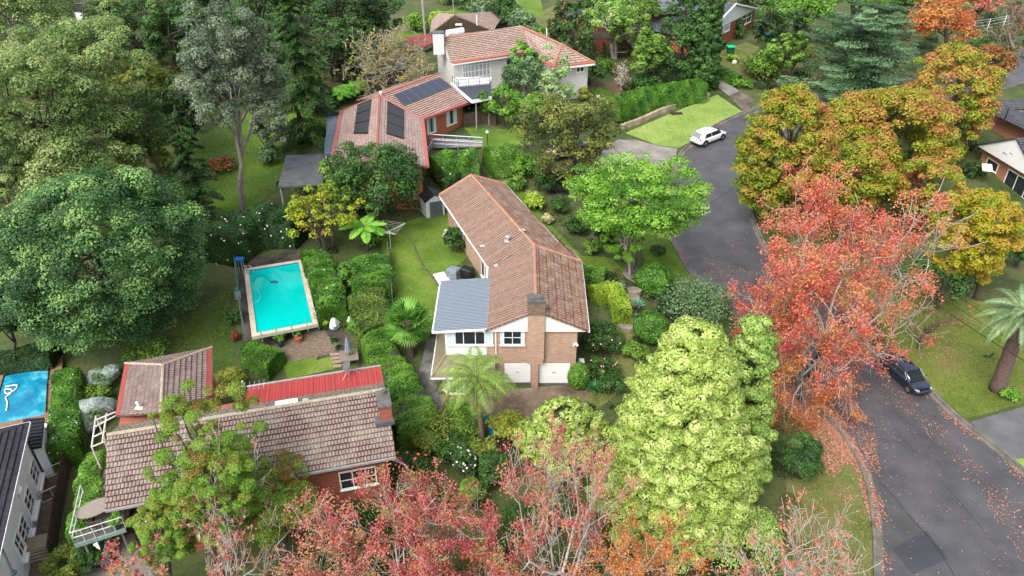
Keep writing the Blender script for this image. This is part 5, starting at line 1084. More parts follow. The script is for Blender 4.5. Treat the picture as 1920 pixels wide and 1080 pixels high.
# ------------------------------------------------------------------ pools
def pool(name, label, px, z, cw, copm, watm, tile, lab2=None):
    W_ = [PZ(*p, z + .05) for p in px]; ctr = sum(W_, Vector()) / 4
    O_ = []
    for i in range(4):
        a, b, c = W_[i - 1], W_[i], W_[(i + 1) % 4]; d1 = (b - a).normalized(); d2 = (b - c).normalized(); O_.append(b + (d1 + d2) * cw)
    t = thing(name, label, 'swimming pool', (ctr.x, ctr.y, z)); mb = MB(); zt = z + .2
    for i in range(4):
        j = (i + 1) % 4; q = [W_[i], W_[j], O_[j], O_[i]]; mb.prism([(v.x, v.y) for v in q], z - .1, zt)
    mb.build('coping', copm, t); w_ = drape('water', [(v.x, v.y) for v in W_], z + .075, watm, .6, kind=None, zf=lambda x, y: 0); w_.parent = t; w_.location = -Vector(t.location)
    tl = MB()
    for i in range(4):
        j = (i + 1) % 4; i_ = (ctr - (W_[i] + W_[j]) / 2); i_.z = 0; i_ = i_.normalized() * .012; a, b = W_[i] + i_, W_[j] + i_
        tl.add([(a.x, a.y, z + .02), (b.x, b.y, z + .02), (b.x, b.y, zt - .03), (a.x, a.y, zt - .03)], [(0, 1, 2, 3)])
    tl.build('tile_band', tile, t); return t, W_, O_, zt
def watermat(name, c1, c2, c3, sc, rough=.07):
    m, nt, bs = newmat(name); n = noise(nt, sc, 5, .62); r = ramp(nt, [(.35, c1), (.55, c2), (.72, c3)]); nt.links.new(n.outputs[0], r.inputs[0]); nt.links.new(r.outputs[0], bs.inputs['Base Color'])
    bs.inputs['Roughness'].default_value = rough; bs.inputs['IOR'].default_value = 1.33; bump(nt, bs, noise(nt, 2.2, 3).outputs[0], .06, .05); return m
SAND = two('sandstone_coping', [(.3, (.40, .34, .25, 1)), (.7, (.60, .53, .42, 1))], 1.2, .8, b=.15)
zp = 2.55; p1, PW, PO, pzt = pool('swimming_pool', 'turquoise rectangular swimming pool with sandstone coping and a blue tile edge', [(467, 509), (560, 494), (586, 607), (482, 627)], zp, .42, SAND, watermat('turquoise_water', (.0, .42, .38, 1), (.0, .47, .43, 1), (.01, .52, .48, 1), .35), plain('blue_tile', (.02, .11, .32, 1), .2, var=.3, vscale=8))
zp2 = 1.2 if False else th(-38, 47) + .35
p2, PW2, PO2, pz2 = pool('swimming_pool', 'deep blue swimming pool with brown paving at the left edge', [(8, 705), (95, 683), (84, 780), (-18, 800)], zp2, .9, plain('brown_pavers', (.22, .13, .08, 1), .8, var=.25), watermat('blue_water', (.005, .15, .27, 1), (.012, .24, .38, 1), (.12, .48, .56, 1), .7), plain('blue_tile', (.02, .11, .32, 1), .2))
def hose(name, label, px, z, r_, m): mb = MB(); mb.tube(catmull([PZ(*p, z) for p in px], 5), r_, 6); return tag(mb.build(name, m, None, smooth=True, loc=tuple(PZ(*px[0], z))), label, 'hose')
hz = hose('pool_hose', 'white looping vacuum hose floating in the deep blue pool', [(10, 725), (32, 722), (26, 733), (12, 738), (10, 730), (22, 731), (20, 738), (11, 745), (14, 755), (12, 770)], zp2 + .12, .055, plain('hose_white', (.75, .75, .72, 1), .4))
hose('pool_hose', 'thin dark vacuum hose curving across the turquoise pool', [(476, 530), (480, 520), (492, 516), (500, 522), (510, 529)], zp + .09, .03, plain('hose_dark', (.01, .12, .13, 1), .4))
hose('pool_hose', 'pale blue vacuum hose near the left edge of the turquoise pool', [(472, 532), (480, 540), (488, 552), (486, 562), (476, 568)], zp + .09, .03, plain('hose_pale', (.15, .55, .52, 1), .4))
cl = MB(); q = PZ(514, 529, zp + .1); cl.ball(q, .22, (1.6, .9, .5)); tag(cl.build('pool_cleaner', plain('cleaner_dark', (.01, .10, .11, 1), .4), None, smooth=True, loc=tuple(q)), 'dark oval pool cleaner head in the turquoise water', 'pool cleaner')
# glass pool fence, wire fence
gf = thing('glass_fence', 'clear glass pool fence with silver posts along the near end of the turquoise pool', 'fence', PZ(490, 645, zp)); GP = plain('fence_post_steel', (.5, .52, .53, 1), .3, .7); bases = [(493, 641), (521, 634), (550, 629), (578, 622), (598, 617)]; gpts = [PZ(*p, zp + .05) for p in bases]; mb = MB()
for q in gpts: mb.tube([q, q + Vector((0, 0, 1.25))], .035, 6)
mb.build_each('post', GP, gf); mg_, ntg, bg = newmat('clear_glass'); bg.inputs['Transmission Weight'].default_value = 1; bg.inputs['Roughness'].default_value = .02; bg.inputs['IOR'].default_value = 1.05; bg.inputs['Base Color'].default_value = (.9, .97, .96, 1)
mb = MB()
for a, b in zip(gpts, gpts[1:]): d = (b - a).normalized(); mb.slab([a + d * .06 + Vector((0, 0, .1)), b - d * .06 + Vector((0, 0, .1)), b - d * .06 + Vector((0, 0, 1.15)), a + d * .06 + Vector((0, 0, 1.15))], .012)
mb.build('pane', mg_, gf)
wf = thing('pool_fence', 'thin green-grey metal pool fence along the left side of the turquoise pool', 'fence', PZ(462, 640, zp)); pa = [PZ(*p, zp) for p in ((443, 500), (448, 545), (455, 600), (460, 632))]; mb = MB()
for a, b in zip(pa, pa[1:]):
    for h in (1.15, .12): mb.tube([a + Vector((0, 0, h)), b + Vector((0, 0, h))], .03, 5)
    n = int((b - a).length / .16)
    for i in range(n): c = a + (b - a) * i / n; mb.tube([c + Vector((0, 0, .1)), c + Vector((0, 0, 1.15))], .009, 3)
    mb.tube([b, b + Vector((0, 0, 1.25))], .04, 6)
mb.tube([pa[0], pa[0] + Vector((0, 0, 1.25))], .04, 6); mb.build('panel', plain('fence_green', (.10, .16, .14, 1), .5), wf)
ld = thing('pool_ladder', 'stainless hand rail at the far left corner of the turquoise pool', 'hand rail', PZ(462, 510, zp + .2)); mb = MB()
for dx in (0, .45): q = root_loc(ld) + Vector((dx, -.1, 0)); mb.tube([q + Vector((-.3, 0, 0)), q + Vector((-.28, 0, .75)), q + Vector((.1, -.1, .8)), q + Vector((.35, -.15, .3)), q + Vector((.4, -.15, -.1))], .03, 6)
mb.build('rail', GP, ld, smooth=True)
l2 = copy_tree(ld); l2.location = PZ(590, 600, zp + .2); l2.rotation_euler.z = 2.2; l2['label'] = 'stainless hand rail at the near right corner of the turquoise pool'
bt = thing('pool_slide_frame', 'blue seated metal pole frame at the far left corner of the pool fence', 'pool frame', PZ(447, 515, zp)); q = root_loc(bt); mb = MB()
for dx, dy in ((0, 0), (.5, 0), (0, .5), (.5, .5)): mb.tube([q + Vector((dx, dy, 0)), q + Vector((dx, dy, 1.5))], .035, 5)
mb.build_each('pole', GP, bt); mb = MB(); mb.box(q + Vector((.3, .25, 1.5)), (.75, .6, .16)); mb.build('seat', plain('blue_plastic', (.02, .10, .35, 1), .4), bt)

# ------------------------------------------------------------------ vehicles
TYRE = plain('tyre_rubber', (.012, .012, .013, 1), .8); RIM = plain('alloy_rim', (.35, .36, .38, 1), .3, .8); CGL = plain('car_glass', (.02, .025, .028, 1), .05, spec=.8, var=.1)
def car(name, label, front_px, rear_px, side_hint, paint, hatch=True, L=4.4, Wd=1.78, Hh=1.47, trim=None, plate=True, size=1.0):
    """built along +x (front) about its own centre, then turned to lie between the two ground points"""
    f = G(*front_px); r_ = G(*rear_px); mid = (f + r_) / 2; ang = atan2(f.y - r_.y, f.x - r_.x); pitch = atan2(f.z - r_.z, (f - r_).length)
    base = mid.copy(); base.z = th(mid.x, mid.y) + .035
    t = thing(name, label, 'car', base)
    hl = L / 2
    # lower body: stations (x, half width, z low, z belt)
    S_ = [(-hl, .66, .42, .78), (-hl + .06, .78, .30, .92), (-hl + .35, .86, .22, .97), (-hl + .95, .89, .2, .96), (-.3, .89, .2, .93), (hl - 1.45, .89, .2, .92), (hl - .85, .88, .22, .86), (hl - .35, .82, .25, .74), (hl - .08, .68, .30, .62), (hl, .52, .36, .54)]
    if not hatch: S_[0] = (-hl, .64, .42, .80); S_[2] = (-hl + .35, .85, .22, .99); S_[3] = (-hl + .95, .89, .2, .97)
    mb = MB(); vs = []; k = 11
    for x, w_, z0, z1 in S_:
        w_ *= Wd / 1.78
        for y, z in ((-.80, 0), (-.97, .12), (-1.0, .45), (-.985, .8), (-.93, .96), (-.55, 1.02), (.55, 1.02), (.93, .96), (.985, .8), (1.0, .45), (.97, .12), (.80, 0)): vs.append((x, y * w_, z0 + (z1 - z0) * z))
    m = 12; fs = [(i * m + j, (i + 1) * m + j, (i + 1) * m + (j + 1) % m, i * m + (j + 1) % m) for i in range(len(S_) - 1) for j in range(m)] + [tuple(range(m)), tuple(range((len(S_) - 1) * m, len(S_) * m))[::-1]]
    mb.add(vs, fs)
    R_ = Matrix.Translation(base) 
    def fin(mb, n, mt, par=t, sm_=False, sub=0):
        xform(mb, R_); o = mb.build(n, mt, par, smooth=sm_)
        if sub: md = o.modifiers.new('subsurf', 'SUBSURF'); md.levels = md.render_levels = sub
        return o
    body = fin(mb, 'body', paint, sm_=True, sub=2)
    # cabin
    if hatch: C_ = [(-hl + .16, .60, .92, .98), (-hl + .55, .66, .93, Hh - .08), (-hl + .95, .66, .92, Hh), (.1, .66, .9, Hh + .02), (.62, .63, .88, Hh - .1), (1.28, .68, .84, .90)]
    else: C_ = [(-hl + .62, .62, .93, .99), (-hl + 1.2, .62, .93, Hh - .08), (-hl + 1.65, .63, .92, Hh), (.1, .63, .9, Hh), (.55, .6, .88, Hh - .1), (1.35, .68, .84, .90)]
    mb = MB(); vs = []
    for x, w_, z0, z1 in C_:
        for y, z in ((-1.26, 0), (-1.12, .55), (-1.0, .92), (-.7, 1.0), (.7, 1.0), (1.0, .92), (1.12, .55), (1.26, 0)): vs.append((x, y * w_ * Wd / 1.78 * .99, z0 + (z1 - z0) * z))
    m = 8; fs = [(i * m + j, (i + 1) * m + j, (i + 1) * m + j + 1, i * m + j + 1) for i in range(len(C_) - 1) for j in range(m - 1)] + [tuple(range(m)), tuple(range((len(C_) - 1) * m, len(C_) * m))[::-1]]
    mb.add(vs, fs); fin(mb, 'roof', paint, sm_=True, sub=1)
    def P_(i, y, z, o=0): x, w_, z0, z1 = C_[i]; return Vector((x, y * w_ * Wd / 1.78 * .99, z0 + (z1 - z0) * z))
    mb = MB(); q = [P_(5, -.9, .3), P_(5, .9, .3), P_(4, .78, .98), P_(4, -.78, .98)]; mb.poly([v + Vector((.075, 0, .045)) for v in q]); fin(mb, 'windscreen', CGL)
    mb = MB(); q = [P_(0, -.9, .8), P_(1, -.78, .93), P_(1, .78, .93), P_(0, .9, .8)]; mb.poly([v + Vector((-.05, 0, .05)) for v in q]); fin(mb, 'rear_window', plain('rear_glass', (.16, .19, .2, 1), .1, spec=.8) if hatch else CGL)
    for s_ in (-1, 1):
        xa, xb, xm = C_[1][0] + .12, C_[4][0] + .28, (C_[1][0] + C_[4][0]) / 2 + .05; zt = Hh - .16; zb = .95; w0 = C_[2][1] * Wd / 1.78 * 1.235; w1 = C_[2][1] * Wd / 1.78 * 1.06
        for u0, u1, a0, a1 in ((xa - .05, xm - .03, xa + .28, xm - .03), (xm + .03, xb + .22, xm + .03, xb - .25)):
            mb = MB(); q = [Vector((u0, s_ * (w0 + .03), zb)), Vector((u1, s_ * (w0 + .03), zb)), Vector((a1, s_ * (w1 + .03), zt)), Vector((a0, s_ * (w1 + .03), zt))]; mb.poly(q if s_ < 0 else q[::-1]); fin(mb, 'side_window', CGL)
            if trim:
                tr = MB(); tr.tube([q[0], q[3], q[2], q[1]], .016, 4); tr.tube([q[0], q[1]], .013, 4); fin(tr, 'window_trim', trim)
        for x in (-hl + .82, hl - .88):
            mb = MB(); yv = s_ * (Wd / 2 - .1); mb.tube([(x, yv - .1, .32), (x, yv + .1, .32)], .32, 18); wh = fin(mb, 'wheel', TYRE); mb = MB(); mb.tube([(x, yv + s_ * .085, .32), (x, yv + s_ * .108, .32)], .2, 12); fin(mb, 'rim', RIM, wh)
            mb = MB(); mb.tube([(x, s_ * (Wd / 2 - .05), .36), (x, s_ * (Wd / 2 + .005), .36)], .385, 18); fin(mb, 'wheel_arch', plain('arch_black', (.012, .012, .012, 1), .8), body)
        mb = MB(); mb.ball((hl - .27, s_ * .6, .635), .16, (1.35, .8, .4)); fin(mb, 'headlight', plain('headlight_glass', (.30, .32, .34, 1), .15), sm_=True)
        mb = MB(); mb.ball((-hl + .12, s_ * .66, .86), .15, (.8, 1.0, .55)); fin(mb, 'tail_light', plain('tail_red', (.45, .015, .02, 1), .2), sm_=True)
        mb = MB(); mb.ball((C_[5][0] - .28, s_ * (Wd / 2 + .05), 1.0), .11, (.7, 1, .7)); fin(mb, 'mirror', paint, sm_=True)
    mb = MB(); mb.box((-hl - .015, 0, .68), (.04, .42, .13)); fin(mb, 'number_plate', plain('plate_cream', (.6, .58, .35, 1), .5))
    mb = MB(); mb.box((hl - .0, 0, .47), (.04, .8, .13)); fin(mb, 'grille', plain('arch_black', (.012, .012, .012, 1), .8)); mb = MB(); mb.box((-hl + .02, 0, .36), (.1, 1.2, .14)); fin(mb, 'bumper', plain('arch_black', (.012, .012, .012, 1), .8))
    t.rotation_euler = (0, -pitch, ang); t.scale = (size, size, size); return t
car('parked_car', 'white hatchback with pale rear window parked at the kerb below the bright sloping lawn', (1352, 255), (1303, 274), 0, plain('white_car_paint', (.80, .80, .80, 1), .25, var=.01, coat=.6), True, 4.4, Hh=1.5, size=1.2)
car('parked_car', 'dark blue sedan with chrome window trim parked at the kerb among red leaves', (1730, 744), (1657, 680), 0, plain('navy_car_paint', (.006, .010, .028, 1), .12, var=.05, coat=1.0, spec=.8), False, 4.7, Wd=1.82, trim=plain('chrome', (.24, .25, .32, 1), .35, .6))
car('parked_car', 'silver sedan with red tail lights parked under the raised deck', (222, 980), (192, 1044), 0, plain('silver_car_paint', (.25, .26, .28, 1), .25, .5, var=.03, coat=.6), False, 4.6)
car('parked_car', 'dark car half hidden on the pale concrete driveway behind the wattle tree', (1120, 285), (1075, 295), 0, plain('black_car_paint', (.012, .013, .018, 1), .15, var=.05, coat=1.0), True, 4.3)
car('parked_car', 'pale yellow hatchback showing through the leaves of the dark wattle tree', (1072, 290), (1040, 296), 0, plain('cream_car_paint', (.62, .55, .25, 1), .25, var=.03, coat=.6), True, 4.0)
car('parked_car', 'dark car under the black carport roof of the white rendered house', (905, 195), (872, 205), 0, plain('black_car_paint', (.012, .013, .018, 1), .15, var=.05, coat=1.0), False, 4.4)
car('parked_car', 'dark car under the bare branches of the big red maple', (1640, 640), (1590, 592), 0, plain('slate_car_paint', (.02, .025, .032, 1), .15, var=.05, coat=1.0), False, 4.5)
# ------------------------------------------------------------------ garden objects
sh = thing('garden_shed', 'white garden shed with dark grey double doors at the end of the back lawn', 'shed', G(808, 404)); q = root_loc(sh); s_a = G(792, 398); s_b = G(800, 410); s_c = G(834, 403); dd = (s_c - s_b); dd.z = 0; wd = dd.length; dd.normalize(); nb = Vector((-dd.y, dd.x, 0)); zs = q.z
W4 = [s_b, s_c, s_c + nb * 2.2, s_b + nb * 2.2]; mb = MB(); mb.prism([(v.x, v.y) for v in W4], zs - .2, zs + 1.9); ap0 = (s_b + s_c) / 2; ap0.z = zs + 2.5
mb.add([(s_b.x, s_b.y, zs + 1.9), (s_c.x, s_c.y, zs + 1.9), tuple(ap0)], [(0, 1, 2)]); mb.build('wall', plain('shed_white', (.62, .64, .66, 1), .5, var=.04), sh)
mb = MB(); e1 = Vector((s_b.x, s_b.y, zs + 1.88)) - dd * .12 - nb * .12; e2 = Vector((s_c.x, s_c.y, zs + 1.88)) + dd * .12 - nb * .12; a1 = ap0 - nb * .12 + Vector((0, 0, .04)); mb.slab([e1, a1, a1 + nb * 2.5, e1 + nb * 2.5], .05); mb.slab([e2, a1, a1 + nb * 2.5, e2 + nb * 2.5], .05); mb.build('roof', plain('shed_black', (.02, .021, .024, 1), .5), sh)
WSd = Wall(s_b, s_c); 
for k in (0, 1): mb = MB(); WSd.box(mb, wd * (.2 + .35 * k), wd * (.2 + .35 * k) + wd * .34, zs + .05, zs + 1.75, .005, .05); o = mb.build('door', plain('shed_door', (.10, .115, .13, 1), .45), sh); mb = MB(); WSd.box(mb, wd * (.52 + .06 * k), wd * (.535 + .06 * k), zs + .8, zs + 1.0, .05, .08); mb.build('handle', plain('steel', (.3, .3, .3, 1), .35, 1), o)
cx_ = thing('clothes_line', 'folded white rotary clothes line standing on the back lawn', 'clothes line', G(733, 466)); q = root_loc(cx_); tz = q + Vector((0, 0, 1.9)); mb = MB(); mb.tube([q, tz], .03, 6); mb.build('pole', plain('pale_pipe', (.55, .58, .57, 1), .4), cx_); mb = MB(); wr = MB(); arms = []
for k in range(4): a = .5 + k * pi / 2; e = tz + Vector((cos(a) * 1.7, sin(a) * 1.7, .45)); arms.append(e); mb.tube([tz, e], .022, 5)
mb.build('arm', plain('pale_pipe', (.55, .58, .57, 1), .4), cx_)
for f in (.45, .65, .85, 1.0):
    for k in range(4): wr.tube([tz + (arms[k] - tz) * f, tz + (arms[(k + 1) % 4] - tz) * f], .008, 3)
wr.build('line', plain('line_white', (.6, .62, .6, 1), .5), cx_)
mb = MB(); q = G(826, 520); sl_ = [G(*p, .12) for p in ((812, 514), (832, 509), (862, 548), (838, 556))]; z0 = q.z; tt = MB(); tt.slab([Vector((v.x, v.y, z0 + .15)) for v in sl_] if False else [v for v in sl_], .25); tag(tt.build('garden_step', plain('white_slab', (.72, .70, .68, 1), .6, var=.04), None, loc=tuple(q)), 'white concrete slab beside the covered barbecue on the back lawn', 'slab')
for px, lab, c, sz in (((851, 520), 'grey vinyl covered barbecue on the white slab', (.16, .19, .23, 1), (1.15, .95, 1.05)), ((876, 519), 'black vinyl covered barbecue against the house wall', (.012, .013, .016, 1), (1.2, .9, 1.0))):
    b = G(*px); t = thing('covered_barbecue', lab, 'barbecue', b, 'covered barbecues'); mb = MB(); m_ = plain('cover_' + lab.split()[0], c, .35, var=.2); R_ = Matrix.Rotation(-.5, 3, 'Z'); x, y, h = sz[0] / 2, sz[1] / 2, sz[2]
    lv = [(0, 1.06), (.1, 1.03), (h * .8, .97), (h * .93, .9), (h, .6)]; vs = [b + R_ @ Vector((sx * x * k, sy * y * k, z)) for z, k in lv for sx, sy in ((-1, -1), (1, -1), (1, 1), (-1, 1))]
    mb.add(vs, [(i * 4 + j, i * 4 + (j + 1) % 4, (i + 1) * 4 + (j + 1) % 4, (i + 1) * 4 + j) for i in range(4) for j in range(4)] + [(16, 17, 18, 19)]); mb.build('cover', m_, t, bevel=.05)
    mb = MB()
    for sx in (-1, 1): mb.tube([b + R_ @ Vector((sx * x * .8, -y - .03, h * .55)), b + R_ @ Vector((sx * x * .8 * .2, -y - .05, h * .5))], .015, 4)
    mb.build('strap', plain('black_metal', (.02, .02, .02, 1), .5), t)
mb = MB(); pl = catmull([G(*p, .06) for p in ((775, 458), (783, 478), (795, 500), (812, 522), (828, 545))], 4); mb.tube(pl, .09, 5); tag(mb.build('garden_edging', plain('edge_brown', (.10, .07, .05, 1), .9, var=.3), None, loc=tuple(pl[0])), 'thin brown edging line curving across the back lawn', 'edging')
# closed parasol on a table, pots, statues
tb = thing('patio_table', 'square brown table holding the closed grey parasol behind the red metal roof', 'table', G(656, 680)); q = root_loc(tb); mb = MB(); mb.box(q + Vector((0, 0, .74)), (1.5, 1.5, .06), .25); mb.build('tabletop', plain('stone_top', (.20, .165, .13, 1), .6, var=.25), tb)
for k in range(4): mb = MB(); c = q + Vector((cos(.25 + pi / 4 + k * pi / 2) * .9, sin(.25 + pi / 4 + k * pi / 2) * .9, 0)); mb.tube([c, c + Vector((0, 0, .71))], .04, 6); mb.build('leg', plain('dark_timber', (.06, .04, .03, 1), .7), tb)
um = thing('parasol', 'closed grey parasol standing in the middle of the square brown table', 'parasol', q); mb = MB(); mb.tube([q, q + Vector((0, 0, 2.5))], .025); mb.build('pole', plain('galv_rail', (.34, .36, .41, 1), .45, .3), um); mb = MB(); n = 16; prof = [(.02, 2.55), (.09, 2.3), (.15, 1.9), (.2, 1.45), (.24, 1.15), (.2, 1.1)]; vs = []
for r_, z in prof:
    for j in range(n): k = 1 + .25 * (j % 2) * (r_ > .05); vs.append(q + Vector((cos(2 * pi * j / n) * r_ * k, sin(2 * pi * j / n) * r_ * k, z)))
mb.add(vs, [(i * n + j, i * n + (j + 1) % n, (i + 1) * n + (j + 1) % n, (i + 1) * n + j) for i in range(5) for j in range(n)]); mb.build('canopy', plain('parasol_grey', (.22, .25, .31, 1), .8), um)
def netted(name, label, c, hgt, m, k=0):
    b = G(c[0], c[1] + c[3] * .8); C, R, rz, dep = crown_dims(b, c); t = thing(name, label, 'netted tree', b); mb = MB(); n = 22; W_ = lump(7, .28); vs = []; k_ = 9
    for i in range(k_):
        for j in range(n):
            v = i / (k_ - 1); a = 2 * pi * j / n; d = np.array([[cos(a) * sin(v * 2.2), sin(a) * sin(v * 2.2), cos(v * 2.2)]]); f = W_(d)[0]; fold = 1 + .07 * sin(j * 2.6) * v
            vs.append(Vector((C.x + d[0][0] * R * f * fold, C.y + d[0][1] * R * f * fold, max(b.z + .15, C.z + d[0][2] * rz * f))))
    mb.add(vs, [(i * n + j, i * n + (j + 1) % n, (i + 1) * n + (j + 1) % n, (i + 1) * n + j) for i in range(k_ - 1) for j in range(n)]); mb.build('net', m, t)
    L = LF()
    for i in range(14): d = unit(1)[0]; clump(L, np.array(C) + d * .6 * np.array((R, R, rz)), R * .35, 60, .1)
    L.build('foliage', leafmat('net_inside', ['#3f5a34', '#5a7a48', '#7a9a5c']), t); st = MB(); st.tube([b, C], .06); st.build('trunk', BARK(), t); return t
nm, ntn, bn = newmat('bird_net'); n1 = noise(ntn, 5, 6, .8); ntn.links.new(mixc(ntn, (.17, .23, .19, 1), (.44, .52, .48, 1), rng(ntn, n1.outputs[0], .4, .65)), bn.inputs['Base Color']); bn.inputs['Roughness'].default_value = .7; ntn.links.new(rng(ntn, n1.outputs[0], .35, .6, .55, .95), bn.inputs['Alpha']); bump(ntn, bn, noise(ntn, 3, 5).outputs[0], .8, .2)
netted('netted_tree', 'small tree under a rounded grey-green bird net behind the hipped rear roof', (192, 706, 28, 22), 2.5, nm); netted('netted_tree', 'small tree under a pale draped bird net beside the white pergola', (174, 773, 28, 26), 2.5, nm)
for px, lab, r_, h in (((629, 612), 'pale net bag draped over a garden stake, the larger of two by the patio', .42, 1.3), ((657, 604), 'pale net bag draped over a garden stake, the smaller one against the hedge', .22, 1.0)):
    b = G(px[0], px[1] + 8); t = thing('net_bag', lab, 'net bag', b); mb = MB(); n = 12; vs = []; prof = [(.03, h + .05), (r_ * .5, h * .9), (r_, h * .55), (r_ * .85, h * .3), (r_ * .35, h * .08)]
    for i, (rr2, z) in enumerate(prof):
        for j in range(n): k = 1 + .3 * random.uniform(-1, 1); vs.append(b + Vector((cos(2 * pi * j / n) * rr2 * k, sin(2 * pi * j / n) * rr2 * k, z)))
    mb.add(vs, [(i * n + j, i * n + (j + 1) % n, (i + 1) * n + (j + 1) % n, (i + 1) * n + j) for i in range(4) for j in range(n)]); mb.build('net', plain('net_pale', (.52, .56, .57, 1), .6, var=.25, vscale=5), t); mb = MB(); mb.tube([b, b + Vector((0, 0, h + .1))], .03); mb.build('stake', plain('black_metal', (.02, .02, .02, 1), .5), t)
def pot(label, px, r_, m, leaf=None, lr=0, n=60, gname='potted plants on the patio', hm=.9):
    b = G(*px); t = thing('potted_plant', label, 'potted plant', b, gname); mb = MB(); mb.lathe(b, [(r_ * .6, 0), (r_, r_ * 1.5), (r_ * 1.1, r_ * 1.5), (r_ * 1.1, r_ * 1.7), (r_ * .9, r_ * 1.7), (r_ * .85, r_ * 1.45)], 12); mb.build('pot', m, t)
    L = LF(); c = np.array(b) + np.array((0, 0, r_ * 1.7 + lr * hm))
    for i in range(10): d = unit(1)[0]; clump(L, c + d * lr * .5, lr * .5, n // 4, .09)
    L.build('foliage', leaf, t); return t
TC = plain('terracotta_pot', '#b06a50', .8, var=.15); DKP = plain('dark_pot', (.03, .05, .055, 1), .5)
GM = leafmat('leaf_mid', ['#3d5a1e', '#567a2a', '#74983a', '#90b04a']); GD = leafmat('leaf_dark', ['#22381a', '#2f4d20', '#3f642a', '#557c36']); GB = leafmat('leaf_bright', ['#40691c', '#568628', '#70a034', '#8ab44a'])
GLI = leafmat('leaf_lime', ['#68881e', '#82a22a', '#9cb83a', '#b4c858']); GY = leafmat('leaf_yellowgreen', ['#68782a', '#829032', '#9ca43e', '#b4b250'])
pot('terracotta pot with a sparse plant on the near edge of the pool patio', (561, 641), .32, TC, GM, .3); pot('bushy potted plant between the glass pool fence and the brick patio', (527, 650), .28, DKP, GB, .6, 200)
pot('small yellow leaved plant in a dark pot at the patio corner', (614, 617), .2, DKP, GY, .4, 100); pot('low dark potted plant right of the brick patio', (627, 646), .22, DKP, GD, .3); pot('small teal potted plant below the dark potted plant by the patio', (633, 655), .2, DKP, GM, .25)
pot('potted shrub on the raised deck beside the pipe railing', (218, 1003), .22, DKP, GB, .45, 140, 'plants on the deck') .location.z = 2.55
bpy.data.objects[[o.name for o in bpy.data.objects if o.name.startswith('potted_plant')][-1]].location = PZ(222, 990, 2.55)
pot('orange leaved potted shrub beside the ivy hedge', (178, 928), .22, TC, leafmat('leaf_amber', ['#b06a14', '#c88a22', '#d8a838']), .5, 160, 'plants on the deck')
ot = thing('outdoor_table', 'oval grey-brown outdoor table on the raised deck', 'table', PZ(185, 968, 2.55)); q = root_loc(ot); mb = MB(); mb.lathe((0, 0, 0), [(.02, 0), (1, 0), (1, .05), (.02, .05)], 24); xform(mb, Matrix.Translation(q + Vector((0, 0, .72))) @ Matrix.Rotation(.6, 4, 'Z') @ Matrix.Diagonal((1.05, .68, 1, 1))); mb.build('tabletop', plain('table_taupe', (.24, .205, .175, 1), .6, var=.12), ot)
for k in range(4): mb = MB(); c = q + Vector((cos(.9 + k * pi / 2) * .5, sin(.9 + k * pi / 2) * .5, 0)); mb.tube([c, c + Vector((0, 0, .72))], .03, 5); mb.build('leg', plain('dark_timber', (.06, .04, .03, 1), .7), ot)
ch0 = thing('outdoor_chair', 'dark outdoor chair on the deck in front of the oval table', 'chair', q + Vector((.35, -1.0, 0)), 'chairs round the deck table'); c = root_loc(ch0); DT = plain('dark_timber', (.06, .04, .03, 1), .7); mb = MB(); mb.box(c + Vector((0, 0, .44)), (.48, .46, .04)); mb.build('seat', DT, ch0); mb = MB(); mb.box(c + Vector((0, -.24, .7)), (.48, .04, .5)); mb.build('backrest', DT, ch0)
for sx in (-1, 1):
    for sy in (-1, 1): mb = MB(); mb.tube([c + Vector((sx * .2, sy * .2, 0)), c + Vector((sx * .2, sy * .2, .42))], .02, 4); mb.build('leg', DT, ch0)
for dx, dy, rz_, lab in ((1.25, .1, 1.5, 'dark outdoor chair on the deck at the right end of the oval table'), (.1, 1.0, 3.2, 'dark outdoor chair on the deck behind the oval table')): c2_ = copy_tree(ch0); c2_.location = q + Vector((dx, dy, 0)); c2_.rotation_euler.z = rz_; c2_['label'] = lab
# rubbish bins
def bin_(label, px, lid):
    b = G(*px); t = thing('wheelie_bin', label, 'rubbish bin', b, 'wheelie bins in the front garden'); mb = MB(); vs = [b + Vector((sx * w_, sy * w_ * 1.1, z)) for z, w_ in ((.06, .42), (1.5, .56)) for sx, sy in ((-1, -1), (1, -1), (1, 1), (-1, 1))]; mb.add(vs, [(0, 1, 5, 4), (1, 2, 6, 5), (2, 3, 7, 6), (3, 0, 4, 7), (3, 2, 1, 0), (4, 5, 6, 7)]); mb.build('body', plain('bin_green', (.01, .075, .04, 1), .5), t)
    mb = MB(); mb.box(b + Vector((0, 0, 1.56)), (1.25, 1.35, .13)); mb.build('lid', lid, t, bevel=.04); mb = MB()
    for s in (-1, 1): mb.tube([b + Vector((s * .36, .45, .14)), b + Vector((s * .48, .45, .14))], .14, 10)
    mb.build_each('wheel', TYRE, t); return t
bin_('green wheelie bin with a bright green lid on the worn grass', (1368, 105), plain('lid_green', (.0, .50, .20, 1), .4)); bin_('green wheelie bin with a blue lid behind the shrub', (1432, 80), plain('lid_blue', (.02, .16, .5, 1), .4)); bin_('green wheelie bin with a yellow lid beside the dark trees', (1447, 82), plain('lid_yellow', (.75, .42, .01, 1), .4))
bo = thing('bollard_light', 'grey cylindrical bollard light with a pale cap left of the formal hedge', 'bollard', G(1120, 203)); q = root_loc(bo); mb = MB(); mb.lathe(q, [(.22, 0), (.22, 1.6), (.02, 1.62)], 12); mb.build('post', plain('bollard_grey', (.16, .165, .16, 1), .6), bo); mb = MB(); mb.lathe(q + Vector((0, 0, 1.62)), [(.26, 0), (.26, .18), (.02, .25)], 12); mb.build('cap', plain('cap_blue_white', (.55, .62, .7, 1), .4), bo)
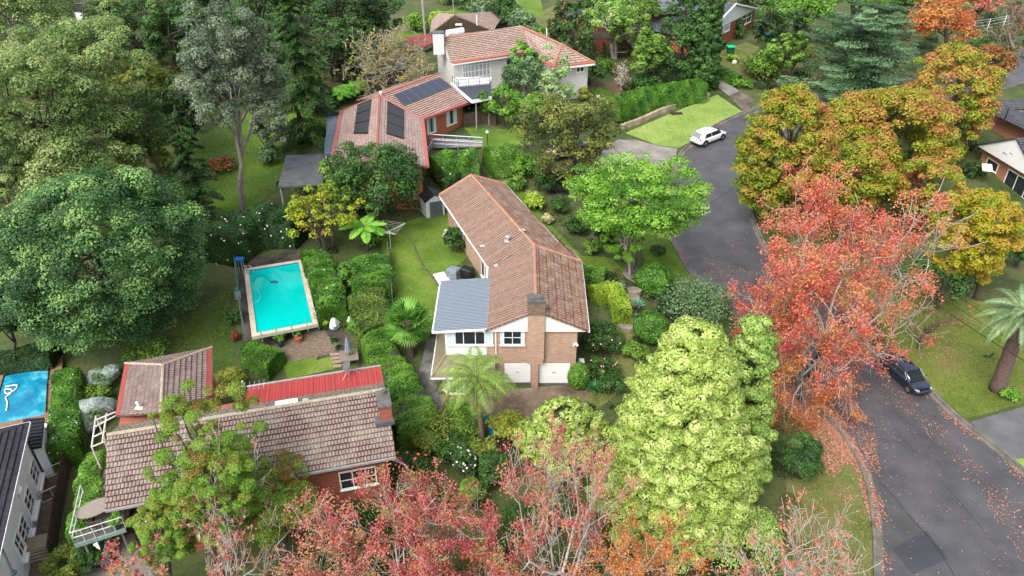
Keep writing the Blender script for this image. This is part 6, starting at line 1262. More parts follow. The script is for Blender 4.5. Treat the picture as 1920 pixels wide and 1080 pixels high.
mb = MB(); q = G(798, 78); mb.tube([q, q + Vector((-.25, 0, 13))], [.2, .15], 8); t = tag(mb.build('utility_pole', plain('pole_grey', (.33, .32, .30, 1), .8, var=.2), None, loc=tuple(q)), 'tall pale grey utility pole behind the dull red annex roof', 'pole'); mb = MB(); mb.box(q + Vector((-.2, -.2, 11)), (2.2, .12, .14)); mb.build('crossarm', plain('pole_grey', (.33, .32, .30, 1), .8), t)
mb = MB(); q = G(851, 40); mb.tube([q, q + Vector((0, 0, 12))], .06, 6); tag(mb.build('mast', plain('pole_grey', (.33, .32, .30, 1), .8), None, loc=tuple(q)), 'thin grey mast rising behind the pyramid shaped tile roof', 'mast')
WIRE = plain('black_wire', (.015, .015, .015, 1), .6)
def wire(label, a, b, sag, r_=.022):
    pts = [a + (b - a) * (i / 16) - Vector((0, 0, sag * 4 * (i / 16) * (1 - i / 16))) for i in range(17)]; mb = MB(); mb.tube(pts, r_, 4); return tag(mb.build('power_line', WIRE, None, loc=tuple(a)), label, 'cable', 'overhead cables')
wire('overhead cable running from the feathery green tree across the road', PZ(1176, 480, 4), PZ(1470, 285, 9), .3)
for k in range(4): wire(['uppermost overhead cable', 'second overhead cable from the top', 'third overhead cable from the top', 'lowest overhead cable'][k] + ' between the yellow tree and the date palm', PZ(1720 - k * 8, 488 + k * 12, 7.0 - k * .3), PZ(1935 - k * 5, 610 + k * 22, 7.2 - k * .3), .25, .02 if k < 3 else .03)
# fences and walls
def paling(name, label, px, h, m, thick=.06, cat='fence'):
    P_ = [G(*p) for p in px]; t = thing(name, label, cat, P_[0]); mb = MB(); ps = MB()
    for a, b in zip(P_, P_[1:]):
        n = max(1, int((b - a).length / .14)); d = (b - a) / n; ang = atan2(d.y, d.x)
        for i in range(n): c = a + d * (i + .5); g = th(c.x, c.y); mb.box((c.x, c.y, g + h / 2), (.125, thick * .5, h + random.uniform(-.05, .05)), ang)
        for i in range(0, n + 1, 16): c = a + d * i; g = th(c.x, c.y); ps.box((c.x, c.y + .08, g + h / 2), (.1, .1, h), ang)
    mb.build('boards', m, t); ps.build_each('post', m, t); return t
BP = plain('brown_paling', (.075, .05, .035, 1), .9, var=.45, vscale=4); GP_ = plain('grey_paling', (.16, .145, .13, 1), .9, var=.4, vscale=4)
paling('fence', 'dark brown paling fence between the orange brick house and the black carport', [(870, 240), (905, 232), (930, 236)], 1.8, BP); paling('fence', 'dark paling fence on the boundary between the flower hedge and the ivy hedge', [(140, 790), (136, 840), (128, 900), (112, 990), (104, 1060)], 1.7, BP)
paling('fence', 'brown paling fence behind the tree ferns', [(595, 172), (640, 178), (680, 186)], 1.7, BP); paling('fence', 'weathered grey paling fence along the left side of the back lawn', [(728, 480), (733, 520), (738, 580)], 1.5, GP_)
paling('fence', 'dark boundary fence right of the red metal roof', [(690, 690), (712, 735), (730, 800), (742, 850)], 1.7, BP); paling('fence', 'black metal fence strip behind the deep blue pool', [(98, 690), (96, 740), (94, 790)], 1.0, plain('black_metal', (.02, .02, .02, 1), .5))
mb = MB(); sw_ = [G(*p) for p in ((1165, 243), (1200, 230), (1240, 212), (1280, 197), (1328, 182))]; st = thing('retaining_wall', 'low sandstone retaining wall at the foot of the formal hedge', 'wall', sw_[0]); pp = catmull(sw_, 4)
for a, b in zip(pp, pp[1:]):
    d = b - a; ang = atan2(d.y, d.x); c = (a + b) / 2; mb.box((c.x, c.y, th(c.x, c.y) + .3), (d.length * .97, .45, .8 + random.uniform(-.05, .05)), ang)
mb.build('stone', two('sandstone', [(.3, (.22, .17, .12, 1)), (.55, (.42, .34, .25, 1)), (.75, (.55, .47, .37, 1))], .9, .85, b=.5), st)
wfn = thing('wire_fence', 'white post and wire fence between the orange trees at the top right', 'fence', G(1830, 60)); mb = MB(); P_ = [G(*p) for p in ((1822, 62), (1850, 58), (1880, 52), (1918, 44), (1960, 36))]
for a in P_: mb.tube([a, a + Vector((0, 0, 2.2))], .06, 5)
mb.build_each('post', WHITE(), wfn); mb = MB()
for a, b in zip(P_, P_[1:]):
    for h in (.5, 1.1, 1.7, 2.1): mb.tube([a + Vector((0, 0, h)), b + Vector((0, 0, h))], .025, 4)
mb.build('wire', plain('pale_pipe', (.55, .58, .57, 1), .4), wfn)
# stepping stones, front steps
for i, (px, lab) in enumerate((((630, 664), 'topmost'), ((632, 671), 'second'), ((634, 678), 'third'), ((636, 686), 'lowest'))):
    mb = MB(); q = G(*px, .06); mb.box(q, (.95, .32, .1), .25); tag(mb.build('stepping_stone', plain('step_stone', (.30, .24, .17, 1), .8, var=.25), None, loc=tuple(q)), lab + ' flat stepping stone between the small lawn strip and the table', 'stepping stone', 'stepping stones by the lawn strip')
STN = two('step_sandstone', [(.3, (.13, .11, .09, 1)), (.7, (.30, .26, .21, 1))], 1.1, .85, b=.4)
for i, (px, w_) in enumerate((((1190, 520), 1.6), ((1186, 545), 1.6), ((1183, 558), 1.5), ((1184, 570), 1.5), ((1180, 588), 1.6), ((1182, 598), 1.5), ((1176, 612), 1.8))):
    mb = MB(); q = G(*px, .08); n = 9; mb.prism([(q.x + cos(2 * pi * j / n) * w_ * .55 * random.uniform(.85, 1.1), q.y + sin(2 * pi * j / n) * .55 * random.uniform(.85, 1.1)) for j in range(n)], q.z - .3, q.z + .1 - i * .0)
    tag(mb.build('stone_step', STN, None, loc=tuple(q)), ['topmost', 'second', 'third', 'fourth', 'fifth', 'sixth', 'lowest'][i] + ' grey sandstone step of the garden path right of the terracotta house', 'stone step', 'sandstone garden steps')
mb = MB(); q = G(1195, 500); mb.slab([G(*p, .12) for p in ((1183, 482), (1198, 505), (1200, 535), (1178, 520), (1168, 512))], .3); tag(mb.build('path_landing', conc_m, None), 'pale concrete landing of the garden path under the feathery tree', 'landing', kind='structure')
gt2 = thing('garden_gate', 'small black metal gate at the top of the sandstone garden steps', 'gate', G(1188, 512)); q = root_loc(gt2); mb = MB()
for k in range(8): c = q + Vector((.1 * k - .3, .15 * k, 0)); mb.tube([c, c + Vector((0, 0, 1.2))], .018, 4)
for h in (.15, 1.1): mb.tube([q + Vector((-.3, 0, h)), q + Vector((.4, 1.05, h))], .025, 4)
mb.build('bar', plain('black_metal', (.02, .02, .02, 1), .5), gt2)
for nm_, px, c, lab, r_ in (('toy_bucket', (893, 768), (.6, .02, .03, 1), 'bright red bucket behind the palm trunk', .22), ('watering_tub', (911, 791), (.03, .22, .15, 1), 'dark green tub beside the palm trunk', .3), ('blue_tub', (923, 813), (.02, .28, .5, 1), 'light blue tub at the foot of the yellow-green shrub', .26)):
    mb = MB(); q = G(*px, .05); mb.lathe(q, [(r_ * .75, 0), (r_, .45), (r_ * 1.08, .46), (r_ * 1.05, .5), (r_ * .85, .48), (r_ * .7, .1)], 14); o = tag(mb.build(nm_, plain(nm_ + '_plastic', c, .4), None, loc=tuple(q)), lab, 'tub'); h = MB(); h.tube([q + Vector((cos(a) * r_, 0, .45 + sin(a) * r_ * .9)) for a in [i * pi / 8 for i in range(9)]], .014, 4); h.build('handle', plain('steel', (.3, .3, .3, 1), .35, 1), o)
wbw = thing('wheelbarrow', 'black and blue wheelbarrow on the damp lawn beside the slate veranda', 'wheelbarrow', G(596, 272)); q = root_loc(wbw); mb = MB(); mb.box(q + Vector((0, 0, .55)), (1.5, .8, .4), -.6); mb.build('tray', plain('black_plastic', (.015, .017, .02, 1), .4), wbw, bevel=.08); mb = MB(); mb.tube([q + Vector((.9, -.6, .25)), q + Vector((.98, -.54, .25))], .25, 12); mb.build('wheel', TYRE, wbw); mb = MB(); mb.box(q + Vector((.55, -.75, .35)), (.6, .45, .5)); mb.build('tub', plain('blue_plastic2', (.02, .2, .4, 1), .4), wbw)
mb = MB(); q = G(578, 268); mb.lathe(q, [(.16, 0), (.14, .75), (.32, .8), (.32, .92), (.05, .9)], 12); tag(mb.build('bird_bath', plain('teal_stone', (.03, .08, .12, 1), .6), None, loc=tuple(q)), 'dark blue bird bath on the damp lawn near the wheelbarrow', 'bird bath')
tag(MB().lathe(G(528, 350), [(.5, 0), (.55, .5), (.45, .5), (.4, .1)], 14).build('fire_pit', plain('rust_black', (.025, .02, .016, 1), .8), None, loc=tuple(G(528, 350))), 'dark round fire pit on the lawn at the corner of the flat charcoal roof', 'fire pit')
fp = thing('filter_pump', 'green and grey pool filter standing outside the pool fence', 'pool filter', G(447, 560)); q = root_loc(fp); MB().lathe(q, [(.28, 0), (.3, .5), (.22, .8), (.05, .85)], 12).build('tank', plain('filter_grey', (.25, .28, .3, 1), .5), fp); MB().lathe(q + Vector((0, 0, .85)), [(.2, 0), (.2, .2), (.05, .28)], 10).build('valve', plain('filter_green', (.02, .2, .14, 1), .5), fp)
for px, lab in (((1417, 62), 'white garden stool under the flat topped bush'), ((1377, 148), 'white rounded garden stone beside the small hedge'), ((1377, 119), 'white low pot on the worn grass')): mb = MB(); q = G(*px); mb.lathe(q, [(.35, 0), (.42, .35), (.3, .55), (.03, .6)], 10); tag(mb.build('garden_ornament', WHITE(), None, loc=tuple(q)), lab, 'garden ornament')
mb = MB(); q = G(88, 832); mb.lathe(q, [(.4, 0), (.5, 1.6), (.42, 1.6), (.36, 1.0)], 14); tag(mb.build('water_tank', plain('tank_white', (.6, .6, .6, 1), .5), None, loc=tuple(q)), 'pale round water tank at the corner of the white house annex', 'water tank')
mb = MB(); q = G(99, 868); mb.box(q + Vector((0, 0, .4)), (.8, .8, .9), .3); tag(mb.build('timber_crate', plain('crate_tan', (.35, .24, .13, 1), .8, var=.2), None, bevel=.03, loc=tuple(q)), 'tan timber crate at the near end of the flowering hedge', 'crate')
bd_ = thing('magpie', 'black and white magpie standing on the verge near the date palm', 'bird', G(1853, 671)); q = root_loc(bd_); bm_ = MB(); bm_.ball(q + Vector((0, 0, .22)), .1, (2.0, .95, .9)); bm_.ball(q + Vector((.2, 0, .33)), .075); bm_.tube([q + Vector((.26, 0, .33)), q + Vector((.36, 0, .31))], [.025, .006], 5); bm_.tube([q + Vector((-.15, 0, .21)), q + Vector((-.42, 0, .16))], [.06, .03], 5)
for s in (-1, 1): bm_.tube([q + Vector((0, s * .04, .14)), q + Vector((.02, s * .04, 0))], .012, 4)
xform(bm_, Matrix.Translation(q) @ Matrix.Diagonal((1.2, 1.2, 1.2, 1)) @ Matrix.Translation(-q)); bm_.build('body', plain('bird_black', (.01, .01, .012, 1), .5), bd_, smooth=True); wg = MB(); wg.ball(q + Vector((-.05, 0, .32)), .09, (1.6, 1.0, .35)); wg.build('wing_patch', WHITE(), bd_)
# ------------------------------------------------------------------ planting
GUM = leafmat('gum_olive', ['#48622e', '#607c3e', '#7e9654', '#a0b070']); SIL = leafmat('gum_silver', ['#475840', '#5f7056', '#7a8a6e', '#95a286']); DK = leafmat('forest_dark', ['#1c3014', '#2b4620', '#3c5c2c', '#54763a']); CON = leafmat('conifer_dark', ['#243e1c', '#365626', '#4c7034', '#688a46'])
BRD = leafmat('broadleaf', ['#2c4c2a', '#406836', '#588246', '#769c5c', '#92b464']); BLU = leafmat('cedar_blue', ['#3c5c3e', '#557852', '#74966a', '#94ae84']); JAC = leafmat('jacaranda', ['#47741e', '#5f9028', '#7aaa36', '#92bc4c'])
OLV = leafmat('olive_leaf', ['#4a5a1e', '#66762a', '#84943c', '#a0ac52']); HDG = leafmat('hedge_green', ['#2c4f18', '#426e22', '#5b8c2e', '#76a83e']); HDD = leafmat('hedge_dark', ['#172a12', '#223c1a', '#305224', '#42682f']); HDB = leafmat('hedge_bright', ['#3c661c', '#527e28', '#6a9636', '#84ac4a'])
GOLD = leafmat('golden_cypress', ['#74903a', '#95ae4e', '#b2c468', '#d2da94'], trans=.25); GOL2 = leafmat('golden_cypress_green', ['#648638', '#80a048', '#9cb65a', '#b8ca7a'], trans=.25)
AUT = leafmat('autumn_ochre', ['#5c781a', '#708620', '#869628', '#9a9c30', '#aa9838', '#b28c42', '#ac704a']); AUY = leafmat('autumn_yellow', ['#6a8018', '#84921c', '#9c9e22', '#aca02a', '#b08c36']); AUR = leafmat('autumn_red', ['#b04438', '#ca584a', '#d6705c', '#dd8e74', '#d0865a', '#b08c50']); AUO = leafmat('autumn_orange', ['#a85432', '#bc6c3a', '#c98446', '#c89a58']); AUP = leafmat('autumn_pink', ['#963a40', '#b44e50', '#c6665e', '#ce8674', '#b88c5c', '#868a48'])
PNE = leafmat('needle_bright', ['#40601c', '#567c24', '#6f962e', '#8aac40', '#7a5a2c']); YEL = leafmat('yellow_leaf', ['#6a861a', '#84981e', '#9cac28', '#b0b634', '#7c5c2c']); BRN = leafmat('russet', ['#6a4228', '#8a5630', '#a06a3a', '#7a6a3a']); GRG = leafmat('grey_green', ['#3c5a36', '#527248', '#6c8a5c', '#88a274'])
WFL = plain('flower_white', (.75, .74, .70, 1), .6, var=.03); PFL = plain('flower_pink', (.75, .22, .28, 1), .6); OFL = plain('flower_orange', (.7, .16, .05, 1), .6)
CRI = leafmat('autumn_crimson', ['#8e3440', '#b04450', '#c65a5e', '#d47c70', '#a88a50', '#6f8440']); S = shrub; T = tree
# forest at the left and top
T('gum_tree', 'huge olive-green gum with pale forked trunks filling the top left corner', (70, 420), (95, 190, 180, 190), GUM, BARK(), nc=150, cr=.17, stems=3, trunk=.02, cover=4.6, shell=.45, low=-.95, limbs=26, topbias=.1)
T('gum_tree', 'olive gum behind the huge corner gum, its crown against the top edge', (30, 150), (40, 20, 90, 60), GUM, BARKG(), nc=45, cover=4)
T('silver_gum_tree', 'tall silver-grey gum with two slim pale trunks on the damp lawn', (455, 392), (430, 145, 118, 130), SIL, BARKG(), nc=120, cr=.18, stems=2, trunk=.018, cover=4.8, shell=.4, low=-.75, limbs=22)
T('broadleaf_tree', 'massive dome shaped mid-green tree left of the turquoise pool', (215, 640), (188, 490, 202, 196), BRD, nc=400, cr=.15, cover=7, shell=.72, amp=.1, low=-.98, trunk=.02, sq=.7, ctv=.9, limbs=10)
T('dark_tree', 'dark green tree under the left flank of the massive dome shaped tree', (30, 690), (30, 570, 70, 85), DK, nc=40, cover=5)
cedar('weeping_conifer', 'dark conifer with drooping boughs right of the silver gum', (565, 270), (560, 105, 75, 135), CON, layers=12, boughs=9, droop=.35, cover=4.4, hang=.35, power=.6)
cedar('weeping_conifer', 'dark shaded conifer with low sweeping boughs left of the gum trunk', (360, 430), (355, 310, 70, 110), DK, layers=10, boughs=8, droop=.3, cover=4, hang=.3, power=.7)
T('olive_tree', 'small bushy olive-green tree at the top of the massive dome tree', (260, 345), (262, 292, 52, 46), OLV, nc=30); T('olive_tree', 'narrow olive-green sapling beside the shaded conifer', (318, 345), (318, 312, 24, 38), OLV, nc=16)
for b, c, m, lab in (((110, 470), (120, 335, 110, 70), GUM, 'low olive gum crown just above the massive dome tree'), ((300, 300), (245, 150, 55, 60), OLV, 'olive tree filling the gap right of the corner gum'), ((320, 360), (255, 235, 60, 55), CON, 'shaded green tree right of the lower corner gum branches'), ((20, 480), (10, 330, 50, 80), GUM, 'olive gum against the left edge above the dome tree'),
                     ((420, 120), (400, -5, 60, 50), CON, 'green treetop at the top edge behind the silver gum crown'), ((200, 110), (205, 30, 55, 50), GUM, 'olive treetop at the top edge beside the house fragment'), ((560, 170), (520, 120, 50, 60), CON, 'dark green tree between the silver gum and the weeping conifer'), ((620, 170), (625, 110, 45, 50), DK, 'dark bushy tree left of the purple-brown twiggy tree'), ((345, 290), (340, 215, 45, 55), DK, 'dark tree in the shade left of the silver gum trunk'),
                     ((255, 110), (255, 50, 65, 55), DK, 'dark forest tree between the corner gum and the silver gum'), ((330, 130), (320, 70, 55, 70), CON, 'dark tall tree rising left of the silver gum crown'), ((350, 60), (370, 5, 70, 55), DK, 'dark forest tree at the top edge left of the silver gum'), ((480, 110), (490, 25, 70, 60), CON, 'dark green tree at the top edge above the silver gum'),
                     ((650, 130), (640, 35, 70, 65), DK, 'dark dense tree at the top edge right of the weeping conifer'), ((705, 115), (700, 30, 55, 60), DK, 'dark ivy covered tree left of the pale utility pole'), ((560, 60), (565, 0, 60, 40), CON, 'dark treetop at the top edge behind the weeping conifer'), ((690, 155), (690, 82, 38, 36), GD, 'mid-green bushy tree in front of the dark dense trees'),
                     ((185, 230), (185, 150, 60, 60), GUM, 'olive gum crown just right of the huge corner gum'), ((240, 260), (225, 215, 50, 60), DK, 'shaded forest tree below the right side of the corner gum'), ((500, 300), (505, 245, 40, 48), SIL, 'low grey-green bush below the silver gum crown'), ((640, 200), (600, 190, 40, 40), CON, 'dark conifer sapling under the weeping conifer boughs'), ((440, 200), (300, 180, 40, 60), CON, 'dark slim tree behind the silver gum trunk')):
    T('forest_tree', lab, b, c, m, nc=36, cover=4.6, group='trees of the dark wood')
S('round_shrub', 'round dark shrub on the damp lawn', (558, 247, 26, 26), GD, nc=18); S('shrub', 'russet leafed low bush on the damp lawn by the gum trunk', (415, 310, 28, 18), BRN, nc=14); S('shrub', 'pale pinkish-green bush at the edge of the damp lawn', (505, 292, 26, 24), GRG, nc=14)
S('lime_shrub', 'bright lime shrub left of the utility pole', (778, 45, 28, 24), GB, nc=18); S('shrub', 'yellow-green spreading shrub right of the utility pole', (826, 38, 26, 18), GLI, nc=14)
for c, m, lab in (((905, 18, 34, 28), GRG, 'grey-green bush behind the pyramid shaped roof'), ((880, 5, 30, 22), GD, 'dark green bush at the top edge above the pyramid roof'), ((945, 25, 40, 36), GD, 'large green bush behind the long brown tile roof'), ((980, 45, 30, 26), GRG, 'blue-green bush at the right end of the far ridge'), ((1010, 70, 22, 22), GM, 'light green bush just behind the bright hip tiles'), ((850, -5, 34, 20), GM, 'light bush at the very top edge near the thin mast')): S('shrub', lab, c, m, nc=18, group='bushes beyond the white rendered house')
fernm = leafmat('fern_green', ['#3a7a1e', '#55982c', '#70b23c', '#8cc850'])
for i, (px, r_, lab) in enumerate((((640, 195), 2.6, 'bright tree fern at the left of the fern clump behind the slate veranda'), ((668, 185), 2.6, 'tallest tree fern in the clump behind the slate veranda'), ((690, 178), 2.2, 'tree fern at the right of the clump beside the bare lichen tree'))): palm('tree_fern', lab, px, 1.6, fernm, r_, 18, .6, 1.0, .1, BARK(), .16, (.25, .7), group='tree ferns behind the veranda')
bare_tree('lichen_tree', 'wide bare tree with pale lichen covered twigs between the pink roof and the white house', (745, 172), (738, 118, 74, 52), leafmat('lichen_leaf', ['#b08a2a', '#8f8a4a', '#a0a070']), plain('lichen_bark', (.30, .28, .19, 1), .9, var=.3), per=4, cl=.7, leafprob=lambda q: .35, seed=5, ntop=7, depth_n=5, r0=.3, minr=.04, spread=.75, kids=(3, 5))
T('purple_tree', 'purple-brown twiggy tree left of the bare lichen tree', (655, 165), (645, 125, 32, 42), leafmat('purple_leaf', ['#3a2a28', '#54403a', '#6a5a4a']), nc=24, cover=3)
# around the white rendered house and the formal hedge
T('pale_tree', 'light feathery tree in front of the left wing of the white rendered house', (990, 215), (975, 150, 45, 55), GRG, BARKG(), nc=34, cover=3.2); T('conical_tree', 'bright yellow-green conical tree before the brown tile roof', (985, 170), (978, 118, 32, 42), GB, nc=26, topbias=.1); T('pale_tree', 'pale sage tree beside the white wall at the roof corner', (1035, 215), (1035, 160, 42, 58), leafmat('sage', ['#5a7a40', '#7a9a58', '#9ab874', '#b0c88c']), BARKG(), nc=34, cover=2.8)
T('green_tree', 'rich green leafy tree over the white carport edge', (945, 235), (940, 195, 44, 36), GB, nc=28); S('dark_shrub', 'dark rounded bush below the right end of the brown roof', (1105, 140, 32, 30), GD, nc=18); S('shrub', 'golden shrub left of the grey bollard light', (1097, 180, 16, 18), GY, nc=12)
T('wattle_tree', 'dark twiggy wattle over the pale concrete driveway', (1072, 348), (1072, 248, 98, 82), leafmat('wattle', ['#3a4520', '#525e2a', '#6e7a36', '#939646']), nc=80, cr=.2, cover=3.8, shell=.4, stems=2, low=-.9, trunk=.018); T('green_tree', 'mid-green tree behind the dark wattle', (1010, 260), (1010, 205, 40, 50), GM, nc=26)
T('russet_tree', 'dark tree with russet flowers right of the brown ridge', (1075, 130), (1070, 55, 48, 60), GD, nc=34, flowers=(plain('russet_flower', (.28, .06, .04, 1), .7), 140, .16)); T('light_tree', 'light green open tree in front of the red brick wing', (1150, 110), (1140, 30, 62, 48), leafmat('lightgum', ['#527a2a', '#70983c', '#8fb456', '#abc872']), BARKG(), nc=44, cr=.2, cover=2.6, stems=2)
T('light_tree', 'light green leaning tree with a pale trunk below the red brick wing', (1195, 115), (1180, 65, 45, 50), GM, BARKG(), nc=30, cr=.22, cover=2.4); T('green_tree', 'dense green tree directly left of the tall cypress', (1278, 160), (1275, 95, 52, 72), GD, nc=44); T('green_tree', 'yellowish green tree in the middle of the row behind the formal hedge', (1225, 165), (1222, 100, 42, 66), GM, nc=40); T('green_tree', 'light treetop before the grey roof of the red brick wing', (1240, 60), (1235, 22, 60, 34), GM, nc=30, cover=3)
cone_tree('cypress', 'tall narrow dark green cypress rising past the top edge', (1325, 165), (1330, 62, 23, 110), CON, nc=420, cr=.55, power=.35, cover=4.5, tiers=4, px=1.9); S('dark_shrub', 'dark mixed bushes at the foot of the green tree row', (1210, 160, 50, 20), GD, nc=20)
bare_tree('bare_shrub', 'pale leafless shrub behind the formal hedge', (1165, 168), (1166, 145, 27, 22), GM, plain('dead_wood', (.42, .37, .30, 1), .9, var=.2), per=0, leafprob=lambda q: 0, seed=9, ntop=6, r0=.2, minr=.045, depth_n=4, kids=(3, 4)); S('lime_shrub', 'low lime plants beside the leafless shrub', (1130, 125, 22, 14), GB, nc=12)
hedge('formal_hedge', 'long clipped formal hedge with a pale green top above the sandstone wall', [(1146, 187), (1190, 176), (1235, 166), (1285, 156), (1318, 152)], 3.4, 2.6, HDG, px=1.4, cover=5, wob=.04, dome=.1); hedge('low_hedge', 'low clipped hedge beside the stained driveway', [(1342, 122), (1358, 130), (1382, 142)], 2.2, 1.3, HDG, px=1.4)
S('shrub', 'dark bush against the red brick wall between the two white windows', (1380, 58, 18, 24), GD, nc=14); S('shrub', 'small dark bush at the left corner of the red gable house', (1352, 85, 10, 16), GD, nc=10); S('shrub', 'grey-green flat topped bush right of the red gable house', (1422, 48, 18, 10), GM, nc=12); S('shrub', 'lime and green garden plants along the stained driveway', (1392, 158, 22, 10), GB, nc=14); S('shrub', 'small leafy plant beside the green lidded bin', (1372, 110, 14, 10), GLI, nc=10); S('shrub', 'mixed low bushes on the bank behind the autumn trees', (1430, 125, 42, 30), GM, nc=24)
T('dark_tree', 'dark tree behind the yellow lidded bin', (1450, 120), (1455, 60, 42, 55), DK, nc=34); T('lime_tree', 'bright lime-green tree at the top edge left of the blue cedar', (1505, 80), (1510, 15, 72, 38), GB, nc=40); T('green_tree', 'green tree between the bins and the blue cedar', (1480, 160), (1485, 95, 38, 44), GM, nc=28); T('dark_tree', 'dark treetop at the top edge above the red gable house', (1440, 40), (1440, -5, 50, 38), GD, nc=28)
cedar('blue_cedar', 'wide spreading blue-green cedar with flat tiered boughs', (1640, 205), (1618, 98, 150, 98), BLU, layers=11, boughs=13, droop=.12, upturn=.14, cover=4.2, power=.34)
T('orange_tree', 'orange and pink autumn tree at the top right beyond the cedar', (1775, 110), (1765, 45, 68, 48), AUO, nc=40, cover=3); T('red_tree', 'red autumn treetop at the top right edge', (1830, 50), (1830, 5, 45, 25), AUP, nc=26, cover=3); T('russet_bush', 'russet-brown weeping bush at the right of the orange trees', (1870, 155), (1862, 112, 48, 32), BRN, nc=28)
bare_tree('bare_tree', 'grey bare tree at the top right corner behind the wire fence', (1900, 90), (1895, 45, 45, 42), BRN, BARKG(), per=3, leafprob=lambda q: .3, seed=13, r0=.3, minr=.03); S('grassy_bush', 'dark green strappy bush below the wire fence', (1840, 88, 38, 12), GD, nc=16)
for c, m, lab in (((1700, 10, 40, 25), GD, 'green treetop at the top edge behind the blue cedar'), ((1600, -5, 60, 22), GB, 'lime treetop at the top edge above the blue cedar')): T('forest_tree', lab, (c[0], c[1] + 50), c, m, nc=24)
T('autumn_tree', 'lower ochre autumn tree between the great red maple and the row by the bend', (1590, 430), (1585, 330, 88, 70), AUT, nc=90, cr=.2, cover=6.5, shell=.6, low=-.98); T('autumn_tree', 'red-tipped ochre autumn tree beside the yellow-olive tree', (1730, 440), (1725, 345, 75, 72), AUT, nc=60, cr=.2, cover=5, low=-.95, topbias=.25)
for c, m, lab in (((1195, 12, 52, 32), GM, 'light leafy treetop hiding the left end of the long grey roof'), ((1285, 22, 42, 40), GD, 'darker treetop between the long grey roof and the tall cypress'), ((1110, 5, 40, 30), GD, 'dark treetop at the top edge left of the red brick wing')): T('forest_tree', lab, (c[0], c[1] + 75), c, m, nc=34, cover=4, low=-.8)
for c, m, lab in (((654, 520, 24, 42), HDG, 'green bush filling the gap between the pool hedge and the boxy clipped hedge'), ((672, 615, 22, 28), HDG, 'green bush between the net bags and the long clipped hedge'), ((735, 760, 30, 40), HDG, 'green bush on the left flank of the long clipped hedge'), ((700, 440, 40, 20), GM, 'green bush under the single lime tree fern'), ((860, 765, 26, 20), GB, 'light green bush below the lower bay window'), ((1085, 425, 24, 22), GD, 'dark rounded bush on the side lawn under the jacaranda'), ((1108, 465, 20, 18), GM, 'mid-green bush on the side lawn near the lime hedge'), ((1040, 345, 34, 26), HDD, 'deep green bush right of the purple-brown mulch edge'), ((965, 345, 22, 20), GM, 'mid-green bush at the far right eave of the long terracotta roof'), ((1150, 720, 34, 24), GD, 'dark green bush on the slope left of the huge golden cypress'), ((1190, 660, 30, 26), GM, 'green bush on the grass slope above the huge golden cypress')): S('garden_shrub', lab, c, m, nc=18, group='shrubs of the side garden')
# big autumn trees
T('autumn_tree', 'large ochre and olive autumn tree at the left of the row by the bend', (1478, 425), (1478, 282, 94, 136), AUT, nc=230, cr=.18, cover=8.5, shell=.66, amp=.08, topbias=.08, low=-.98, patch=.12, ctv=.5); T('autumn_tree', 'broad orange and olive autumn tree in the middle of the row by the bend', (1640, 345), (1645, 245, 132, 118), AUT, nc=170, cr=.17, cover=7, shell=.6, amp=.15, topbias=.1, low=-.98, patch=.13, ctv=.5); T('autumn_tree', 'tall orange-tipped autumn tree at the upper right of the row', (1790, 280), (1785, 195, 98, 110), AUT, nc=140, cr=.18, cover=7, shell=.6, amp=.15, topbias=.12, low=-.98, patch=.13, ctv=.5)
T('yellow_tree', 'yellow-olive autumn tree beside the white gable house', (1830, 560), (1822, 435, 88, 112), AUY, nc=130, cr=.18, cover=6.5, shell=.6, amp=.15, low=-.98); S('dark_shrub', 'dark green shrub below the white gable house awning', (1828, 320, 22, 18), GD, nc=14); T('dark_shrub', 'dark green undergrowth behind the overhead cables', (1760, 580), (1755, 520, 70, 40), GD, nc=26); S('dark_shrub', 'dark leafy bush under the yellow tree at the right edge', (1905, 480, 22, 40), GD, nc=18)
bare_tree('red_maple', 'great red maple with pale bare limbs on the inside of the bend', (1525, 705), (1585, 470, 188, 128), AUR, BARKP(), per=85, cl=.95, px=1.55, darktrunk=True, seed=21, depth_n=5, ntop=6, r0=.38, minr=.022, kids=(3, 4), spread=.62, trunk_frac=.2,
          leafprob=lambda q: .85 if (q[0] < .15 and q[1] > -.5) else (.5 if q[0] < .45 else .14), wander=.3)
bare_tree('orange_maple', 'orange maple with half bare limbs leaning over the kerb', (1500, 750), (1500, 650, 105, 95), AUO, BARKP(), per=55, cl=.9, px=1.6, darktrunk=True, seed=33, depth_n=5, ntop=5, r0=.26, minr=.018, leafprob=lambda q: .62 if q[0] < .3 else .2, kids=(2, 4), wander=.3)
bare_tree('bare_street_tree', 'small bare twiggy tree with a mossy trunk on the leafy verge', (1722, 655), (1752, 600, 62, 62), AUP, plain('mossy_bark', (.10, .075, .05, 1), .9, var=.4), per=3, leafprob=lambda q: .12, seed=17, depth_n=4, r0=.2, minr=.015)
# front golden cypresses
cone_tree('golden_cypress', 'huge billowing golden-green cypress in the front garden', (1275, 985), (1278, 795, 158, 200), GOLD, nc=2000, cr=.42, cover=5, power=.55, tiers=11, wob=.07, px=1.8); cone_tree('golden_cypress', 'greener cypress crowded against the right side of the huge golden one', (1400, 900), (1395, 745, 72, 150), GOL2, nc=620, cr=.38, cover=5, power=.55, px=1.8); cone_tree('golden_cypress', 'small pale golden cypress beside the dirt forecourt', (1060, 850), (1055, 795, 92, 68), GOLD, nc=520, cr=.30, cover=5, px=1.8, power=.5)
S('dark_shrub', 'low green spray of foliage at the foot of the huge golden cypress', (1400, 1010, 80, 50), GOL2, nc=24); S('dark_shrub', 'dark olive shrub on the leafy verge right of the cypresses', (1500, 865, 48, 55), GD, nc=24)
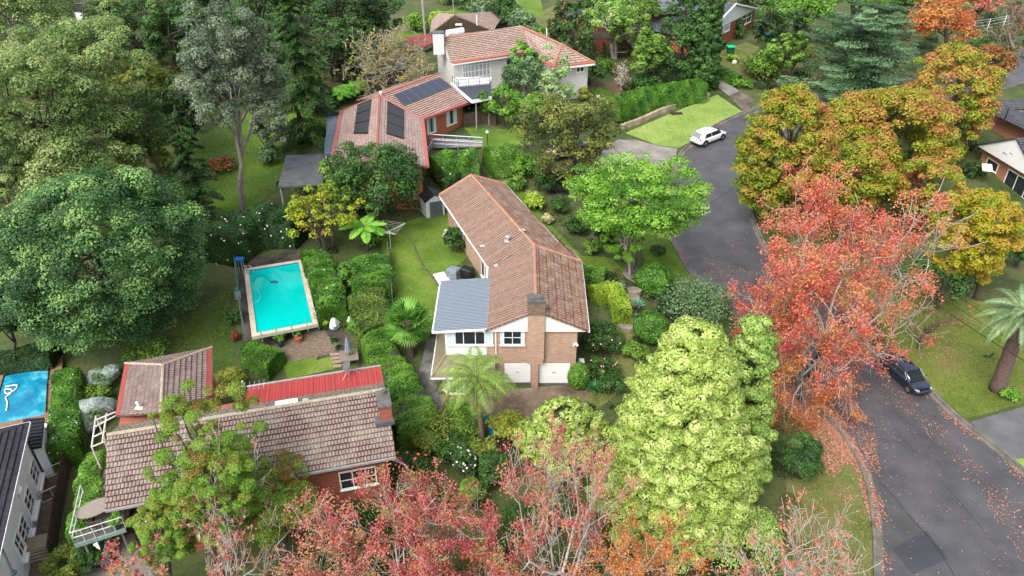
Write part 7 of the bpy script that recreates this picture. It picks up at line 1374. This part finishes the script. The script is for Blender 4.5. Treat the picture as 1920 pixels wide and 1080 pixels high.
# front maples
bare_tree('red_maple', 'tall pink-red maple with grey limbs in front of the golden cypress', (1055, 1150), (1040, 915, 135, 120), AUP, BARKP(), per=32, cl=.6, px=1.6, seed=41, depth_n=5, ntop=5, r0=.26, minr=.012, kids=(3, 4), leafprob=lambda q: .6 if q[1] > .05 or q[0] < -.3 else .25, wander=.28)
bare_tree('red_maple', 'bright coral-red maple below the broad grey-pink roof', (790, 1180), (770, 1002, 155, 84), CRI, BARKP(), per=55, cl=.65, px=1.6, seed=43, depth_n=5, ntop=5, r0=.2, minr=.012, leafprob=lambda q: .58, kids=(3, 4), wander=.28)
bare_tree('red_maple', 'thin red maple at the bottom edge left of the coral-red maple', (600, 1180), (600, 1035, 110, 62), AUP, BARKP(), per=45, cl=.6, px=1.6, seed=47, depth_n=5, ntop=4, r0=.16, minr=.012, leafprob=lambda q: .58, kids=(3, 4))
bare_tree('bare_maple', 'bare white limbed maple with a few pink leaves in front of the red brick house', (415, 1150), (430, 985, 100, 105), AUP, BARKP(), per=7, cl=.4, px=2.2, seed=51, depth_n=5, ntop=5, r0=.22, minr=.013, leafprob=lambda q: .28, kids=(3, 4))
bare_tree('red_maple', 'sparse pink maple at the bottom left beside the deck', (250, 1150), (265, 1050, 75, 55), AUP, BARKP(), per=20, cl=.4, px=2.2, seed=53, depth_n=4, ntop=4, r0=.15, minr=.012, leafprob=lambda q: .6)
bare_tree('orange_maple', 'orange and pink maple along the bottom edge under the golden cypress', (1200, 1180), (1200, 1030, 120, 65), AUO, BARKP(), per=45, cl=.6, px=1.6, seed=57, depth_n=5, ntop=5, r0=.16, minr=.012, leafprob=lambda q: .5); bare_tree('bare_maple', 'bare grey maple with red remnants reaching over the verge at the bottom right', (1470, 1180), (1480, 1010, 120, 95), AUR, BARKP(), per=7, cl=.35, px=2.0, seed=61, depth_n=5, ntop=5, r0=.2, minr=.013, leafprob=lambda q: .35, kids=(3, 4), wander=.35)
bare_tree('red_maple', 'red leafed maple between the two bottom edge maples at centre', (930, 1180), (930, 1045, 80, 60), CRI, BARKP(), per=50, cl=.6, px=1.6, seed=67, depth_n=4, ntop=5, r0=.16, minr=.012, leafprob=lambda q: .7)
T('pine', 'bright green tufted pine in front of the grey-pink roof', (420, 1090), (392, 882, 112, 132), PNE, BARK(), nc=120, cr=.16, cover=5.5, shell=.3, amp=.32, low=-.95, limbs=40, ctv=.5, aspect=.34, topbias=.1); T('pine', 'lower bright tufted pine at the corner of the red brick wall', (540, 1060), (520, 935, 95, 70), PNE, BARK(), nc=80, cr=.18, cover=5.5, shell=.35, amp=.3, low=-.95, limbs=20, aspect=.34, topbias=.1); T('pine', 'olive tufted conifer at the lower left near the deck corner', (330, 1120), (320, 985, 66, 78), PNE, BARK(), nc=60, cr=.18, cover=5, aspect=.34, shell=.4, low=-.9)
S('camellia', 'dark camellia with orange-pink flowers at the corner of the red brick house', (770, 893, 62, 46), GD, nc=34, flowers=(OFL, 26, .13)); S('green_shrub', 'bright green low shrub under the long front window', (690, 950, 42, 26), GB, nc=18); S('dark_shrub', 'dark mixed undergrowth below the camellia', (700, 990, 90, 30), GD, nc=24)
for c, m, lab in (((820, 812, 52, 40), OLV, 'olive shrub where the long hedge meets the front garden'), ((868, 795, 46, 32), GM, 'bright green shrub left of the palm trunk'), ((850, 842, 40, 34), GD, 'dark green shrub below the palm'), ((948, 800, 40, 34), GY, 'yellow-green shrub right of the palm trunk'), ((885, 930, 32, 34), GB, 'fresh green shrub beside the pink-red maple'), ((905, 850, 36, 30), OLV, 'olive-green bush in front of the palm trunk'), ((930, 880, 40, 40), GD, 'dark bush left of the pink-red maple'), ((980, 990, 60, 40), GD, 'dark undergrowth beneath the pink-red maple'), ((640, 1040, 60, 34), GD, 'dark undergrowth beneath the thin red maple'), ((1180, 1000, 70, 34), GD, 'dark undergrowth beneath the orange and pink maple'), ((870, 870, 28, 44), GD, 'shrub with tiny pale pink flowers beside the camellia')):
    S('garden_shrub', lab, c, m, nc=22, group='shrubs of the front garden', flowers=(plain('flower_palepink', (.72, .55, .6, 1), .6), 50, .09) if 'pale pink' in lab else None)
S('shrub', 'yellow-orange bush at the bottom left corner', (125, 1055, 48, 34), OLV, nc=18); S('shrub', 'dark green bush beside the storage box', (165, 1050, 30, 32), GD, nc=14)
# hedges round the pools and the long roofed house
HW = (WFL, 60, .11); hedge('flowering_hedge', 'tall rectangular hedge with white blossom beside the deep blue pool', [(122, 690), (120, 740), (116, 800), (112, 832)], 2.0, 2.2, HDG, px=1.6, flowers=(WFL, 60, .07)); hedge('ivy_hedge', 'bright ivy covered hedge along the deck', [(176, 848), (168, 890), (158, 940), (150, 985)], 1.7, 3.0, GB, px=1.7, wob=.16)
hedge('dark_hedge', 'dark tall hedge with white flowers behind the turquoise pool', [(400, 440), (455, 405), (520, 392), (565, 395)], 4.5, 3.2, HDD, px=1.6, wob=.14, cover=6, flowers=(WFL, 60, .1)); hedge('dark_hedge', 'dark clipped hedge behind the deep blue pool', [(-10, 668), (50, 655), (96, 648)], 2.0, 2.0, HDD)
hedge('pool_hedge', 'green hedge with a few white flowers along the right side of the turquoise pool', [(590, 470), (606, 510), (618, 545), (622, 575)], 2.4, 2.2, HDG, px=1.6, wob=.14, cover=6, flowers=(WFL, 16, .09)); hedge('clipped_hedge', 'boxy clipped hedge at the top left of the back lawn', [(690, 478), (694, 505), (700, 528)], 3.6, 2.0, HDG, px=1.6, wob=.12); hedge('clipped_hedge', 'rounded clipped hedge in the middle of the long row by the back lawn', [(685, 545), (695, 575), (712, 605)], 3.2, 2.1, leafmat('hedge_mid', ['#3a5c1e', '#526f2a', '#6c8636', '#8a9a4a']), px=1.6, wob=.12); hedge('clipped_hedge', 'long clipped hedge running down beside the stone path', [(700, 620), (722, 665), (750, 715), (772, 762), (785, 800)], [2.4, 2.6, 3.0, 3.2, 2.6], 2.0, HDB, px=1.6, wob=.15)
S('green_shrub', 'fresh green bush between the clipped hedges of the back lawn', (705, 520, 38, 24), GB, nc=20); hedge('topiary_hedge', 'short rounded clipped hedge on the lawn below the turquoise pool', [(462, 645), (490, 655), (515, 668)], 2.0, 1.7, HDG, px=1.5, wob=.05); S('shrub', 'round green bush outside the pool fence', (436, 596, 18, 24), GD, nc=14); S('golden_shrub', 'yellowish feathery bush at the corner of the grey-pink rear roof', (432, 708, 30, 20), GY, nc=18); S('shrub', 'light green bush behind the hipped rear roof', (280, 660, 48, 20), GM, nc=20); S('citrus_bush', 'dark citrus bush between the two netted trees', (175, 738, 34, 26), GM, nc=18, flowers=(plain('citrus_yellow', (.75, .5, .03, 1), .5), 10, .06)); S('red_shrub', 'small dark red shrub at the end of the topiary hedge', (441, 632, 9, 16), leafmat('red_small', ['#6a2a2a', '#8a3a38', '#a04a40']), nc=10)
T('yellow_tree', 'yellow-green half bare tree behind the turquoise pool hedge', (615, 470), (598, 398, 78, 62), YEL, nc=60, cr=.15, cover=2.0, shell=.35, amp=.3, stems=3, limbs=24, px=2.0); T('dark_tree', 'dense dark green tree in front of the pink roofed house', (705, 420), (708, 328, 104, 78), GD, nc=80, cr=.22, cover=5); T('green_tree', 'mid-green tree at the left of the dense dark tree', (630, 395), (636, 345, 50, 50), GM, nc=40, low=-.9); S('dark_shrub', 'dark bush in the corner below the mid-green tree', (650, 382, 48, 24), GD, nc=18); S('dark_shrub', 'dark bushes at the foot of the dense dark tree', (745, 375, 55, 25), HDD, nc=22)
hedge('camellia_hedge', 'tall glossy hedge with white camellias above the shed', [(815, 300), (850, 292), (895, 288)], 5.0, 2.8, HDG, px=1.7, wob=.13, cover=6.5, flowers=(WFL, 14, .12)); hedge('camellia_hedge', 'lighter rounded hedge at the right end of the glossy camellia hedge', [(915, 285), (945, 280), (972, 276)], 4.4, 2.4, HDB, px=1.7, wob=.12, cover=6); S('dark_shrub', 'dark bush between the glossy hedge and the garden shed', (845, 335, 32, 26), HDD, nc=16); S('green_shrub', 'leafy green shrub on the slope below the wattle tree', (985, 315, 30, 30), GB, nc=20); S('green_shrub', 'dark green shrub right of the leafy slope shrub', (1025, 345, 26, 26), GD, nc=16); S('citrus_bush', 'round yellow-green bush by the right eave of the long terracotta roof', (1000, 378, 27, 22), GLI, nc=18); S('cream_shrub', 'small cream variegated bush beside the long terracotta roof', (1026, 412, 13, 14), leafmat('cream_leaf', ['#a8a070', '#c8c090', '#e0d8b0']), nc=12); S('dark_shrub', 'dark shrub behind the cream variegated bush', (1050, 385, 24, 24), GD, nc=14)
S('dark_shrub', 'dark shrub against the left wall of the long terracotta roof', (852, 455, 22, 34), GD, nc=20); S('white_shrub', 'small white flowering bush at the left wall of the long roofed house', (842, 440, 13, 13), leafmat('white_leaf', ['#8a9a6a', '#c8c8a8', '#dcdcc8']), nc=10)
T('jacaranda', 'feathery bright green street tree overhanging the road bend', (1182, 505), (1192, 368, 148, 96), JAC, BARKG(), nc=120, cr=.17, cover=4.8, shell=.38, low=-.85, amp=.22, stems=2, limbs=30, sq=.5, trunk=.014, ctv=.9); T('jacaranda', 'lower drooping feathery green bough tree beside the jacaranda trunk', (1180, 515), (1168, 440, 42, 62), JAC, BARKP(), nc=30, cr=.25, cover=3, low=-.9)
hedge('lime_hedge', 'bright lime clipped hedge curving round the garden steps', [(1115, 540), (1145, 532), (1162, 550), (1168, 580)], 1.5, 1.5, GLI, px=1.5, wob=.06); hedge('green_hedge', 'small bright green hedge against the right wall of the long roofed house', [(1098, 500), (1115, 505), (1135, 508)], 1.5, 1.2, HDB, px=1.5)
ball_shrub('clipped_ball', 'round clipped ball shrub at the right garage corner', (1085, 705, 21, 26), HDB); ball_shrub('clipped_dome', 'large clipped green dome right of the garden steps', (1225, 525, 36, 34), HDG); ball_shrub('clipped_dome', 'clipped dark dome below the large clipped green dome', (1220, 612, 34, 30), HDG); S('camellia', 'dark camellia with pink flowers against the right side of the brick house', (1128, 640, 40, 42), GD, nc=26, flowers=(PFL, 40, .09)); S('dark_shrub', 'dark leaves with red flowers beside the round clipped ball', (1130, 690, 34, 28), GD, nc=18, flowers=(PFL, 24, .08)); S('grey_shrub', 'large grey-green twiggy shrub behind the golden cypress top', (1310, 565, 82, 44), GRG, nc=40, cover=3.6); S('green_shrub', 'green shrub right of the large clipped dome', (1262, 575, 34, 28), HDD, nc=18); S('dark_shrub', 'dark shrub under the jacaranda at the kerb', (1130, 440, 20, 30), HDD, nc=14); S('shrub', 'grass-like dark tuft on the kerbside lawn under the jacaranda', (1235, 470, 18, 12), GD, nc=12)
S('grassy_bush', 'green tufted grass clump behind the date palm trunk', (1895, 740, 22, 16), GB, nc=12)
def agave(label, px, r_, m):
    b = G(*px); t = thing('agave', label, 'agave', b, 'agaves by the garden steps'); L = LF()
    for i in range(26):
        a = 2.399 * i; e = .25 + 1.0 * i / 26; d = np.array([[cos(a) * cos(e), sin(a) * cos(e), sin(e)]]); L.add(np.array([list(b)]) + np.array([[0, 0, .25]]) + d * r_ * .5, np.array([[-cos(a) * sin(e), -sin(a) * sin(e), cos(e)]]), r_ * .55, np.array([.5 + random.uniform(-.3, .3)]), d)
    L.build('leaf_rosette', m, t, .2); st = MB(); st.tube([b, b + Vector((0, 0, .3))], .1, 6); st.build('stem', BARK(), t)
AG = leafmat('agave_leaf', ['#5a9a70', '#7ab890', '#9ccca8']); agave('pale blue-green agave beside the sandstone steps', (1195, 578), .75, AG); agave('agave growing on top of the lime hedge bed', (1162, 545), .6, AG); agave('green agave at the foot of the round clipped ball', (1112, 735), .85, leafmat('agave_green', ['#2f6a3a', '#4a8a50', '#6aa86a'])); agave('dark agave left of the lime hedge bed', (1130, 560), .7, leafmat('agave_dark', ['#2c4a40', '#446a5a', '#5a8070']))
palm('king_palm', 'feather leaved palm in front of the garage with one browning frond', (905, 830), 5.6, leafmat('palm_feather', ['#4e6c26', '#6a8a38', '#88a44a', '#aab45c']), 3.7, 20, .75, 1.9, .15, plain('palm_bark', (.16, .12, .08, 1), .9, var=.3),   .095, (.1, 1.2), 2, top=PY(892, 705, G(905, 830).y), leaflets=2, n=20)
fb = G(772, 668); t = thing('fan_palm', 'shaggy fan palm with a skirt of dead leaves beside the back lawn', 'palm tree', fb); L = LF(); D = LF(); tp = PY(765, 605, fb.y); rb = MB(); rb.tube([fb - Vector((0, 0, .2)), tp], .28, 10); rb.build('trunk', BARK(), t)
for i in range(46):
    a = 2.399 * i; e = -.6 + 1.9 * (i + .5) / 46; h = np.array((cos(a) * cos(e), sin(a) * cos(e), sin(e))); c = np.array(tp) + h * .95
    for k in range(14): f = (k / 13 - .5) * 2.6; s = np.array((-sin(a), cos(a), 0)); d = norm((h * cos(f) + s * sin(f) + np.array((0, 0, -.15)))[None]); L.add((c + d[0] * .6)[None], (np.array((-cos(a) * sin(e), -sin(a) * sin(e), cos(e))) + RNG.normal(0, .1, 3))[None], .66, np.array([.5 + .4 * sin(i) + random.uniform(-.15, .15)]), d)
for i in range(120): a = random.uniform(0, 6.28); d = np.array([[cos(a) * .5, sin(a) * .5, -.9]]); D.add(np.array([list(tp)]) + np.array([[cos(a) * .4, sin(a) * .4, -random.uniform(.3, 1.9)]]), np.array([[cos(a), sin(a), .3]]), .45, np.array([random.random()]), d)
L.build('crown', leafmat('fan_leaf', ['#3a6a20', '#548a30', '#72a844', '#90c05e']), t, .12); D.build('dead_frond', leafmat('palm_dead', ['#5a4634', '#8a7258', '#a08a70']), t, .2)
tf = G(690, 470); palm('tree_fern', 'single bright lime tree fern beside the clothes line', (690, 470), 3, leafmat('fern_lime', ['#5a9a2a', '#76b43a', '#94cc54', '#aede6c']), 2.6, 13, .62, 1.0, .12, BARK(), .24, (.15, .75), top=PY(684, 424, tf.y), leaflets=3, n=22)
palm('date_palm', 'large grey-green date palm with a leaning thick trunk at the right edge', (1868, 732), 7, leafmat('date_leaf', ['#54704a', '#708c60', '#8ea87a', '#a8be92']), 3.7, 34, .55, 1.7, .45, plain('date_bark', (.13, .085, .075, 1), .95, var=.45, vscale=6, bmp=.8), .11, (-.2, 1.3), 8, top=PY(1920, 590, G(1868, 732).y - 1.0), leaflets=3, n=22)
# ground cover under the trees
def cover_(name, label, areas, m, hmax=1.0, px=1.5, dens=1.0):
    L = LF()
    for poly, cl_, hm in areas:
        W_ = gp(poly); x0, x1 = min(p[0] for p in W_), max(p[0] for p in W_); y0, y1 = min(p[1] for p in W_), max(p[1] for p in W_); k = int((x1 - x0) * (y1 - y0) * .28 * cl_)
        x = RNG.uniform(x0, x1, k); y = RNG.uniform(y0, y1, k); ok = pt_in(W_, x, y); x, y = x[ok], y[ok]; g = terr(x, y)
        for i in range(len(x)):
            dep = y[i] * CT + (CAM_H - g[i]) * ST; s = leaf_size(dep, px); r = hm * random.uniform(.35, 1.0); n = int(2.6 * pi * r * r / (1.24 * s * s) * .55)
            clump(L, (x[i], y[i], g[i] + r * .35), r * 1.25, max(8, n), s, .62, random.random(), .5)
    o = L.build(name, m, None); tag(o, label, 'ground cover', kind='stuff')
cover_('undergrowth', 'dark tangled undergrowth beneath the trees and along the garden edges', [([(-200, 420), (-200, 0), (300, -30), (640, -30), (740, 60), (640, 190), (420, 200), (330, 300), (310, 400), (240, 420)], .55, 1.5), ([(400, 180), (640, 150), (700, 180), (640, 200), (480, 215)], .8, 1.2),
    ([(1000, 130), (1180, 150), (1330, 160), (1330, 40), (1080, 60)], .6, 1.3), ([(1420, 190), (1400, 120), (1480, 60), (1990, 0), (2060, 120), (1800, 130), (1600, 150)], .5, 1.3), ([(1430, 400), (1420, 310), (1480, 260), (1640, 230), (1800, 200), (1840, 300), (1830, 560), (1700, 520), (1560, 530), (1450, 450)], .5, 1.0),
    ([(630, 950), (780, 800), (1000, 820), (1130, 860), (1480, 780), (1490, 1000), (1440, 1150), (500, 1150)], 1.0, .9), ([(1080, 560), (1180, 640), (1250, 700), (1380, 640), (1420, 560), (1330, 540), (1240, 560), (1190, 500)], .8, .7), ([(900, 300), (1000, 280), (1060, 330), (1080, 420), (1180, 470), (1150, 500), (1040, 430), (960, 330)], .8, .6), ([(560, 420), (720, 400), (800, 380), (800, 345), (560, 350)], .9, .9),
    ([(880, 225), (1000, 230), (1080, 250), (1100, 230), (1000, 190)], .7, 1.0), ([(440, 690), (400, 740), (230, 660), (180, 690), (170, 790), (210, 800), (250, 660), (340, 640)], .7, .5), ([(590, 470), (640, 560), (650, 640), (700, 620), (690, 500), (650, 440)], .9, .7), ([(150, 1010), (60, 1090), (160, 1090)], 1.2, .7), ([(1075, 730), (1120, 765), (1200, 690), (1180, 800), (1100, 810)], 1.5, .5), ([(1040, 420), (1180, 480), (1190, 420), (1100, 380)], .5, .45), ([(690, 700), (740, 850), (830, 880), (800, 760), (740, 650)], .8, .7)], leafmat('undergrowth_leaf', ['#1c2c14', '#2c421c', '#3e5a26', '#567236', '#6a6038']))
def tufts(name, label, areas, m):
    L = LF()
    for poly, dens, s in areas:
        W_ = gp(poly); x0, x1 = min(p[0] for p in W_), max(p[0] for p in W_); y0, y1 = min(p[1] for p in W_), max(p[1] for p in W_); k = int((x1 - x0) * (y1 - y0) * dens)
        x = RNG.uniform(x0, x1, k); y = RNG.uniform(y0, y1, k); ok = pt_in(W_, x, y); x, y = x[ok] + RNG.normal(0, .15, ok.sum()), y[ok] + RNG.normal(0, .15, ok.sum()); n = len(x)
        tone = .5 + .3 * np.sin(x * .9 + np.sin(y * .7)) * np.sin(y * 1.1 + x * .3) + (RNG.random(n) - .5) * .6
        L.add(np.stack([x, y, terr(x, y) + .06], 1), unit(n) * np.array((1, 1, .3)) + np.array((0, 0, .7)), s * RNG.uniform(.6, 1.3, n), tone, np.stack([RNG.normal(0, .5, n), RNG.normal(0, .5, n), np.ones(n)], 1))
    tag(L.build(name, m, None, .4), label, 'grass', kind='stuff')
GA = [([(715, 455), (735, 425), (790, 408), (845, 400), (870, 430), (880, 480), (835, 520), (822, 560), (815, 625), (780, 640), (740, 600), (730, 520)], 55, .07), ([(925, 345), (960, 335), (1030, 420), (1090, 480), (1180, 500), (1170, 520), (1100, 500), (1040, 460), (985, 405)], 50, .08), ([(1195, 425), (1255, 440), (1274, 485), (1302, 525), (1240, 545), (1210, 500)], 50, .08),
      ([(1165, 600), (1215, 640), (1200, 700), (1120, 770), (1090, 740), (1140, 690)], 60, .08), ([(370, 250), (620, 195), (620, 250), (560, 280), (530, 350), (460, 400), (370, 460), (310, 400)], 22, .1), ([(310, 640), (440, 540), (445, 640), (430, 700), (380, 700)], 50, .08), ([(528, 675), (620, 655), (635, 690), (540, 712)], 60, .06)]
tufts('lawn_tufts', 'short mown grass blades over the garden lawns', GA, leafmat('grass_blade', ['#4a6a1a', '#5f7e24', '#789232', '#948f44'], trans=.3))
tufts('verge_tufts', 'grass blades over the roadside verges', [([(1632, 1080), (1640, 1040), (1632, 950), (1614, 880), (1586, 830), (1556, 796), (1500, 790), (1480, 850), (1480, 1000), (1470, 1080)], 60, .06), ([(1630, 610), (1750, 732), (1808, 785), (1838, 780), (1940, 745), (1940, 610), (1850, 570), (1700, 530), (1580, 520)], 40, .08), ([(1172, 250), (1230, 225), (1320, 188), (1345, 178), (1392, 210), (1338, 236), (1292, 268), (1272, 278), (1230, 272)], 22, .09)], leafmat('verge_blade', ['#4e681e', '#62792a', '#788636', '#8a8444'], trans=.3))
# fallen leaves
def scatter(name, label, areas, m, z=.07):
    L = LF()
    for poly, n, s in areas:
        W_ = gp(poly); x0, x1 = min(p[0] for p in W_), max(p[0] for p in W_); y0, y1 = min(p[1] for p in W_), max(p[1] for p in W_); k = n * 6
        x = RNG.uniform(x0, x1, k); y = RNG.uniform(y0, y1, k); cl = (np.sin(x * 1.3 + y * .7) + np.sin(x * .6 - y * 1.7 + 1) + np.sin(x * 3.1 + y * 2.3)) / 3; ok = pt_in(W_, x, y) & (RNG.random(k) < .55 + .5 * cl); x, y = x[ok][:n], y[ok][:n]
        c = np.stack([x, y, terr(x, y) + z + .06 * pt_in(gp([(462, 505), (562, 490), (590, 610), (480, 630)]), x, y) + RNG.random(len(x)) * .03], 1); L.add(c, unit(len(x)) * .35 + np.array((0, 0, 1.)), s * .62 * RNG.uniform(.6, 1.3, len(x)), RNG.random(len(x)))
    for line, i0, i1, n, sg in ((RE, 8, 46, 1500, 1), (LE, 8, 46, 1300, -1), (LE, 50, 85, 500, -1), (RE, 58, 80, 500, 1)):     # drifts in the gutters
        P_ = np.array([list(v) for v in line]); k = RNG.integers(i0, i1, n); f = RNG.random(n)[:, None]; p = P_[k] * (1 - f) + P_[k + 1] * f; t_ = P_[k + 1] - P_[k]; t_ /= np.linalg.norm(t_, axis=1, keepdims=True)
        q = p + np.stack([-t_[:, 1], t_[:, 0], t_[:, 2]], 1) * (sg * (.3 + np.abs(RNG.normal(0, .38, n))))[:, None]; keep = RNG.random(n) < .45 + .55 * np.sin(q[:, 0] * .9 + q[:, 1] * 1.3); q = q[keep]; n = len(q); q[:, 2] = terr(q[:, 0], q[:, 1]) + .06
        L.add(q, unit(n) * .4 + np.array((0, 0, 1.)), .06 * RNG.uniform(.6, 1.3, n), RNG.random(n))
    o = L.build(name, m, None, .75); tag(o, label, 'fallen leaves', kind='stuff')
FL = leafmat('fallen_leaf', ['#764e3c', '#966654', '#ae8068', '#c09c80', '#9c584c'], trans=.1)
scatter('fallen_leaves', 'orange and rust leaves lying thick along the kerb and scattered over the road', [
    ([(1480, 680), (1560, 760), (1600, 820), (1640, 920), (1652, 1000), (1632, 980), (1600, 880), (1540, 800), (1450, 740)], 7500, .09), ([(1560, 700), (1640, 800), (1650, 900), (1600, 820), (1520, 740)], 2600, .085), ([(1440, 700), (1560, 790), (1600, 860), (1560, 900), (1480, 800)], 7500, .095),
    ([(1640, 690), (1700, 740), (1800, 830), (1930, 960), (1990, 1080), (1930, 1080), (1820, 900), (1720, 800), (1630, 730)], 950, .08), ([(1560, 640), (1640, 720), (1760, 830), (1900, 960), (1930, 1080), (1700, 1080), (1620, 850)], 420, .075), ([(1540, 820), (1610, 880), (1632, 960), (1600, 1080), (1480, 1080), (1490, 900)], 900, .075),
    ([(1310, 480), (1380, 500), (1440, 520), (1400, 540), (1320, 530)], 420, .085), ([(1300, 400), (1410, 420), (1440, 500), (1330, 520), (1280, 440)], 190, .08), ([(1280, 275), (1310, 290), (1340, 320), (1290, 330)], 90, .1), ([(1560, 560), (1700, 540), (1800, 600), (1780, 700), (1700, 660), (1620, 610)], 2300, .085), ([(1600, 600), (1700, 680), (1760, 740), (1740, 750), (1640, 660)], 700, .085), ([(1195, 430), (1250, 430), (1255, 450), (1200, 460)], 160, .09), ([(1400, 340), (1430, 360), (1440, 430), (1415, 430)], 260, .09),
    ([(470, 512), (556, 500), (580, 604), (486, 622)], 16, .09), ([(520, 650), (600, 620), (630, 660), (530, 682)], 160, .05), ([(570, 480), (590, 470), (640, 600), (600, 600)], 60, .06), ([(100, 850), (128, 850), (115, 1000), (90, 1060)], 120, .06)], FL)
print('LEAVES', NLEAF[0])
